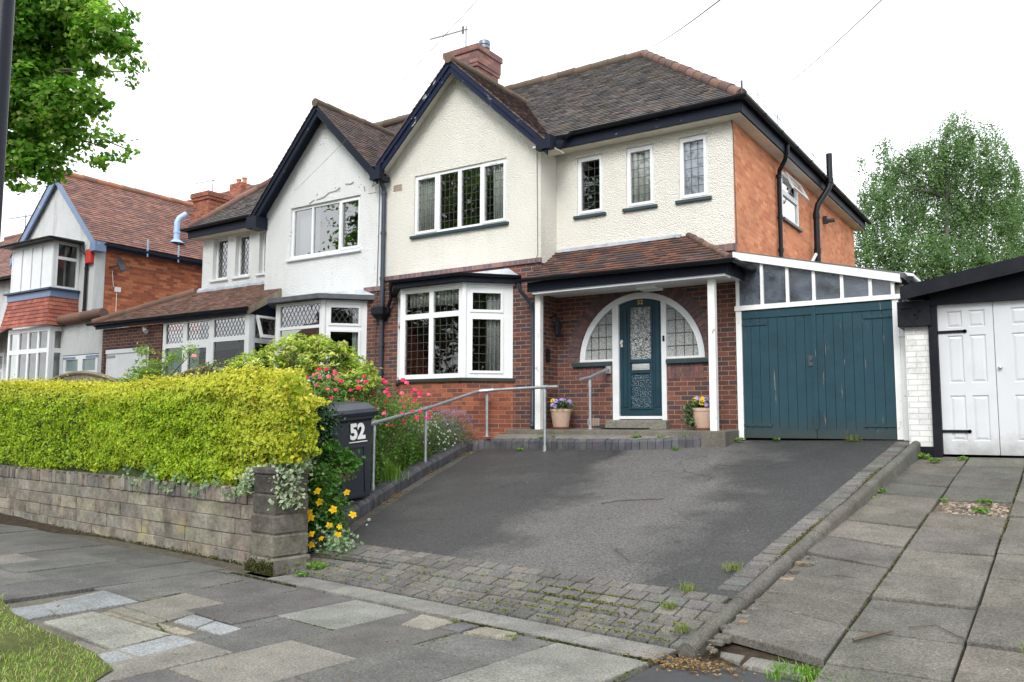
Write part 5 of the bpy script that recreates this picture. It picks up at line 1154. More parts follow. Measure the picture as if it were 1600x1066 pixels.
# houses further off
def far_house(name, label, x0, x1, y0, y1, ze, zr, wm, tm, pal, axis='y'):
    h = thing(name, label, 'house', ((x0 + x1) / 2, (y0 + y1) / 2, 1.0))
    mb = MB(); mb.box((x0, y0, .6), (x1, y1, ze)); xm = (x0 + x1) / 2; ym = (y0 + y1) / 2
    r = MB(); e = .3
    if axis == 'y':
        mb.mesh([(x0, y0, ze), (x1, y0, ze), (xm, y0, zr - .1), (x0, y1, ze), (x1, y1, ze), (xm, y1, zr - .1)], [(0, 1, 2), (3, 4, 5)])
        tiles(r, [(x1 + e, y0 - e, ze), (x1 + e, y1 + e, ze), (xm, y1 + e, zr), (xm, y0 - e, zr)], pal, .14, .3); tiles(r, [(x0 - e, y0 - e, ze), (x0 - e, y1 + e, ze), (xm, y1 + e, zr), (xm, y0 - e, zr)], pal, .14, .3)
        rg = ((xm, y0 - e, zr), (xm, y1 + e, zr))
    else:
        mb.mesh([(x0, y0, ze), (x0, y1, ze), (x0, ym, zr - .1), (x1, y0, ze), (x1, y1, ze), (x1, ym, zr - .1)], [(0, 1, 2), (3, 4, 5)])
        tiles(r, [(x0 - e, y0 - e, ze), (x1 + e, y0 - e, ze), (x1 + e, ym, zr), (x0 - e, ym, zr)], pal, .14, .3); tiles(r, [(x0 - e, y1 + e, ze), (x1 + e, y1 + e, ze), (x1 + e, ym, zr), (x0 - e, ym, zr)], pal, .14, .3)
        rg = ((x0 - e, ym, zr), (x1 + e, ym, zr))
    obj('wall', mb, wm, h); ro_ = obj('roof', r, tm, h); q = MB(); ridge(q, *rg, pal, .1, .45); obj('ridge_tiles', q, tm, ro_)
    gb = MB()
    if axis == 'x': gutter(gb, [(x0 - e, y0 - e - .05, ze), (x1 + e, y0 - e - .05, ze)], .06)
    else: gutter(gb, [(x1 + e + .05, y0 - e, ze), (x1 + e + .05, y1 + e, ze)], .06)
    obj('gutter', gb, m_gutter, h)
    return h
fh = far_house('terraced_house', 'partly hidden white house with red tiled roof at the left edge of the photo', -34, -26.4, 12.6, 19, 5.85, 8.6, m_white_rc2, m_tile_red, PAL_RED, 'x')
window(fh, Fr((0, 12.59, 0), (1, 0, 0), (0, -1, 0)), -28.6, -27.0, 1.9, 3.6, [(-28.5, -27.85, 2.0, 3.0), (-28.5, -27.85, 3.1, 3.5), (-27.75, -27.1, 2.0, 3.0), (-27.75, -27.1, 3.1, 3.5)], gl=m_glass)
pl = MB(); tiles(pl, [(-29.2, 11.7, 3.75), (-26.6, 11.7, 3.75), (-26.6, 12.6, 4.4), (-29.2, 12.6, 4.4)], PAL_RED, .12, .25); obj('porch_roof', pl, m_tile_red, fh)
ae = MB(); A0 = Vector((-30.4, 14.6, 7.7)); ae.tube([A0, A0 + Vector((0, 0, 1.15))], .016, 5); b0 = A0 + Vector((.8, -.1, .95)); b1 = A0 + Vector((-1.4, .1, 1.15)); ae.bar(b0, b1, .02, .02)
for k in range(8): c = b0.lerp(b1, k / 8); ae.bar(c - Vector((.05, .16, 0)), c + Vector((.05, .16, 0)), .008, .008)
obj('tv_aerial', ae, bpy.data.materials['aerial_metal'], fh)
bh = far_house('background_house', 'roof and chimney of a house further back behind the red tiled roof', -42, -33.2, 24, 30, 10.4, 13.3, m_brick_nbr, m_tile_main, PAL_RED, 'x')
cc = MB(); cc.box((-35.0, 26.6, 12.0), (-34.1, 27.4, 13.55)); ch_ = obj('chimney', cc, m_brick_bay, bh)
for x in (-34.8, -34.35):
    cp = MB(); cp.lathe((x, 27.0, 13.55), [(.13, 0), (.11, .25), (.14, .28), (.14, .34)], 10); obj('chimney_pot', cp, m_saucer, ch_)
ae = MB(); A0 = Vector((-36.9, 27.0, 13.2)); ae.tube([A0, A0 + Vector((0, 0, 1.05))], .025, 5); ae.bar(A0 + Vector((.2, 0, .95)), A0 + Vector((-1.8, .2, 1.12)), .03, .03); obj('tv_aerial', ae, bpy.data.materials['aerial_metal'], bh)
# ------------------------------------------------------------------ lean-to with teal doors
LT = thing('lean_to', 'glazed timber lean-to with peeling teal double doors against the orange brick wall', 'lean-to', (-3, 14, 1.28))
FL = Fr((0, 12.5, 0), (1, 0, 0), (0, -1, 0))
gate0, gateM, gate1, gz0, gz1 = -4.10, -3.04, -1.985, 1.30, 3.22
def plank_door(u0, u1, hs, label):
    mb = MB(); n = 8; wd = (u1 - u0) / n
    for k in range(n): fbox(mb, FL, u0 + k * wd + .002, u0 + (k + 1) * wd - .003, gz0 + .005, gz1 - .09, -.05, rnd.uniform(-.004, .0))
    fbox(mb, FL, u0, u1, gz0, gz0 + .13, -.05, .012); fbox(mb, FL, u0, u1, gz1 - .12, gz1, -.05, .012)
    fbox(mb, FL, u0, u1, gz0, gz1 - .1, -.07, -.052)
    d = obj('door', mb, m_teal_gate, LT); d['label'] = label
    for z, l in ((gz1 - .21, .38), (gz0 + .19, .42)):
        h = MB(); a, b = (u0, u0 + l) if hs < 0 else (u1 - l, u1); fbox(h, FL, a, b, z - .022, z + .022, .0, .012)
        for q in (.12, .5, .88): h.tube([FL.p(a + (b - a) * q, z, .011), FL.p(a + (b - a) * q, z, .018)], .01, 8)
        obj('strap_hinge', h, m_teal_gate, d)
    return d
plank_door(gate0, gateM - .004, -1, 'left leaf of the teal plank doors'); d2 = plank_door(gateM + .004, gate1, 1, 'right leaf of the teal plank doors with a bare wood streak')
mb = MB(); fbox(mb, FL, gateM - .03, gateM + .03, gz0 + .13, gz1, .0, .02); obj('cover_strip', mb, m_teal_gate, d2)
mb = MB(); fbox(mb, FL, -3.13, -3.06, 2.35, 2.5, .0, .01); mb.tube([FL.p(-3.09, 2.44, .01), FL.p(-3.09, 2.44, .03)], .018, 10); obj('lock', mb, m_dish, d2)
tm = MB()
fbox(tm, FL, -4.19, -4.105, 1.27, 3.23, -.08, .02); fbox(tm, FL, -1.98, -1.90, 1.30, 3.25, -.08, .015); fbox(tm, FL, -1.90, -1.80, 1.28, 3.10, -.06, .0)
tm.hexa([FL.p(-4.2, 3.225, -.1), FL.p(-1.86, 3.235, -.1), FL.p(-1.86, 3.235, .04), FL.p(-4.2, 3.225, .04), FL.p(-4.2, 3.30, -.1), FL.p(-1.86, 3.30, -.1), FL.p(-1.86, 3.30, .04), FL.p(-4.2, 3.30, .04)])
def lz(x): return 4.06 + (3.50 - 4.06) * (x + 4.2) / 2.3
for x in (-4.19, -3.81, -3.43, -3.05, -2.66, -2.28, -1.99): tm.hexa([FL.p(x, 3.30, -.06), FL.p(x + .045, 3.30, -.06), FL.p(x + .045, 3.30, .0), FL.p(x, 3.30, .0), FL.p(x, lz(x) - .03, -.06), FL.p(x + .045, lz(x + .045) - .03, -.06), FL.p(x + .045, lz(x + .045) - .03, .0), FL.p(x, lz(x) - .03, .0)])
tm.hexa([FL.p(-4.21, lz(-4.21) - .03, -.08), FL.p(-1.86, lz(-1.86) - .03, -.08), FL.p(-1.86, lz(-1.86) - .03, .05), FL.p(-4.21, lz(-4.21) - .03, .05), FL.p(-4.21, lz(-4.21) + .085, -.08), FL.p(-1.86, lz(-1.86) + .085, -.08), FL.p(-1.86, lz(-1.86) + .085, .05), FL.p(-4.21, lz(-4.21) + .085, .05)])
tf = obj('timber_frame', tm, m_wpaint, LT)
g = MB()
for a, b in zip((-4.145, -3.765, -3.385, -3.005, -2.615, -2.235), (-3.81, -3.43, -3.05, -2.66, -2.28, -1.99)): g.face([FL.p(a, 3.30, -.035), FL.p(b, 3.30, -.035), FL.p(b, lz(b) - .03, -.035), FL.p(a, lz(a) - .03, -.035)])
obj('pane', g, m_glass_lean, tf, fixn=False)
rf = MB(); rf.hexa([(-4.2, 12.47, 4.10), (-1.82, 12.47, 3.52), (-1.82, 19.5, 3.52), (-4.2, 19.5, 4.10), (-4.2, 12.47, 4.165), (-1.80, 12.47, 3.59), (-1.80, 19.5, 3.59), (-4.2, 19.5, 4.165)])
obj('roof', rf, m_roofsheet, LT)
wr = MB(); wr.hexa([(-2.6, 12.9, 3.79), (-1.75, 12.9, 3.60), (-1.75, 14.6, 3.60), (-2.6, 14.6, 3.79), (-2.6, 12.9, 3.83), (-1.75, 12.9, 3.64), (-1.75, 14.6, 3.64), (-2.6, 14.6, 3.83)]); obj('patch_sheet', wr, m_wpaint2, LT)
g = MB(); gutter(g, [(-1.72, 12.3, 3.50), (-1.72, 19.4, 3.44)], .055); obj('gutter', g, m_gutter, LT)
pp = MB(); pp.tube([(-4.15, 16.2, 4.1), (-4.0, 16.25, 4.5), (-3.93, 16.5, 4.78)], .028, 8); obj('waste_pipe', pp, m_upvc, LT)
bk = MB(); bk.box((-1.95, 12.6, 1.0), (-1.85, 19.5, 3.45)); bk.box((-4.1, 19.4, 1.0), (-1.95, 19.5, 4.0)); bk.box((-4.1, 15.0, 1.0), (-1.95, 15.05, 3.4)); obj('inner_lining', bk, m_interior, LT)
# ------------------------------------------------------------------ garage on the right
GA = thing('garage', 'garage with white panelled double doors, black fascia and white painted brick pier', 'garage', (-.5, 14, 1.1))
FGa = Fr((0, 12.2, 0), (1, 0, 0), (0, -1, 0))
pr = MB(); pr.box((-1.79, 12.2, 1.22), (-1.50, 12.5, 2.82)); obj('pier', pr, m_brick_white, GA)
pl = MB(); pl.box((-1.81, 12.17, 1.0), (-1.49, 12.5, 1.22)); obj('pier_plinth', pl, m_black, GA, bevel=.01)
lb = MB(); lb.box((-1.86, 12.1, 2.80), (-1.46, 12.5, 3.14)); fbox(lb, FGa, -1.82, -1.68, 3.04, 3.07, .1, .115); lb.tube([(-1.62, 12.085, 2.9), (-1.62, 12.085, 3.05)], .012, 6); lb.bar((-1.66, 12.085, 2.95), (-1.57, 12.085, 3.02), .015, .015); obj('lintel_block', lb, m_black, GA, bevel=.012)
bp = MB(); bp.box((-1.50, 12.14, 1.08), (-1.395, 12.3, 3.13)); bp.hexa([(-1.46, 12.12, 3.07), (2.0, 12.12, 3.07), (2.0, 12.3, 3.07), (-1.46, 12.3, 3.07), (-1.46, 12.12, 3.30), (2.0, 12.12, 3.96), (2.0, 12.3, 3.96), (-1.46, 12.3, 3.30)]); bp.box((.42, 12.14, 1.08), (.54, 12.3, 3.07)); obj('door_surround', bp, m_black, GA)
fx = [(-1.78, 3.13, 3.31), (2.4, 3.88, 4.08)]
fb = MB(); (xa, za, zb), (xb, zc, zd) = fx
for y0, y1, e0, e1 in ((11.86, 11.90, 0, 0), (11.90, 12.3, .0, -.13)):
    fb.hexa([(xa, y0, za + (0 if y0 < 11.88 else .08)), (xb, y0, zc + (0 if y0 < 11.88 else .08)), (xb, y1, zc + (0 if y0 < 11.88 else .08)), (xa, y1, za + (0 if y0 < 11.88 else .08)), (xa, y0, zb), (xb, y0, zd), (xb, y1, zd), (xa, y1, zb)])
obj('fascia', fb, m_black, GA)
rf = MB(); rf.hexa([(xa, 12.3, zb - .1), (xb, 12.3, zd - .1), (xb, 17.5, zd - .1), (xa, 17.5, zb - .1), (xa, 12.3, zb), (xb, 12.3, zd), (xb, 17.5, zd), (xa, 17.5, zb)]); obj('roof', rf, m_roofsheet, GA)
wa = MB(); wa.box((-1.78, 12.5, 1.0), (-1.58, 17.4, 3.2)); wa.box((-1.6, 17.2, 1.0), (2.2, 17.4, 3.3)); wa.box((2.0, 12.3, 1.0), (2.2, 17.2, 3.8)); wa.box((.54, 12.3, 1.0), (2.0, 12.5, 3.3)); obj('wall', wa, m_brick_white, GA)
def panel_door(u0, u1, label):
    d = MB(); wd = u1 - u0; rows = [(1.30, 1.88), (1.98 + .06, 2.66), (2.76, 2.98)]
    cols = [(u0 + .16 * wd, u0 + .45 * wd), (u0 + .56 * wd, u0 + .86 * wd)]
    holes = [rect(a, b, c, e) for a, b in cols for c, e in rows]
    panel(d, FGa, rect(u0, u1, 1.125, 3.075), holes, -.04, .0)
    for a, b in cols:
        for c, e in rows:
            p = [FGa.p(a, c, 0), FGa.p(b, c, 0), FGa.p(b, e, 0), FGa.p(a, e, 0)]; k = .016
            q = [FGa.p(a + k, c + k, -.014), FGa.p(b - k, c + k, -.014), FGa.p(b - k, e - k, -.014), FGa.p(a + k, e - k, -.014)]
            k2 = .045; r = [FGa.p(a + k2, c + k2, -.003), FGa.p(b - k2, c + k2, -.003), FGa.p(b - k2, e - k2, -.003), FGa.p(a + k2, e - k2, -.003)]
            d.mesh(p + q + r, [(i, (i + 1) % 4, 4 + (i + 1) % 4, 4 + i) for i in range(4)] + [(4 + i, 4 + (i + 1) % 4, 8 + (i + 1) % 4, 8 + i) for i in range(4)] + [(8, 9, 10, 11)])
    o = obj('door', d, m_gwhite, GA); o['label'] = label; return o
da = panel_door(-1.39, -.757, 'left leaf of the white garage doors'); db = panel_door(-.75, .41, 'right leaf of the white garage doors with round knob')
for z in (2.71, 1.42):
    h = MB(); fbox(h, FGa, -1.42, -1.07, z - .018, z + .018, .0, .014); h.tube([FGa.p(-1.08, z, .0), FGa.p(-1.08, z, .014)], .024, 10); obj('strap_hinge', h, m_black, da)
kn = MB(); kn.lathe((-.705, 12.17, 2.215), [(.02, 0), (.026, .012), (.02, .025)], 12); obj('knob', kn, m_steel, db)
# ------------------------------------------------------------------ garden wall and pillar
GW = thing('garden_wall', 'low weathered grey stone garden wall under the golden hedge', 'wall', (-10.5, 6.2, 0))
FW = Fr(st(-.49, .24), -SU, -SV)    # u runs left from the pillar
rs_ = random.Random(11); mb = MB(); u_max = 12.0; zc = -.03
SP = [(.25, .232, .20), (.27, .255, .225), (.23, .213, .185), (.25, .22, .185), (.28, .262, .215)]
for c, hgt in enumerate((.175, .165, .165, .16)):
    u = -rs_.uniform(0, .2)
    while u < u_max:
        l = rs_.uniform(.3, .66); d = rs_.uniform(-.009, .009); t = vary(rs_.choice(SP), .11, rs_)
        p = .006; a, b, z0, z1 = max(u, -.1) + .003, u + l - .003, zc + .003, zc + hgt - .003
        if b > a:
            mb.mesh([FW.p(a, z0, -.2), FW.p(b, z0, -.2), FW.p(b, z1, -.2), FW.p(a, z1, -.2), FW.p(a, z0, d - .008), FW.p(b, z0, d - .008), FW.p(b, z1, d - .008), FW.p(a, z1, d - .008), FW.p(a + p, z0 + p, d), FW.p(b - p, z0 + p, d), FW.p(b - p, z1 - p, d), FW.p(a + p, z1 - p, d)],
                    [(0, 3, 2, 1), (0, 1, 5, 4), (1, 2, 6, 5), (2, 3, 7, 6), (3, 0, 4, 7), (8, 9, 10, 11)] + [(4 + i, 4 + (i + 1) % 4, 8 + (i + 1) % 4, 8 + i) for i in range(4)], t)
        u += l
    zc += hgt
obj('stone_courses', mb, m_stone, GW)
mo = MB(); fbox(mo, FW, -.1, u_max, -.05, zc, -.19, -.012); obj('mortar', mo, m_mortar, GW)
co = MB(); u = -.08; k = 0
while u < u_max:
    l = rs_.uniform(.085, .125); h = .17 if k % 2 else rs_.uniform(.13, .16); d = rs_.uniform(-.012, .012)
    a = FW.p(u, zc + .002, -.2 + d); t = vary(rs_.choice([(.22, .20, .18), (.26, .23, .2), (.18, .17, .16)]), .15, rs_)
    fbox(co, FW, u, u + l - .006, zc + .002, zc + h, -.2, .012 + d, t); u += l; k += 1
obj('coping_stones', co, m_stone, GW, bevel=.008)
PLt = MB(); pc = Vector((-6.86, 5.985, 0)); z = .0
def sqp(h, z0, z1, t, j=.012):
    k = .03
    vs = []
    for zz, e in ((z0, k * .3), (z0 + .02, 0), (z1 - .02, 0), (z1, k * .3)):
        for su, sv in ((-1, -1), (1, -1), (1, 1), (-1, 1)):
            vs.append(pc + SU * su * (h - e) + SV * sv * (h - e) + Vector((rs_.uniform(-j, j) * .4, rs_.uniform(-j, j) * .4, zz)))
    PLt.mesh(vs, [(i * 4 + q, i * 4 + (q + 1) % 4, (i + 1) * 4 + (q + 1) % 4, (i + 1) * 4 + q) for i in range(3) for q in range(4)] + [(12, 13, 14, 15)], t)
sqp(.228, -.02, .15, (.20, .19, .165)); sqp(.206, .152, .375, (.17, .158, .13)); sqp(.203, .377, .57, (.15, .135, .12)); sqp(.198, .572, .775, (.115, .105, .097)); sqp(.192, .777, .975, (.10, .093, .088))
pil = obj('pillar', PLt, m_stone, GW)
cp = MB(); h = .213
cp.hexa([pc + SU * a * h + SV * b * h + Vector((0, 0, .977)) for a, b in ((-1, -1), (1, -1), (1, 1), (-1, 1))] + [pc + SU * a * h + SV * b * h + Vector((0, 0, 1.04)) for a, b in ((-1, -1), (1, -1), (1, 1), (-1, 1))], (.11, .104, .095))
obj('pillar_cap', cp, m_stone, pil, bevel=.015)
# moss at the foot of pillar and wall
rs = rnp(21); n = 2600
q = rs.uniform(0, 1, n); P = np.array([list(FW.p(a * 9 if i % 3 else -.4, 0, .01 if i % 3 else .03)) for i, a in enumerate(q)]); k = np.arange(n) % 3 == 0
P[k] = np.array([list(pc + SU * rs.uniform(-.24, .24) - SV * .235) for _ in range(k.sum())]); P[:, 2] = np.abs(rs.normal(0, .035, n)) * np.where(k, 1.5, .5)
tag(leaves('moss', P, np.tile([0, -.8, .6], (n, 1)), .03, palmix(rs, n, [(.05, .06, .015), (.09, .10, .02), (.03, .035, .015), (.12, .12, .03)]), m_leaf, rs=rs, kind='stuff'), kind='stuff')
# ------------------------------------------------------------------ wheelie bin
WB = thing('wheelie_bin', 'dark wheelie bin numbered 52 with a blue-grey lid beside the handrail', 'bin', (-7.72, 7.72, .56))
def bin_ring(hx, hy, z, cx=0, cy=0): return [(cx - hx, cy - hy, z), (cx + hx, cy - hy, z), (cx + hx, cy + hy, z), (cx - hx, cy + hy, z)]
b0 = Vector((-7.72, 7.72, .56)); YAW = Matrix.Rotation(R(-12), 4, 'Z') @ Matrix.Rotation(R(5.5), 4, 'X')
def tb_(p): return b0 + (YAW @ (Vector(p) * 1.12))
mb = MB()   # +x faces the drive, y is the width
rings = [bin_ring(.25, .215, 0), bin_ring(.255, .22, .03), bin_ring(.30, .265, .86), bin_ring(.335, .285, .87), bin_ring(.335, .285, .945)]
vs = [tb_(p) for r in rings for p in r]
mb.mesh(vs, [(i * 4 + q, i * 4 + (q + 1) % 4, (i + 1) * 4 + (q + 1) % 4, (i + 1) * 4 + q) for i in range(4) for q in range(4)] + [(0, 1, 2, 3)])
bo = obj('body', mb, m_bin, WB, bevel=.02)
def bx(z): return .255 + .045 * (z - .03) / .83
rb = MB()
for (y0, y1, z0, z1) in ((-.15, .15, .56, .585), (-.165, -.14, .06, .585), (.14, .165, .06, .585)):
    rb.hexa([tb_(p) for p in ((bx(z0), y0, z0), (bx(z0), y1, z0), (bx(z1), y1, z1), (bx(z1), y0, z1), (bx(z0) + .014, y0, z0), (bx(z0) + .014, y1, z0), (bx(z1) + .014, y1, z1), (bx(z1) + .014, y0, z1))])
obj('front_rib', rb, m_bin, bo, bevel=.004)
ld = MB()
prof = [(-.37, .955), (-.30, 1.05), (-.05, 1.075), (.22, 1.05), (.33, 1.01), (.375, .99), (.375, .95)]
vs = []
for y in (-.30, -.27, .27, .30):
    for x, z in prof: vs.append(tb_((x, y, z - (.035 if abs(y) > .28 and z > .96 else 0))))
n = len(prof); ld.mesh(vs, [(j * n + i, j * n + i + 1, (j + 1) * n + i + 1, (j + 1) * n + i) for j in range(3) for i in range(n - 1)] + [tuple(range(n)), tuple(reversed(range(3 * n, 4 * n)))] + [(0, n - 1, 4 * n - 1, 3 * n)])
lid = obj('lid', ld, m_bin_lid, WB, bevel=.008)
hd = MB(); hd.tube([tb_((-.38, -.2, .98)), tb_((-.43, -.2, 1.0)), tb_((-.43, .2, 1.0)), tb_((-.38, .2, .98))], .016, 8); obj('handle', hd, m_bin, WB)
rim = MB(); rim.hexa([tb_(p) for p in ((-.34, -.29, .90), (.365, -.315, .905), (.365, .315, .905), (-.34, .29, .90), (-.34, -.29, .95), (.385, -.32, .952), (.385, .32, .952), (-.34, .29, .95))]); obj('rim', rim, m_bin, bo, bevel=.008)
for s_ in (-1, 1):
    wh = MB(); wh.tube([tb_((-.22, s_ * .2, .1)), tb_((-.22, s_ * .25, .1))], .1, 16); obj('wheel', wh, m_black, WB)
nx = (YAW @ Vector((1, 0, -.054))).normalized(); uy = (YAW @ Vector((0, 1, 0))).normalized()
class F2(Fr): pass
FBn = Fr(tb_((bx(.72) + .006, 0, .72)), uy, nx)
def text3(name, s, size, mat, parent, org, uu, nn, al='CENTER', bold=.0, xs=1.0):
    cu = bpy.data.curves.new(name, 'FONT'); cu.body = s; cu.size = size; cu.align_x = al; cu.align_y = 'CENTER'; cu.extrude = .0015; cu.offset = bold; cu.resolution_u = 4
    t = bpy.data.objects.new('tmp', cu); COL.objects.link(t); bpy.context.view_layer.update()
    me = bpy.data.meshes.new_from_object(t.evaluated_get(bpy.context.evaluated_depsgraph_get())); bpy.data.objects.remove(t)
    uu = Vector(uu).normalized(); nn = Vector(nn).normalized(); vv = nn.cross(uu)
    M_ = Matrix(((uu.x * xs, vv.x, nn.x, 0), (uu.y * xs, vv.y, nn.y, 0), (uu.z * xs, vv.z, nn.z, 0), (0, 0, 0, 1)))
    me.transform(Matrix.Translation(Vector(org) - wloc(parent)) @ M_); me.materials.append(mat)
    o = bpy.data.objects.new(name, me); fin(o, parent, wloc(parent)); return o
text3('number_sticker', '52', .262, m_sticker, bo, tb_((bx(.745) + .016, .06, .735)), uy, nx, bold=.012, xs=.85)
sk = MB(); sk.hexa([tb_((bx(.63) + d, y, z)) for d in (.009, .0115) for y, z in ((-.05, .622), (.19, .622), (.19, .632), (-.05, .632))]); obj('sticker_line', sk, m_sticker, bo)
# ------------------------------------------------------------------ handrails
HR = thing('handrail', 'long galvanised tube handrail rising along the left edge of the drive', 'handrail', (-8.0, 9.9, 1.0))
posts = [((-7.72, 8.29), .60, 1.47), ((-8.30, 10.07), .88, 1.69), ((-8.24, 11.62), 1.28, 2.02), ((-7.02, 11.5), 1.06, 2.06)]
for (x, y), z0, z1 in posts:
    p_ = MB(); p_.tube([(x, y, z0), (x, y, z1)], .024, 12); p_.tube([(x, y, z1 - .14), (x, y, z1 - .02)], .032, 12); p_.tube([(x, y, z0), (x, y, z0 + .09)], .031, 12); p_.lathe((x, y, z0 - .004), [(.055, 0), (.055, .01), (.03, .014)], 14); obj('post', p_, m_galv, HR, smooth=True)
ra = MB(); ra.tube([(-7.66, 8.12, 1.475), (-7.72, 8.29, 1.50), (-8.30, 10.07, 1.72), (-8.34, 11.45, 2.03), (-8.2, 11.62, 2.06), (-7.02, 11.5, 2.085), (-6.76, 11.48, 2.085)], .0255, 14)
for a, b in (((-7.72, 8.25, 1.495), (-7.74, 8.36, 1.508)), ((-8.29, 10.02, 1.714), (-8.31, 10.14, 1.735)), ((-7.08, 11.506, 2.084), (-6.96, 11.494, 2.085)), ((-8.31, 11.5, 2.04), (-8.1, 11.61, 2.062))): ra.tube([a, b], .034, 14)
obj('rail', ra, m_galv, HR, smooth=True)
DH = thing('grab_rail', 'short galvanised grab rail fixed to the wall left of the front door', 'handrail', (-6.52, 12.1, 1.42))
p_ = MB(); p_.tube([(-6.52, 12.1, 1.41), (-6.52, 12.1, 2.22)], .024, 12); p_.tube([(-6.52, 12.1, 1.41), (-6.52, 12.1, 1.5)], .031, 12); p_.tube([(-6.52, 12.1, 2.1), (-6.52, 12.1, 2.2)], .031, 12); p_.lathe((-6.52, 12.1, 1.408), [(.06, 0), (.06, .01), (.03, .014)], 14); obj('post', p_, m_galv, DH, smooth=True)
ra = MB(); ra.tube([(-6.60, 11.92, 2.215), (-6.52, 12.1, 2.26), (-6.43, 12.42, 2.38), (-6.42, 12.55, 2.42)], .0255, 12); obj('rail', ra, m_galv, DH, smooth=True)
wp = MB(); wp.box((-6.46, 12.55, 2.34), (-6.38, 12.598, 2.5)); obj('wall_plate', wp, m_galv, DH)
# ------------------------------------------------------------------ plant pots
def pansy(parent, c, s, cols, d):
    rs0 = random.Random(int(abs(c[0] * 1000 + c[2] * 777))); mb = MB(); d = Vector(d).normalized(); a = d.cross(Vector((0, 0, 1))).normalized(); b = a.cross(d); C = Vector(c)
    for k in range(5):
        t = math.pi / 2 + k * 2 * math.pi / 5; q = C + a * (s * .5 * math.cos(t)) + b * (s * .5 * math.sin(t)); ring = [q + a * (s * .42 * math.cos(w)) + b * (s * .42 * math.sin(w)) + d * (.004 * (k % 2) + .002) for w in [2 * math.pi * j / 8 for j in range(8)]]
        mb.face(ring, vary(cols[0] if k < 3 else cols[-1], .15, rs0))
    mb.face([C + a * (s * .22 * math.cos(w)) + b * (s * .22 * math.sin(w)) + d * .01 for w in [2 * math.pi * j / 8 for j in range(8)]], cols[1])
    return obj('flower', mb, m_petal, parent, fixn=False)
def pot(label, x, y, z, r, h, spill, seed, lab2):
    t = thing('plant_pot', label, 'plant pot', (x, y, z), 'terracotta pots by the door')
    mb = MB(); mb.lathe((x, y, z + .02), [(r * .72, 0), (r * .76, .01), (r * .98, h - .05), (r * 1.04, h - .045), (r * 1.06, h), (r * .97, h), (r * .93, h - .03)], 32); obj('pot', mb, m_pot, t, smooth=True)
    sc = MB(); sc.lathe((x, y, z), [(r * .8, 0), (r * .95, .03), (r * .9, .03), (r * .78, .012)], 28); obj('saucer', sc, m_saucer, t, smooth=True)
    rs = rnp(seed); n = 420; P = rs.normal(0, 1, (n, 3)) * [r * .55, r * .55, .05] + [x, y, z + h + .07]; cols = palmix(rs, n, [(.06, .13, .03), (.04, .10, .03), (.09, .16, .04)])
    if spill:
        m = 420; q = rs.uniform(0, 1, m); P2 = np.stack([x - r * .75 + rs.normal(0, .05, m) - .05 * np.sin(q * 3), y - r * .55 + rs.normal(0, .04, m), z + h + .06 - q ** 1.5 * .33], 1); P = np.concatenate([P, P2]); cols = np.concatenate([cols, palmix(rs, m, [(.10, .17, .07), (.06, .12, .05), (.16, .21, .12)])])
    leaves('foliage', P, np.tile([0, -.5, .7], (len(P), 1)), .05, cols, m_leaf, t, .6, rs=rs)
    rr = random.Random(seed)
    for k in range(26):
        a = rr.uniform(0, 6.28); q = r * rr.uniform(.2, 1.05); px = x + q * math.cos(a); py = y + q * math.sin(a)
        left = px < x - r * .15 if not spill else (px < x + r * .35)
        col = ((.72, .48, .02), (.05, .02, .02), (.75, .50, .03)) if (left and rr.random() < .85) else ((.36, .26, .66), (.75, .6, .1), (.42, .33, .74))
        pansy(t, (px, py, z + h + .10 + rr.uniform(-.03, .07) - .3 * max(0, q - r * .8)), .045, col, (math.cos(a) * .5 + .35, -.9, .35))
    return t
pot('pale terracotta pot of yellow and purple pansies left of the front door', -7.14, 12.22, 1.415, .175, .31, False, 5, '')
pot('terracotta pot of pansies with trailing ivy right of the front door behind the post', -4.66, 12.26, 1.415, .175, .31, True, 6, '')
mt = MB(); mt.box((-6.38, 12.2, 1.42), (-5.62, 12.43, 1.435)); tag(obj('door_mat', mt, m_black), 'thin black mat lying on the step below the teal door', 'door mat')
# ------------------------------------------------------------------ planting
def wob(P, f, seed):
    r = rnp(seed); s = 0
    for k in range(5):
        d = r.normal(0, 1, 3); d /= np.linalg.norm(d); s = s + np.sin(P @ d * f * (1 + .6 * k) + r.uniform(0, 6.28)) / (1 + .5 * k)
    return s / 2.2
def wpt(u, v, z): return np.stack([FW.o.x + FW.u.x * u - FW.n.x * v, FW.o.y + FW.u.y * u - FW.n.y * v, z], 1)   # u left along wall, v back from its face
HG = thing('hedge', 'long clipped privet hedge, lime green with a yellow top, above the stone wall', 'hedge', tuple(FW.p(4.5, .6, -.5)))
rs = rnp(31)
def hend(v): return -.60 + 1.25 * v
def hedge_top(u): return 1.99 + .012 * u - .26 * np.clip((.35 - u) / .95, 0, 1) ** 1.5 + .05 * np.sin(u * .9 + 1) + .03 * np.sin(u * 2.7)
def hedge_bot(u): return .80 + .34 * (u < 0) - .07 * np.sin(u * 1.3) - .05 * np.sin(u * 3.1 + 2)
n1 = 62000; u = rs.uniform(-.62, 8.6, n1) ; u = np.where(rs.uniform(0, 1, n1) < .55, rs.uniform(-.62, 4.2, n1), u)
f = rs.uniform(0, 1, n1) ** .9; zb, zt = hedge_bot(u), hedge_top(u); z = zb + f * (zt - zb)
P = wpt(u, np.zeros(n1), z); bul = wob(P, 3.0, 4) * .07 + wob(P, 11, 5) * .045
v = -.02 - bul + rs.exponential(.035, n1) + .22 * np.clip((f - .80) / .2, 0, 1) ** 2 + .1 * np.clip((.1 - f) / .1, 0, 1)
v += .12 * np.clip((-u - .2) / .4, 0, 1) ** 2
P = wpt(u, v, z); Nn = np.tile([FW.n.x, FW.n.y, .45], (n1, 1))
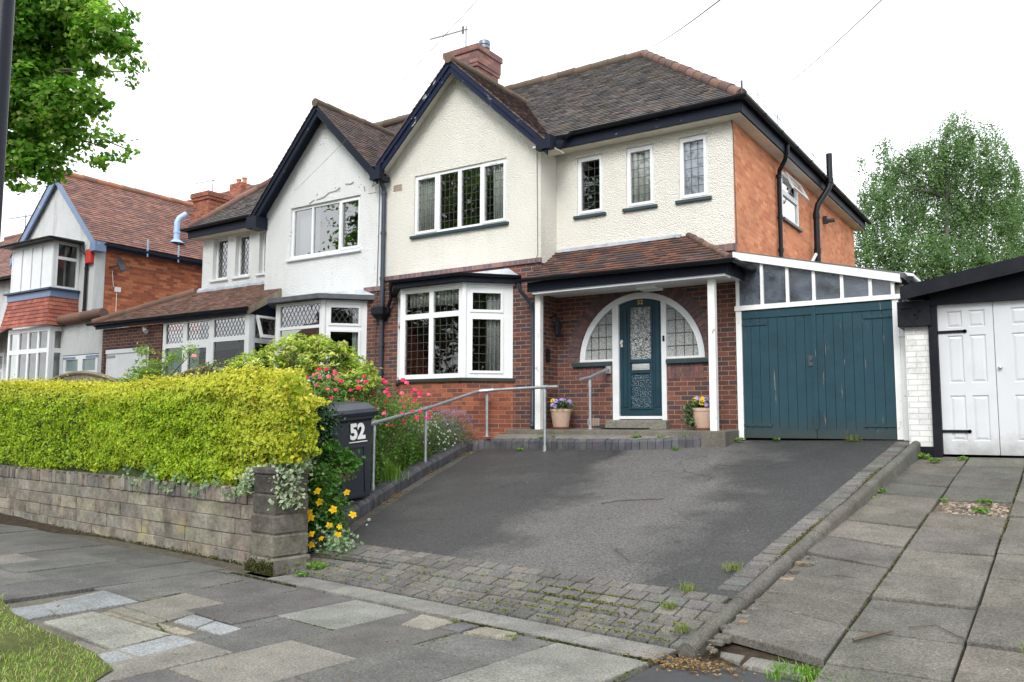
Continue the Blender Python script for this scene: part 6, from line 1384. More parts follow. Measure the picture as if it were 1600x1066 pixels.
g = wob(P, 1.5, 9) * .5 + .5; yel = np.clip(.10 + .85 * (f - .74) / .24, 0, 1) + .45 * np.clip(g - .55, 0, 1) + np.clip((1.5 - u) / 1.3, 0, 1) * (.35 + .5 * rs.uniform(0, 1, n1)) + .25 * np.clip(np.abs(u - 3.4) < .9, 0, 1) * g
yel = np.clip(yel + rs.normal(0, .12, n1), 0, 1)[:, None]
lime = palmix(rs, n1, [(.28, .45, .018), (.36, .51, .022), (.21, .38, .016), (.42, .54, .03)], .22); yl = palmix(rs, n1, [(.57, .57, .06), (.66, .63, .10), (.48, .52, .05)], .15)
c1 = lime * (1 - yel) + yl * yel
n2 = 20000; u2 = rs.uniform(-.6, 8.8, n2); v2 = rs.uniform(.05, 1.0, n2); k_ = u2 > hend(v2); u2, v2 = u2[k_], v2[k_]; n2 = len(u2); z2 = hedge_top(u2) - .02 + rs.normal(0, .03, n2) + .03 * np.sin(v2 * 7 + u2 * 3) + np.where(rs.uniform(0, 1, n2) < .04, rs.uniform(0, .12, n2), 0)
P2 = wpt(u2, v2, z2); N2 = np.tile([0, -.2, 1.], (n2, 1)); c2 = palmix(rs, n2, [(.62, .58, .06), (.72, .66, .10), (.48, .52, .04)], .18)
n3 = 7000; v3 = rs.uniform(.0, .95, n3); z3 = rs.uniform(.85, 2.0, n3); bz = np.clip(1 - ((z3 - 1.45) / .65) ** 2, 0, 1)
z3 = np.where(v3 < .45, np.maximum(z3, 1.1), z3); P3 = wpt(hend(v3) + .12 - .16 * bz + .16 * np.clip((.16 - v3) / .16, 0, 1) + rs.normal(.03, .075, n3) + .03 * np.sin(v3 * 9 + z3 * 6), v3, z3); N3 = np.tile([-FW.u.x, -FW.u.y, .4], (n3, 1)); c3 = palmix(rs, n3, [(.50, .50, .04), (.64, .58, .06), (.34, .42, .03), (.24, .36, .02)], .2)
PP = np.concatenate([P, P2, P3]); NN = np.concatenate([Nn, N2, N3]); CC = np.concatenate([c1, c2, c3]); sz = np.concatenate([np.where(u < 1.1, .056, .041) * rs.uniform(.7, 1.35, n1), np.full(n2, .04), np.full(n3, .055)])
br_ = rs.uniform(0, 1, len(PP)) < .012; CC[br_] = palmix(rs, br_.sum(), [(.22, .14, .05), (.30, .20, .08)]); dk = rs.uniform(0, 1, len(PP)) < .05; CC[dk] = palmix(rs, dk.sum(), [(.03, .10, .02), (.05, .15, .03)])
leaves('foliage', PP, NN, sz, CC, m_leaf, HG, .62, .14, rs, .75)
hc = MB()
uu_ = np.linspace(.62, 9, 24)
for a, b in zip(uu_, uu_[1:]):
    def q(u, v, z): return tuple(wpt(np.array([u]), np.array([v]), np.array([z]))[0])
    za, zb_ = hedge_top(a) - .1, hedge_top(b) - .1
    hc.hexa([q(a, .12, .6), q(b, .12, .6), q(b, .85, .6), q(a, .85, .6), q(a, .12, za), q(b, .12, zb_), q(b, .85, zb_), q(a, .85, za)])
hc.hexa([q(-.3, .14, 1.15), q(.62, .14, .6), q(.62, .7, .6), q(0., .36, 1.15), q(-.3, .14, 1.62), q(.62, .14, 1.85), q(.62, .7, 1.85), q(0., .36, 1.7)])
obj('light_block_core', hc, simple('hedge_core', (.035, .05, .012), .95, .4, 10, 20, .8), HG)  # opaque dark boxes added inside the foliage to block light
# second clipped block behind, towards the bay
def bush(name, label, cat, lobes, nclump, per, spread, size, pal, asp=.5, fold=.15, seed=1, mat=None, flat=.7, shell=.5, stems=True, group=None, core=None, var=.25, xlim=None):
    rs = rnp(seed); cx = sum(l[0] for l in lobes) / len(lobes); cy = sum(l[1] for l in lobes) / len(lobes); zb = min(l[2] - (l[4] if len(l) > 4 else l[3]) for l in lobes)
    t = thing(name, label, cat, (cx, cy, zb), group)
    P, Nn, idx = clumps(rs, lobes, nclump, per, spread, flat, shell)
    if xlim is not None: k = (P[:, 1] < 7.8) | (P[:, 0] < np.interp(P[:, 1], [7.8, 8.3, 9.2, 10.07, 11.0, 11.6], [-7.62, -7.78, -8.06, -8.36, -8.42, -8.44]) - xlim); P, Nn, idx = P[k], Nn[k], idx[k]
    base = palmix(rs, nclump, pal, var)[idx]; col = np.clip(base * rs.uniform(.82, 1.2, (len(P), 1)), 0, 1)
    leaves('foliage', P, Nn, size, col, mat or m_leaf, t, asp, fold, rs, .6)
    if stems:
        mb = MB()
        for l in lobes:
            for k in range(4):
                a = Vector((cx + rs.uniform(-.12, .12), cy + rs.uniform(-.12, .12), zb - .05)); b = Vector((l[0] + rs.uniform(-.4, .4) * l[3], l[1] + rs.uniform(-.4, .4) * l[3], l[2] + rs.uniform(-.2, .7) * l[3])); m = a.lerp(b, .5) + Vector((rs.uniform(-.1, .1), rs.uniform(-.1, .1), .1)); mb.tube([a, m, b], [.014, .010, .004], 5)
        obj('stem', mb, m_stem, t)
    return t
GS = lambda x, y: soilz(x, y)
bush('hedge', 'short yellow hedge end showing behind the long hedge below the left bay', 'hedge', [(-9.3, 7.2, 1.75, .45, .4), (-8.7, 7.15, 1.78, .4, .36), (-9.9, 7.3, 1.7, .45, .4)], 520, 22, .07, .04, [(.60, .56, .06), (.50, .52, .04), (.36, .46, .03)], .6, .14, 32)
bush('evergreen_shrub', 'dark glossy evergreen shrub squeezed between the hedge end and the bin', 'shrub', [(-7.46, 6.92, 1.42, .24, .38), (-7.42, 6.75, 1.0, .22, .36), (-7.68, 7.05, 1.62, .22, .24)], 260, 20, .07, .055, [(.02, .065, .022), (.03, .085, .03), (.025, .07, .02), (.05, .12, .03)], .5, .12, 33, m_leaf_gloss)
# pieris: whorled pale lime rosettes at the shoot tips
rs = rnp(35); PT = thing('pieris_shrub', 'tall pale lime shrub with rosette tips in front of the left bay window', 'shrub', (-9.1, 8.2, .9))
lob = [(-9.55, 7.9, 2.15, .45, .34), (-9.05, 8.1, 2.38, .42, .34), (-8.55, 8.3, 2.25, .42, .36), (-8.2, 8.45, 2.02, .3, .3), (-9.9, 7.75, 2.05, .22, .3), (-9.0, 8.1, 1.85, .75, .35), (-8.75, 8.25, 2.5, .25, .2)]
NR = 640; pk = rs.randint(0, len(lob), NR); d = rs.normal(0, 1, (NR, 3)); d[:, 2] = np.abs(d[:, 2]) * 1.1 - .25; d /= np.linalg.norm(d, axis=1, keepdims=True)
C = np.array([lob[i][:3] for i in pk]) + d * np.array([[lob[i][3], lob[i][3], lob[i][4]] for i in pk]) * rs.uniform(.75, 1.05, (NR, 1))
per = 16; ang = rs.uniform(0, 6.28, (NR, per)); rr_ = rs.uniform(.02, .085, (NR, per)); P = np.repeat(C, per, 0) + np.stack([(np.cos(ang) * rr_).ravel(), (np.sin(ang) * rr_).ravel(), rs.normal(.01, .02, NR * per)], 1)
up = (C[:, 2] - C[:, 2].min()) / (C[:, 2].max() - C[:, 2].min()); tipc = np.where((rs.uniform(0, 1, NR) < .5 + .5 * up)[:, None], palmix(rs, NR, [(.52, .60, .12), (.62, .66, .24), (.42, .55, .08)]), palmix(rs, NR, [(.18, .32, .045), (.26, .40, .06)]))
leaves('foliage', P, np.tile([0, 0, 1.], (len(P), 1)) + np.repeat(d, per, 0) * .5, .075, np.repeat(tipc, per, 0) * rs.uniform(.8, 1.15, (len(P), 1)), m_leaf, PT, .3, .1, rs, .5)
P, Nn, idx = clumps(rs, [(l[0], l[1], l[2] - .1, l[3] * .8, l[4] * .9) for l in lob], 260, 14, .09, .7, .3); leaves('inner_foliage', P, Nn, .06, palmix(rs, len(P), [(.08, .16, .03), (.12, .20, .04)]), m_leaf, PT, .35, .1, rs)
mb = MB()
for l in lob:
    for k in range(3): a = Vector((-9.0 + rs.uniform(-.2, .2), 8.15 + rs.uniform(-.2, .2), .8)); b = Vector((l[0] + rs.uniform(-.2, .2), l[1] + rs.uniform(-.2, .2), l[2] + .1)); mb.tube([a, a.lerp(b, .5) + Vector((0, 0, .15)), b], [.02, .014, .006], 5)
obj('stem', mb, m_stem, PT)
# climbing / bush rose with pink blooms
def bloom(parent, c, s, col, seed):
    r = random.Random(seed); mb = MB(); c = Vector(c)
    for ring, (q, el, sz_, k) in enumerate(((.28, 1.2, .4, 4), (.55, .75, .5, 5), (.85, .3, .58, 6))):
        for j in range(k):
            a = j * 6.283 / k + ring * .5 + r.uniform(-.1, .1); d = Vector((math.cos(a) * math.cos(el), math.sin(a) * math.cos(el), math.sin(el))); t = Vector((-math.sin(a), math.cos(a), 0)); w_ = t.cross(d) * -1; o = c + d * s * q * .5
            cc = vary(tuple(x * (.75 + .2 * ring) for x in col), .12, r); mb.face([o - t * s * sz_ * .4 - w_ * s * .25, o + t * s * sz_ * .4 - w_ * s * .25, o + t * s * sz_ * .45 + w_ * s * .3 + d * .1 * s, o + w_ * s * .42 + d * .05 * s, o - t * s * sz_ * .45 + w_ * s * .3 + d * .1 * s], cc)
    return obj('bloom', mb, m_petal, parent, fixn=False)
RB = bush('rose_bush', 'rambling rose bush dotted with bright pink blooms behind the bin', 'rose bush', [(-8.2, 8.0, 1.7, .5, .45), (-8.75, 7.7, 1.65, .45, .4), (-7.95, 8.9, 1.55, .5, .5), (-8.3, 9.6, 1.45, .45, .5), (-8.6, 8.7, 1.5, .6, .6), (-8.15, 8.6, 1.1, .5, .5), (-8.75, 10.4, 1.5, .35, .4), (-8.3, 8.1, 2.0, .35, .25), (-8.5, 9.0, 1.5, .45, .5), (-8.8, 9.7, 1.45, .4, .45), (-8.55, 8.35, 1.75, .5, .4)], 1300, 16, .08, .042, [(.12, .24, .045), (.17, .30, .06), (.09, .19, .04), (.22, .34, .09)], .55, .12, 36, None, .8, .45, xlim=.03)
rr = random.Random(36); lobR = [(-8.5, 8.95, 1.5, .42, .5), (-8.75, 9.7, 1.5, .36, .45), (-8.5, 8.3, 1.8, .5, .42), (-8.2, 8.0, 1.75, .5, .45), (-8.75, 7.7, 1.7, .4, .4), (-7.95, 8.9, 1.6, .48, .5), (-8.3, 9.6, 1.5, .42, .5), (-8.2, 8.1, 2.05, .35, .25), (-8.7, 10.4, 1.6, .3, .4)]
for k in range(88):
    l = rr.choice(lobR); a = rr.uniform(-1.9, .5); e = rr.uniform(-.1, 1.1); bloom(RB, (l[0] + l[3] * 1.12 * math.cos(a) * math.cos(e), l[1] + l[3] * 1.12 * math.sin(a) * math.cos(e), l[2] + l[4] * 1.12 * math.sin(e)), rr.uniform(.04, .068), rr.choice([(.72, .03, .12), (.76, .06, .17), (.66, .02, .08), (.80, .14, .26)]), k)
# white-flowered and lavender mounds, grasses along the edging
WF = bush('white_flower_mound', 'mound of small white flowers beside the middle handrail post', 'flowering plant', [(-8.55, 10.35, 1.2, .32, .34), (-8.6, 10.7, 1.22, .3, .3), (-8.75, 10.1, 1.35, .3, .3)], 260, 18, .06, .034, [(.13, .22, .09), (.18, .27, .12), (.10, .18, .07)], .4, .1, 37, xlim=0)
rr = random.Random(40)
fl_ = MB()
for k in range(85):
    l = rr.choice([(-8.55, 10.35, 1.2, .32, .34), (-8.6, 10.7, 1.22, .3, .3)]); a = rr.uniform(-2.6, .6); e = rr.uniform(-.3, 1.2); c = Vector((l[0] + l[3] * 1.1 * math.cos(a) * math.cos(e), l[1] + l[3] * 1.1 * math.sin(a) * math.cos(e), l[2] + l[4] * 1.1 * math.sin(e)))
    fl_.face([c + Vector((math.cos(t) * .016, -.006 * math.sin(t), math.sin(t) * .016)) for t in [j * 6.283 / 6 for j in range(6)]], (.8, .8, .78))
f_ = obj('blossom', fl_, m_petal, WF, fixn=False); f_['kind'] = 'stuff'
LV = bush('lavender', 'grey-green lavender mound with mauve spikes by the platform corner', 'lavender', [(-8.72, 11.15, 1.28, .38, .34), (-8.7, 11.5, 1.3, .3, .28), (-8.95, 11.3, 1.38, .35, .3)], 360, 18, .06, .05, [(.20, .27, .18), (.15, .22, .12), (.25, .30, .20)], .16, .05, 38, xlim=-.12)
rs = rnp(39); n = 420; a = rs.uniform(-2.6, .6, n); e = rs.uniform(.1, 1.3, n); P = np.stack([-8.75 + .44 * np.cos(a) * np.cos(e), 11.25 + .44 * np.sin(a) * np.cos(e), 1.33 + .42 * np.sin(e)], 1)
s_ = leaves('flower_spikes', P, np.stack([np.cos(a), np.sin(a), e * 0 + .3], 1), .045, palmix(rs, n, [(.24, .18, .42), (.30, .26, .46), (.20, .22, .30)]), m_petal, LV, .3, .1, rs); s_['kind'] = 'stuff'
bush('pink_flower_clump', 'small pink-tinged clump at the corner of the raised edging below the bay', 'flowering plant', [(-8.72, 11.85, 1.3, .16, .16), (-8.85, 11.75, 1.32, .14, .14)], 70, 12, .04, .03, [(.20, .28, .10), (.55, .28, .32), (.28, .30, .10)], .5, .1, 41, stems=False)
bush('variegated_shrub', 'pale variegated shrub below the bay window sill', 'shrub', [(-9.3, 10.7, 1.5, .35, .4), (-9.0, 10.2, 1.45, .3, .35), (-9.2, 11.2, 1.4, .3, .3)], 260, 16, .07, .045, [(.30, .36, .16), (.40, .44, .24), (.22, .30, .10)], .5, .1, 42)
def blades(name, pts, lens, cols, parent=None, wd=.006, lean=.35, seed=1, mat=None, kind=None):
    rs = rnp(seed); n = len(pts); P = np.asarray(pts, float); L = np.asarray(lens).reshape(-1, 1) * np.ones((n, 1)); a = rs.uniform(0, 6.283, n); d = np.stack([np.cos(a), np.sin(a), np.zeros(n)], 1); sdv = np.stack([-np.sin(a), np.cos(a), np.zeros(n)], 1)
    ln_ = np.abs(rs.normal(lean, .25, (n, 1))); up = np.array([[0, 0, 1.]])
    V = np.empty((n, 5, 3)); V[:, 0] = P - sdv * wd / 2; V[:, 1] = P + sdv * wd / 2; mid = P + up * L * .6 + d * L * ln_ * .35; V[:, 2] = mid + sdv * wd * .4; V[:, 3] = mid - sdv * wd * .4; V[:, 4] = P + up * L * (1 - .25 * ln_) + d * L * ln_
    base = np.array(wloc(parent)) if parent else np.array([P[:, 0].mean(), P[:, 1].mean(), P[:, 2].min()])
    me = bpy.data.meshes.new(name); me.vertices.add(5 * n); me.vertices.foreach_set('co', (V - base).ravel()); i = np.arange(n) * 5
    idx = np.stack([i, i + 1, i + 2, i, i + 2, i + 3, i + 3, i + 2, i + 4], 1).ravel(); me.loops.add(9 * n); me.loops.foreach_set('vertex_index', idx); me.polygons.add(3 * n); me.polygons.foreach_set('loop_start', np.arange(3 * n) * 3)
    try: me.polygons.foreach_set('loop_total', np.full(3 * n, 3))
    except Exception: pass
    ca = me.color_attributes.new('tint', 'FLOAT_COLOR', 'CORNER'); c4 = np.ones((n, 9, 4)); c4[:, :, :3] = np.asarray(cols)[:, None, :]; ca.data.foreach_set('color', c4.ravel())
    me.materials.append(mat or m_leaf); me.update(calc_edges=True); me.validate(); o = bpy.data.objects.new(name, me); fin(o, parent, Vector(base))
    if kind: o['kind'] = kind
    return o
GR = [(.14, .26, .03), (.20, .32, .05), (.10, .20, .03), (.26, .34, .08)]
rs = rnp(50); n = 2600; y = rs.uniform(8.0, 10.4, n); x = np.array([xl(a) for a in y]) - .22 - rs.exponential(.2, n); blades('border_grass', np.stack([x, y, np.array([soilz(a, b) for a, b in zip(x, y)])], 1), rs.uniform(.12, .34, n), palmix(rs, n, GR), None, .007, .4, 50, kind='stuff')
n = 420; c = np.array([-8.02, 8.88]); q = rs.normal(0, .09, (n, 2)); P = np.concatenate([c + q, np.full((n, 1), .70)], 1); tag(blades('grass_tuft', P, rs.uniform(.15, .3, n), palmix(rs, n, [(.14, .29, .03), (.20, .34, .05)]), None, .008, .35, 51), 'bright green grass tuft at the raised edging between the first two handrail posts', 'grass tuft')
bush('leafy_ground_cover', 'low leafy weeds along the top of the edging behind the handrail', 'plant', [(-7.85, 8.2, .72, .2, .16), (-8.1, 9.2, .9, .22, .25), (-8.35, 9.8, 1.0, .22, .28), (-8.1, 8.6, .9, .28, .3), (-7.95, 8.45, .8, .2, .25)], 240, 14, .06, .05, [(.12, .24, .04), (.18, .30, .06), (.08, .18, .03)], .6, .12, 52, stems=False, xlim=-.02)
# hypericum with yellow stars, spilling beside the pillar and in front of the bin
HY = bush('yellow_flowered_shrub', 'leafy shrub with yellow star flowers spilling between the pillar and the bin', 'shrub', [(-6.85, 6.55, .62, .19, .26), (-6.9, 6.62, .4, .2, .26), (-7.02, 6.72, .85, .18, .22), (-7.2, 6.93, .92, .15, .18), (-6.72, 6.40, .25, .13, .18), (-7.08, 6.95, .5, .17, .26)], 230, 13, .055, .058, [(.06, .17, .025), (.09, .22, .03), (.05, .13, .03), (.13, .26, .05)], .5, .1, 53, None, .8, .4)
rr = random.Random(54)
for k, (x, y, z) in enumerate([(-6.62, 6.3, .7), (-6.55, 6.42, .78), (-6.68, 6.36, .6), (-6.62, 6.4, .5), (-6.5, 6.55, .42), (-6.42, 6.62, .40), (-6.58, 6.38, .34), (-6.42, 6.6, .32), (-6.72, 6.35, .88), (-6.85, 6.5, .95), (-6.45, 6.75, .75), (-6.7, 6.4, .98), (-6.36, 6.75, .52), (-6.9, 6.6, 1.05), (-6.66, 6.3, .30), (-6.78, 6.32, .66), (-6.6, 6.5, .66), (-6.74, 6.3, .44), (-6.5, 6.6, .58), (-6.62, 6.42, .22), (-6.86, 6.42, .8), (-6.8, 6.4, .36), (-6.95, 6.55, .98), (-6.56, 6.5, .28), (-6.7, 6.45, .55)]):
    mb = MB(); d = Vector((.45 + rr.uniform(-.4, .4), -.75 + rr.uniform(-.25, .35), .35 + rr.uniform(-.3, .5))).normalized(); a = d.cross(Vector((0, 0, 1))).normalized(); b = a.cross(d); C = Vector((x - .09, y - .13, z)); s = rr.uniform(.034, .054)
    for j in range(5):
        t = j * 6.283 / 5 + rr.uniform(-.2, .2); v = a * math.cos(t) + b * math.sin(t); q = d.cross(v)
        mb.face([C, C + v * s * .55 + q * s * .44 + d * .012, C + v * s * 1.05 + d * .004, C + v * s * .5 - q * s * .36 + d * .004], vary((.78, .50, .01), .12, rr))
    for j in range(8): t = j * .785; mb.face([C + d * .006, C + d * .02 + (a * math.cos(t) + b * math.sin(t)) * s * .4, C + d * .02 + (a * math.cos(t + .3) + b * math.sin(t + .3)) * s * .4], (.8, .42, .01))
    obj('bloom', mb, m_petal, HY, fixn=False)
# long leafy shoot reaching across the bin
bush('leafy_shoot', 'fresh green oak-like shoot reaching across the front of the bin', 'shrub', [(-7.17, 7.17, 1.12, .12, .07), (-7.06, 7.28, 1.03, .10, .06), (-7.22, 7.14, .95, .12, .07), (-7.22, 7.02, 1.2, .10, .08)], 42, 9, .05, .075, [(.08, .24, .03), (.12, .30, .04), (.06, .18, .03)], .55, .1, 55)
# ivy on the pillar
rs = rnp(56); n = 1500; IV = thing('ivy', 'pale variegated ivy trailing over the pillar cap', 'ivy', tuple(pc + Vector((0, .1, .95))))
a = rs.uniform(-1, 1, n); k = rs.uniform(0, 1, n); P = np.zeros((n, 3))
for i in range(n):
    if k[i] < .45: q = pc + SU * (a[i] * .27) + SV * (.08 + rs.normal(0, .06)) + Vector((0, 0, 1.07 + rs.normal(0, .03)))
    elif k[i] < .72: t = rs.uniform(0, 1); q = pc - SU * (.24 + .12 * t + rs.normal(0, .04)) - SV * (.16 + rs.normal(0, .05)) + Vector((0, 0, 1.02 - .26 * t + rs.normal(0, .02)))
    elif k[i] > .9: q = pc + SU * (a[i] * .3) + SV * .1 + Vector((0, 0, 1.07))
    else: t = rs.uniform(0, 1); q = pc + SU * (.235 + rs.normal(0, .03)) + SV * (rs.normal(-.05, .1)) + Vector((0, 0, 1.05 - .42 * t))
    P[i] = q
leaves('foliage', P, np.tile([.1, -.6, .7], (n, 1)), .05, palmix(rs, n, [(.36, .46, .30), (.46, .54, .38), (.22, .33, .18), (.54, .58, .44)]), m_leaf, IV, .75, .08, rs)
rs = rnp(57); n = 260; q = rs.uniform(.2, 3.0, n); P = wpt(q, -.03 + rs.normal(0, .02, n), .80 + .08 * np.sin(q * 9) + rs.normal(0, .05, n)); tag(leaves('ivy', P, np.tile([0, -1, .3], (n, 1)), .045, palmix(rs, n, [(.20, .32, .16), (.30, .40, .24), (.12, .24, .10)]), m_leaf, None, .75, .08, rs), 'small ivy strands hanging from the hedge foot over the coping', 'ivy')
rs = rnp(58); n = 420; P = np.stack([-6.55 + rs.normal(0, .13, n), 6.5 + rs.normal(0, .1, n), .22 + rs.normal(0, .09, n)], 1); tag(leaves('ivy', P, np.tile([.3, -.8, .4], (n, 1)), .045, palmix(rs, n, [(.22, .33, .18), (.34, .42, .28), (.12, .22, .10)]), m_leaf, None, .7, .08, rs), 'ivy sprays low down beside the start of the drive edging', 'ivy')
# young maple and rose shoot behind the hedge, fence panels
rs = rnp(60); MP = thing('maple_sapling', 'feathery light green maple rising behind the hedge before the white store door', 'sapling', (-12.2, 7.9, .9))
P, Nn, idx = clumps(rs, [(-12.15, 7.75, 2.15, .34, .2), (-11.95, 7.75, 2.35, .24, .16), (-11.5, 7.85, 2.52, .26, .08), (-11.2, 7.9, 2.62, .16, .06), (-12.2, 7.8, 2.6, .12, .12)], 150, 12, .05, .5, .4); leaves('foliage', P, Nn, .075, palmix(rs, len(P), [(.22, .34, .06), (.30, .42, .08), (.16, .28, .05)]), m_leaf, MP, .32, .1, rs)
mb = MB()
for e in ((-12.2, 7.8, 2.65), (-11.9, 7.8, 2.4), (-11.1, 7.92, 2.6), (-12.35, 7.8, 2.2)): mb.tube([(-12.1, 7.85, .8), Vector((-12.1, 7.85, 1.9)).lerp(Vector(e), .3), e], [.02, .012, .004], 5)
obj('stem', mb, m_stem, MP)
bush('rose_shoot', 'thin rose shoot with one pink bloom above the hedge before the glazed porch', 'rose', [(-10.75, 7.75, 2.3, .12, .12), (-10.35, 7.8, 2.32, .14, .12), (-10.6, 7.75, 2.15, .2, .1)], 40, 9, .05, .045, [(.14, .26, .05), (.30, .26, .10), (.20, .32, .06)], .5, .1, 61)
bloom(bpy.data.objects['rose_shoot'], (-10.78, 7.68, 2.47), .075, (.78, .30, .38), 5)
def arch_fence(label, x0, x1, y0, z0, zc):
    t = thing('fence_panel', label, 'fence panel', ((x0 + x1) / 2, y0, 1.0), 'arched fence panels behind the hedge'); mb = MB(); n = 16
    def zz(s): return z0 + (zc - z0) * math.sin(math.pi * (.12 + .76 * s))
    for i in range(n): a, b = i / n, (i + .96) / n; xa, xb = x0 + (x1 - x0) * a, x0 + (x1 - x0) * b; ya = y0 - .12 * (xa - x0); mb.hexa([(xa, ya, .9), (xb, ya, .9), (xb, ya + .02, .9), (xa, ya + .02, .9), (xa, ya, zz(a)), (xb, ya, zz(b)), (xb, ya + .02, zz(b)), (xa, ya + .02, zz(a))])
    obj('board', mb, m_woodgrey, t); c = MB(); c.tube([(x0 + (x1 - x0) * i / 12, y0 - .12 * (x1 - x0) * i / 12 + .01, zz(i / 12) + .02) for i in range(13)], .04, 6); obj('arched_rail', c, m_woodgrey, t)
arch_fence('arched fence panel behind the hedge before the parapet garage', -17.2, -13.9, 8.75, 2.08, 2.40); arch_fence('arched fence panel behind the hedge before the glazed porch', -12.0, -10.1, 8.15, 2.02, 2.31)
# ------------------------------------------------------------------ trees
def limb(mb, a, b, r0, r1, rs, n=4, sag=.15):
    a = Vector(a); b = Vector(b); pts = [a]; 
    for k in range(1, n): pts.append(a.lerp(b, k / n) + Vector((rs.normal(0, .04), rs.normal(0, .04), sag * math.sin(math.pi * k / n))) * (b - a).length * .5)
    mb.tube(pts + [b], [r0 + (r1 - r0) * k / n for k in range(n + 1)], 7)
D12 = 12 / 1306.
def px(x, y, d):   # a point in view at depth d: used once, to set out the crown in metres
    v = _f * d + _r2 * ((x - 800) * d / 1306.) - _u2 * ((y - 533) * d / 1306.); return (v.x, v.y, v.z + 1.5)
LIME = thing('lime_tree', 'big lime tree with bright green leaves overhanging the upper left corner', 'tree', (-17.2, 4.2, 0))
lob = []
for (x, y, r, d) in ((30, 30, 95, 12.2), (110, 15, 50, 12), (165, 50, 40, 11.8), (195, 88, 26, 11.7), (190, 112, 20, 11.7), (150, 108, 22, 11.9), (75, 95, 55, 12.5), (50, 160, 62, 12), (105, 165, 42, 11.6), (145, 168, 22, 11.5), (40, 215, 50, 12.2), (110, 215, 30, 11.8), (165, 232, 30, 11.7), (195, 232, 15, 11.7), (70, 255, 35, 12), (20, 262, 32, 12.3), (50, 290, 14, 11.9), (150, 150, 24, 11.5), (120, 90, 22, 12), (200, 20, 18, 12)):
    c = px(x, y, d); lob.append((*c, r * d / 1306.))
vis = list(lob)
off = [(-13.8, 4.6, 8.6, 1.6), (-15, 4.0, 7, 2.0), (-16.5, 5.2, 8.5, 2.2), (-18.5, 4.0, 7.5, 2.4), (-17, 2.5, 9, 2.3), (-13.2, 6.2, 9.3, 1.3), (-15, 5.5, 10.5, 2.0), (-18, 5, 10.5, 2.2), (-14.3, 5.2, 6.0, 1.0)]
rs = rnp(70); P1, N1, i1 = clumps(rs, vis, 1250, 24, .075, .5, .2); P2, N2, i2 = clumps(rs, off, 560, 20, .16, .6, .4)
pal = [(.125, .29, .035), (.175, .35, .05), (.085, .22, .027), (.25, .41, .08), (.10, .25, .03)]
cA_ = palmix(rs, 1250, pal, .25)[i1]; cB_ = palmix(rs, 560, pal, .25)[i2]; lt = rs.uniform(0, 1, len(P1)) < .10; cA_[lt] = palmix(rs, lt.sum(), [(.34, .40, .12), (.28, .36, .10)])
P = np.concatenate([P1, P2]); leaves('crown', P, np.concatenate([N1, N2]), np.concatenate([np.full(len(P1), .08), np.full(len(P2), .13)]), np.concatenate([cA_, cB_]) * rs.uniform(.8, 1.2, (len(P), 1)), leafmat('leaf_lime', .62, .6, .15), LIME, .85, .1, rs, .55)
mb = MB(); mb.tube([(-17.2, 4.2, -.1), (-17.2, 4.25, 1.2), (-17.1, 4.3, 4), (-17, 4.4, 7), (-16.9, 4.5, 10)], [.34, .27, .23, .17, .06], 12)
for e in off: limb(mb, (-17.1, 4.3, min(e[2] - 1.5, 6.5)), e[:3], .09, .03, rs)
for e in vis: s_ = min(off[:1] + off[8:] + off[5:6], key=lambda o: (Vector(o[:3]) - Vector(e[:3])).length); limb(mb, s_[:3], e[:3], .03, .008, rs)
obj('trunk', mb, m_bark, LIME, smooth=True)
def birch(label, lobs, base, seed, nst, trunk, group=None):
    t = thing('birch_tree', label, 'tree', base); rs = rnp(seed); P = []; Nn = []; C_ = []
    vol = np.array([l[3] ** 2.4 for l in lobs]); pk = rs.choice(len(lobs), nst, p=vol / vol.sum()); d = rs.normal(0, 1, (nst, 3)); d /= np.linalg.norm(d, axis=1, keepdims=True)
    top = np.array([lobs[i][:3] for i in pk]) + d * (rs.uniform(.25, 1, (nst, 1)) ** .6) * np.array([[lobs[i][3]] for i in pk]) * np.array([1, 1, .95]); pal = palmix(rs, nst, [(.15, .25, .105), (.125, .215, .09), (.18, .285, .125), (.105, .185, .075), (.165, .265, .11)], .18)
    per = 30; s = rs.uniform(0, 1, (nst, per)); ln_ = rs.uniform(.4, 1.1, (nst, 1)); sw_ = rs.normal(0, .10, (nst, 2))
    P = np.stack([(top[:, :1] + sw_[:, :1] * s + d[:, :1] * .25 * np.sin(s * 1.6) + rs.normal(0, .05, s.shape)).ravel(), (top[:, 1:2] + sw_[:, 1:] * s + d[:, 1:2] * .25 * np.sin(s * 1.6) + rs.normal(0, .05, s.shape)).ravel(), (top[:, 2:] - ln_ * s ** 1.2 + rs.normal(0, .04, s.shape)).ravel()], 1)
    leaves('crown', P, np.repeat(d, per, 0) + [0, 0, .3], .078, np.repeat(pal, per, 0) * rs.uniform(.85, 1.15, (nst * per, 1)), leafmat('leaf_birch', .4, .8, .05), t, .7, .1, rs, .8)
    mb = MB(); mb.tube(trunk, [.2, .15, .10, .06, .02][:len(trunk)], 9)
    for l in lobs: k = min(range(len(trunk)), key=lambda q: abs(trunk[q][2] - (l[2] - 1.2))); limb(mb, trunk[k], l[:3], .035, .008, rs, 4, .2)
    obj('trunk', mb, m_birchbark, t, smooth=True); return t
def bl(lst): return [(*px(x, y, d), r * d / 1306.) for x, y, r, d in lst]
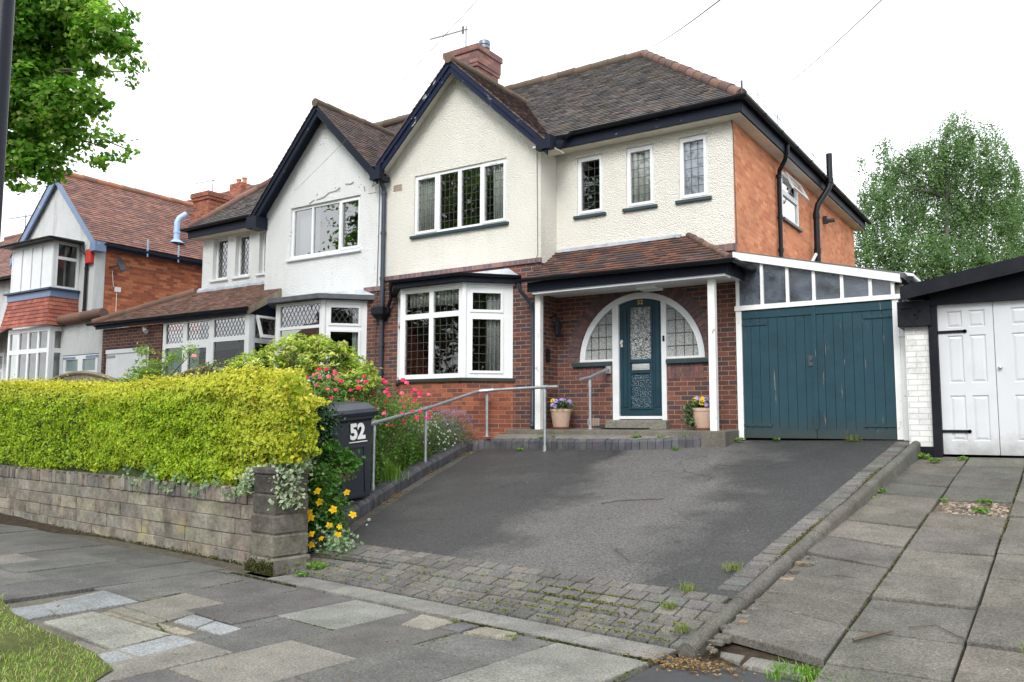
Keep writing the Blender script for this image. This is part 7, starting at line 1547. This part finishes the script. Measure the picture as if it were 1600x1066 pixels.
b1 = bl([(1485, 215, 34, 30), (1500, 190, 22, 30), (1445, 255, 42, 30.5), (1525, 245, 46, 30), (1400, 315, 40, 30.5), (1372, 300, 22, 30), (1470, 320, 60, 31), (1545, 330, 48, 30.5), (1375, 370, 36, 30), (1430, 390, 50, 29.5), (1500, 400, 58, 30), (1555, 415, 50, 30), (1370, 425, 34, 30), (1440, 450, 50, 30), (1520, 460, 50, 30), (1360, 345, 22, 30), (1380, 225, 14, 30), (1540, 205, 20, 30), (1385, 265, 26, 30.5), (1352, 300, 20, 30), (1412, 245, 24, 30.5), (1350, 385, 26, 30), (1345, 250, 8, 30), (1565, 270, 30, 30.5)])
birch('tall feathery silver birch with drooping grey-green leaves behind the house and garage', b1, (-3.4, 33.2, 1.0), 80, 3800, [(-3.4, 33.2, .9), (-3.45, 33.2, 4), (-3.4, 33.1, 7), (-3.3, 33.1, 9.6), (-3.2, 33, 12)])
b2 = bl([(1590, 300, 26, 33), (1600, 345, 40, 33), (1610, 400, 50, 33), (1640, 330, 60, 33), (1590, 440, 46, 33), (1660, 420, 70, 33)])
birch('second birch cut by the right edge of the photo, lower than its neighbour', b2, (-.2, 38, 1.0), 81, 1500, [(-.2, 38, .9), (-.2, 38, 5), (-.1, 38, 9), (0, 38, 10.5)])
# ------------------------------------------------------------------ grass, weeds, litter
rs = rnp(90); n = 30000; x = rs.uniform(-9.5, -4.7, n); y = rs.uniform(1.9, 4.1, n); edge = np.interp(x, [-9.5, -8.6, -7.55, -6.95, -6.15, -5.35, -4.9, -4.62], [3.95, 3.8, 3.60, 3.40, 3.24, 3.14, 3.0, 2.6]); k = (y < edge + rs.normal(0, .02, n)); x, y = x[k], y[k]; P = np.stack([x, y, np.full(len(x), .0)], 1)
k = wob(P, 4.0, 6) + rs.normal(0, .25, len(P)) > -.75; P = P[k]; n = len(P); cg = palmix(rs, n, [(.25, .40, .055), (.33, .47, .09), (.19, .32, .045), (.44, .43, .19)], .22)
blades('lawn_grass', P, rs.uniform(.02, .06, n) * (1 + .5 * (wob(P, 2.2, 8) > .3)), cg, None, .0045, .8, 91, kind='stuff')
rs = rnp(92)
def weed(label, x, y, z, s, kind='leaf', seed=0, g='weeds in the paving joints'):
    r = rnp(900 + seed); s *= .72
    if kind == 'grass':
        n = 110; P = np.concatenate([r.normal(0, s * .45, (n, 2)) + [x, y], np.full((n, 1), z)], 1); o = blades('weed_tuft', P, r.uniform(s * .4, s * 1.1, n), palmix(r, n, [(.13, .21, .03), (.19, .26, .05), (.26, .27, .09)]), None, .004, 1.0, 900 + seed)
    else:
        n = 46; a = r.uniform(0, 6.28, n); q = r.uniform(.1, 1, n) * s; P = np.stack([x + q * np.cos(a), y + q * np.sin(a), z + s * .35 * r.uniform(0, 1, n) + .01], 1); o = leaves('weed', P, np.stack([np.cos(a) * .4, np.sin(a) * .4, np.ones(n)], 1), s * .7, palmix(r, n, [(.14, .30, .04), (.20, .36, .05), (.10, .22, .03)]), m_leaf, None, .45, .1, r)
    tag(o, label, 'weed', g)
W = [('leafy weed on the step left of the door mat', -7.0, 11.8, 1.27, .10, 'leaf'), ('weed on the terrace below the pot on the left', -7.25, 11.78, 1.26, .07, 'leaf'), ('largest weed on the terrace right of the mat', -5.55, 11.78, 1.28, .12, 'leaf'), ('upright weed on the terrace below the right pot', -5.15, 11.8, 1.29, .08, 'leaf'), ('weed on the terrace near its right end', -4.75, 11.85, 1.29, .09, 'leaf'), ('weed at the curved right end of the edging', -4.42, 11.95, 1.2, .1, 'leaf'), ('weed against the bricks of the edging below the right post', -4.8, 11.55, 1.12, .09, 'leaf'), ('weed on the step between pot and grab rail', -6.2, 11.8, 1.27, .08, 'leaf'),
     ('weed at the foot of the white gate post by the step', -4.12, 12.3, 1.26, .11, 'leaf'), ('straw tuft at the foot of the right teal door', -2.55, 12.42, 1.28, .16, 'grass'), ('weed at the foot of the left teal door', -3.6, 12.42, 1.27, .07, 'leaf'), ('weed by the foot of the last handrail post', -7.5, 11.5, 1.07, .09, 'leaf'),
     ('large green weed in the gap beside the concrete edging halfway up', -1.88, 9.75, .70, .15, 'leaf'), ('bright weed beside the tilted slabs near the edging', -1.78, 10.0, .76, .10, 'leaf'), ('weed at the foot of the white pier', -1.62, 12.05, 1.08, .14, 'leaf'), ('weed below the white garage door', -1.15, 11.95, 1.07, .09, 'leaf'), ('weed by the top of the slabbed drive', -1.45, 11.75, 1.04, .11, 'leaf'), ('weed at the back of the gravel patch', -.75, 9.7, .72, .11, 'leaf'), ('weed at the front of the gravel patch', -.78, 9.35, .66, .11, 'leaf'), ('weed at the left corner of the gravel patch', -1.12, 9.7, .72, .07, 'leaf'),
     ('green grass tuft growing from a slab joint near the right edge', -.22, 5.95, .16, .11, 'grass'), ('grass tuft on the setts at the right corner of the tarmac', -2.55, 6.3, .2, .14, 'grass'), ('taller grass tuft beside the soldier course', -2.38, 6.85, .31, .12, 'grass'), ('grass in the setts near the concrete edging', -2.55, 5.95, .14, .1, 'grass'), ('weed in the setts at the low end of the edging', -2.3, 5.6, .08, .09, 'grass'),
     ('plantain rosette at the foot of the drive edging', -6.35, 6.05, .05, .15, 'leaf'), ('weed at the corner of the garden pillar', -6.3, 5.78, .02, .1, 'leaf'), ('small weed on the threshold strip', -3.35, 5.02, .0, .06, 'grass'), ('weed at the crazy paving', -3.95, 5.15, .0, .06, 'grass')]
for k, a in enumerate(W): weed(a[0], *a[1:], seed=k)
# moss and grass along the joints of the setts and the slabs
n = 5200; t = rs.uniform(0, 1, n); u = rs.uniform(-.1, 4.3, n); rowv = .25 + .145 * rs.randint(0, 7, n); Q = np.array([st(a, b) for a, b in zip(u, rowv + rs.normal(0, .008, n))]); kk = wob(Q, 2.2, 3) + rs.normal(0, .4, n) + (rowv > 1.0) * .9 + (u > 2) * .3 > .35; Q = Q[kk]; Q[:, 2] = ramp(Q[:, 0], Q[:, 1]) + .005
leaves('joint_moss', Q, np.tile([0, 0, 1.], (len(Q), 1)), .026, palmix(rs, len(Q), [(.16, .19, .025), (.22, .25, .03), (.10, .11, .03)]), m_leaf, None, .6, .2, rs, kind='stuff')
n = 2600; yv = rs.uniform(5.5, 12.0, n); Q = np.stack([xr(yv) + rs.normal(-.01, .015, n), yv, ramp(xr(yv), yv) + .03], 1); kk = wob(Q, 1.6, 5) + rs.normal(0, .3, n) > .2; Q = Q[kk]; leaves('edging_moss', Q, np.tile([0, 0, 1.], (len(Q), 1)), .022, palmix(rs, len(Q), [(.13, .12, .02), (.17, .16, .025), (.09, .09, .03)]), m_leaf, None, .6, .2, rs, kind='stuff')
n = 2400; Q = np.stack([rs.uniform(-8.3, -1.9, n), np.zeros(n), np.zeros(n)], 1); Q[:, 1] = 5.61 - .11 * (Q[:, 0] + 6.61) - .075 + rs.normal(0, .015, n); kk = wob(Q, 3, 12) > .1; Q = Q[kk]; leaves('pavement_edge_moss', Q, np.tile([0, 0, 1.], (len(Q), 1)), .024, palmix(rs, len(Q), [(.07, .07, .025), (.12, .14, .03), (.05, .04, .025)]), m_leaf, None, .6, .2, rs, kind='stuff')
jm = []
for (a, b) in (((-2.25, 3.6), (-2.33, 5.0)), ((-3.0, 3.6), (-3.06, 5.2)), ((-3.7, 3.5), (-3.78, 5.25)), ((-4.4, 3.6), (-4.5, 5.3)), ((-5.08, 3.5), (-5.18, 5.3)), ((-5.8, 3.9), (-5.9, 5.4)), ((-6.58, 4.2), (-6.68, 5.4)), ((-3.72, 4.49), (-3.04, 4.4)), ((-5.06, 4.55), (-4.4, 4.49)), ((-7.9, 4.4), (-8.2, 5.6)), ((-6.9, 5.5), (-8.5, 5.75)), ((-5.8, 3.9), (-5.1, 3.6))):
    m_ = 170; t = rs.uniform(0, 1, m_) ** .8; jm.append(np.stack([a[0] + (b[0] - a[0]) * t + rs.normal(0, .006, m_), a[1] + (b[1] - a[1]) * t + rs.normal(0, .006, m_), np.full(m_, -.005)], 1))
for f in (cA, cB):
    m_ = 500; t = rs.uniform(5.4, 12, m_); q = np.stack([f(t) + rs.normal(0, .007, m_), t, nplane(f(t), t) + .0], 1); jm.append(q[wob(q, 2.5, 7) > .0])
Q = np.concatenate(jm); leaves('slab_joint_moss', Q, np.tile([0, 0, 1.], (len(Q), 1)), .018, palmix(rs, len(Q), [(.10, .13, .025), (.15, .18, .03), (.06, .06, .025)]), m_leaf, None, .6, .2, rs, kind='stuff')
# fallen leaves, bark chips and twigs
n = 900; yv = rs.uniform(6.6, 11.4, n); x = np.array([xl(a) for a in yv]) + np.abs(rs.normal(.06, .07, n)); Q = np.stack([x, yv, ramp(x, yv) + .022], 1); Q = Q[wob(Q, 2, 2) > -.1]
m_ = 420; q = np.stack([rs.normal(-2.05, .16, m_), rs.normal(5.12, .09, m_), np.full(m_, .01)], 1); m2 = 160; q2 = np.stack([rs.uniform(-2.1, -1.95, m2) + .0, rs.uniform(5.3, 7.6, m2), np.zeros(m2)], 1); q2[:, 2] = nplane(q2[:, 0], q2[:, 1]) + .0
m3 = 60; q3 = np.stack([rs.uniform(-7.5, -2.6, m3), rs.uniform(6.8, 11.2, m3), np.zeros(m3)], 1); q3 = q3[q3[:, 0] > np.array([xl(b) for b in q3[:, 1]])]; q3[:, 2] = ramp(q3[:, 0], q3[:, 1]) + .006
m4 = 90; q4 = np.stack([rs.uniform(-8, -.1, m4), rs.uniform(3.2, 5.2, m4), np.full(m4, .012)], 1)
Q = np.concatenate([Q, q, q2, q3, q4]); leaves('leaf_litter', Q, np.tile([0, 0, 1.], (len(Q), 1)), .032, palmix(rs, len(Q), [(.30, .17, .06), (.20, .11, .05), (.42, .30, .12), (.13, .08, .05), (.38, .22, .07)]), m_leaf, None, .4, .12, rs, .25, kind='stuff')
rb = MB(); rr = random.Random(95)
for k in range(26):
    y = rr.uniform(5.3, 7.5); x = xr(y) + .15 + rr.uniform(0, .07); c = Vector((x, y, nplane(x, y) + rr.uniform(-.01, .02))); s = rr.uniform(.02, .055); vs = [c + Vector((s * a * rr.uniform(.6, 1.2), s * b * rr.uniform(.6, 1.2), s * d * rr.uniform(.5, .9))) for d in (-.6, .6) for a, b in ((-1, -1), (1, -1), (1, 1), (-1, 1))]; rb.hexa(vs, vary(rr.choice([(.17, .15, .13), (.22, .165, .12), (.13, .12, .105)]), .2, rr))
n = 1500; x = rs.uniform(-1.6, -.55, n); y = 5.33 + rs.normal(0, .075, n) + .1 * (x + 1.1); blades('edge_grass', np.stack([x, y, np.full(n, -.01)], 1), rs.uniform(.03, .085, n), palmix(rs, n, [(.14, .30, .03), (.20, .36, .05), (.10, .22, .03)]), None, .008, .6, 96, kind='stuff')
tag(obj('rubble', rb, m_slab_n, kind='stuff', bevel=.006), kind='stuff')
def twig(label, pts, z, r=.004):
    mb = MB(); mb.tube([(x, y, z(x, y) + .006 + r) for x, y in pts], [r] * (len(pts) - 1) + [r * .4], 5); a = Vector(mb.v[0]); p = pts[len(pts) // 2]; q = pts[-1]
    mb.tube([(p[0], p[1], z(*p) + .01), (p[0] + .06, p[1] - .07, z(*p) + .02)], [r * .7, r * .3], 5); tag(obj('twig', mb, m_bark), label, 'twig', 'fallen twigs')
twig('thin curved twig lying on the pale patch of the drive', [(-4.55, 8.7), (-4.4, 8.85), (-4.2, 8.92), (-3.95, 8.98), (-3.9, 9.02)], lambda x, y: ramp(x, y), .005)
twig('forked twig on the second column of slabs', [(-.95, 6.1), (-.8, 6.2), (-.66, 6.05), (-.55, 5.95)], nplane); twig('twig on the broken slabs beside the edging', [(-1.7, 6.95), (-1.6, 7.02), (-1.45, 7.0)], nplane)
bk = MB(); bk.tube([(-1.22, 5.75, nplane(-1.2, 5.75) + .02), (-1.12, 5.85, nplane(-1.1, 5.85) + .03), (-1.02, 5.98, nplane(-1, 6) + .02)], [.012, .016, .006], 6); tag(obj('bark_strip', bk, m_bark), 'strip of peeled bark lying across a slab joint', 'bark')
# ------------------------------------------------------------------ lamp post, cables
lpst = MB(); lx, ly = -5.69, 2.52; lpst.tube([(lx, ly, -.05), (lx, ly, 1.3), (lx, ly, 1.35), (lx, ly, 8)], [.085, .085, .062, .05], 16); LP = thing('lamp_post', 'black lamp post at the left edge of the photo', 'lamp post', (lx, ly, 0)); obj('column', lpst, m_lampost, LP, smooth=True)
ln = MB(); ln.tube([(lx, ly, 8), (lx + .1, ly + .0, 8.25), (lx - .1, ly - .6, 8.4), (lx - .2, ly - 1.2, 8.42)], [.05, .04, .035, .03], 10); ln.box((lx - .38, ly - 1.85, 8.36), (lx - .1, ly - 1.2, 8.48)); obj('lantern', ln, m_lampost, LP)
def cable(label, a, b, r=.006):
    a = Vector(a); b = Vector(b); b = a + (b - a) * 1.6; mb = MB(); mb.tube([a.lerp(b, k / 12) - Vector((0, 0, .10 * math.sin(math.pi * k / 12))) for k in range(13)], r, 5); tag(obj('overhead_cable', mb, simple('cable_grey', (.30, .30, .31), .7), base=a), label, 'cable', 'overhead cables')
cable('thin overhead cable rising from the white gable past the aerial', (-13.3, 11.72, 6.33), (-3.43, 4.6, 4.56), .0028); cable('overhead cable rising from the ridge end of the cream house', (-7.03, 15.3, 9.15), (-2.01, 5.55, 4.56), .0055); cable('overhead cable rising from the corner gutter of the cream house', (-3.92, 13.3, 6.75), (-1.04, 6.19, 4.55), .0042)
# ------------------------------------------------------------------ across the street: what the windows reflect
def street_tree(x, y, h, seed, con=False):
    t = thing('street_tree', 'dark conifer across the street, seen reflected in the white gable window' if con else 'large leafy tree across the street, seen only as a reflection in the windows', 'tree', (x, y, 0), None if con else 'trees across the street'); rs = rnp(seed)
    if con: lobs = [(x, y, h * k, h * .11 * (1.1 - k) + .2, .3) for k in np.linspace(.12, .98, 16)]
    else: lobs = [(x + rs.normal(0, h * .16), y + rs.normal(0, h * .12), h * rs.uniform(.35, .85), h * rs.uniform(.13, .2)) for k in range(12)]
    P, Nn, idx = clumps(rs, lobs, 1100, 9, .3, .5, .35); leaves('crown', P, Nn, .36, palmix(rs, len(P), [(.04, .10, .02), (.06, .14, .03), (.03, .08, .02)]), m_leaf, t, .7, .1, rs)
    mb = MB(); mb.tube([(x, y, -.1), (x, y, h * .4), (x, y, h * .8)], [h * .022, h * .016, h * .004], 8); obj('trunk', mb, m_bark, t)
for k, (x, y, h) in enumerate(((-30, -18, 18), (-22, -19, 20), (-14, -22, 9), (-4, -22, 8), (8, -20, 14), (23, -11, 15), (33, -17, 17), (12.5, -15, 13))): street_tree(x, y, h, 200 + k)
street_tree(-38.6, -15.8, 20, 210, True)
oh = far_house('opposite_house', 'red roofed house across the street, seen reflected in the bay windows', -37.0, -29.6, -13.5, -8.5, 4.6, 7.2, m_brick_nbr, m_tile_red, PAL_RED, 'x')
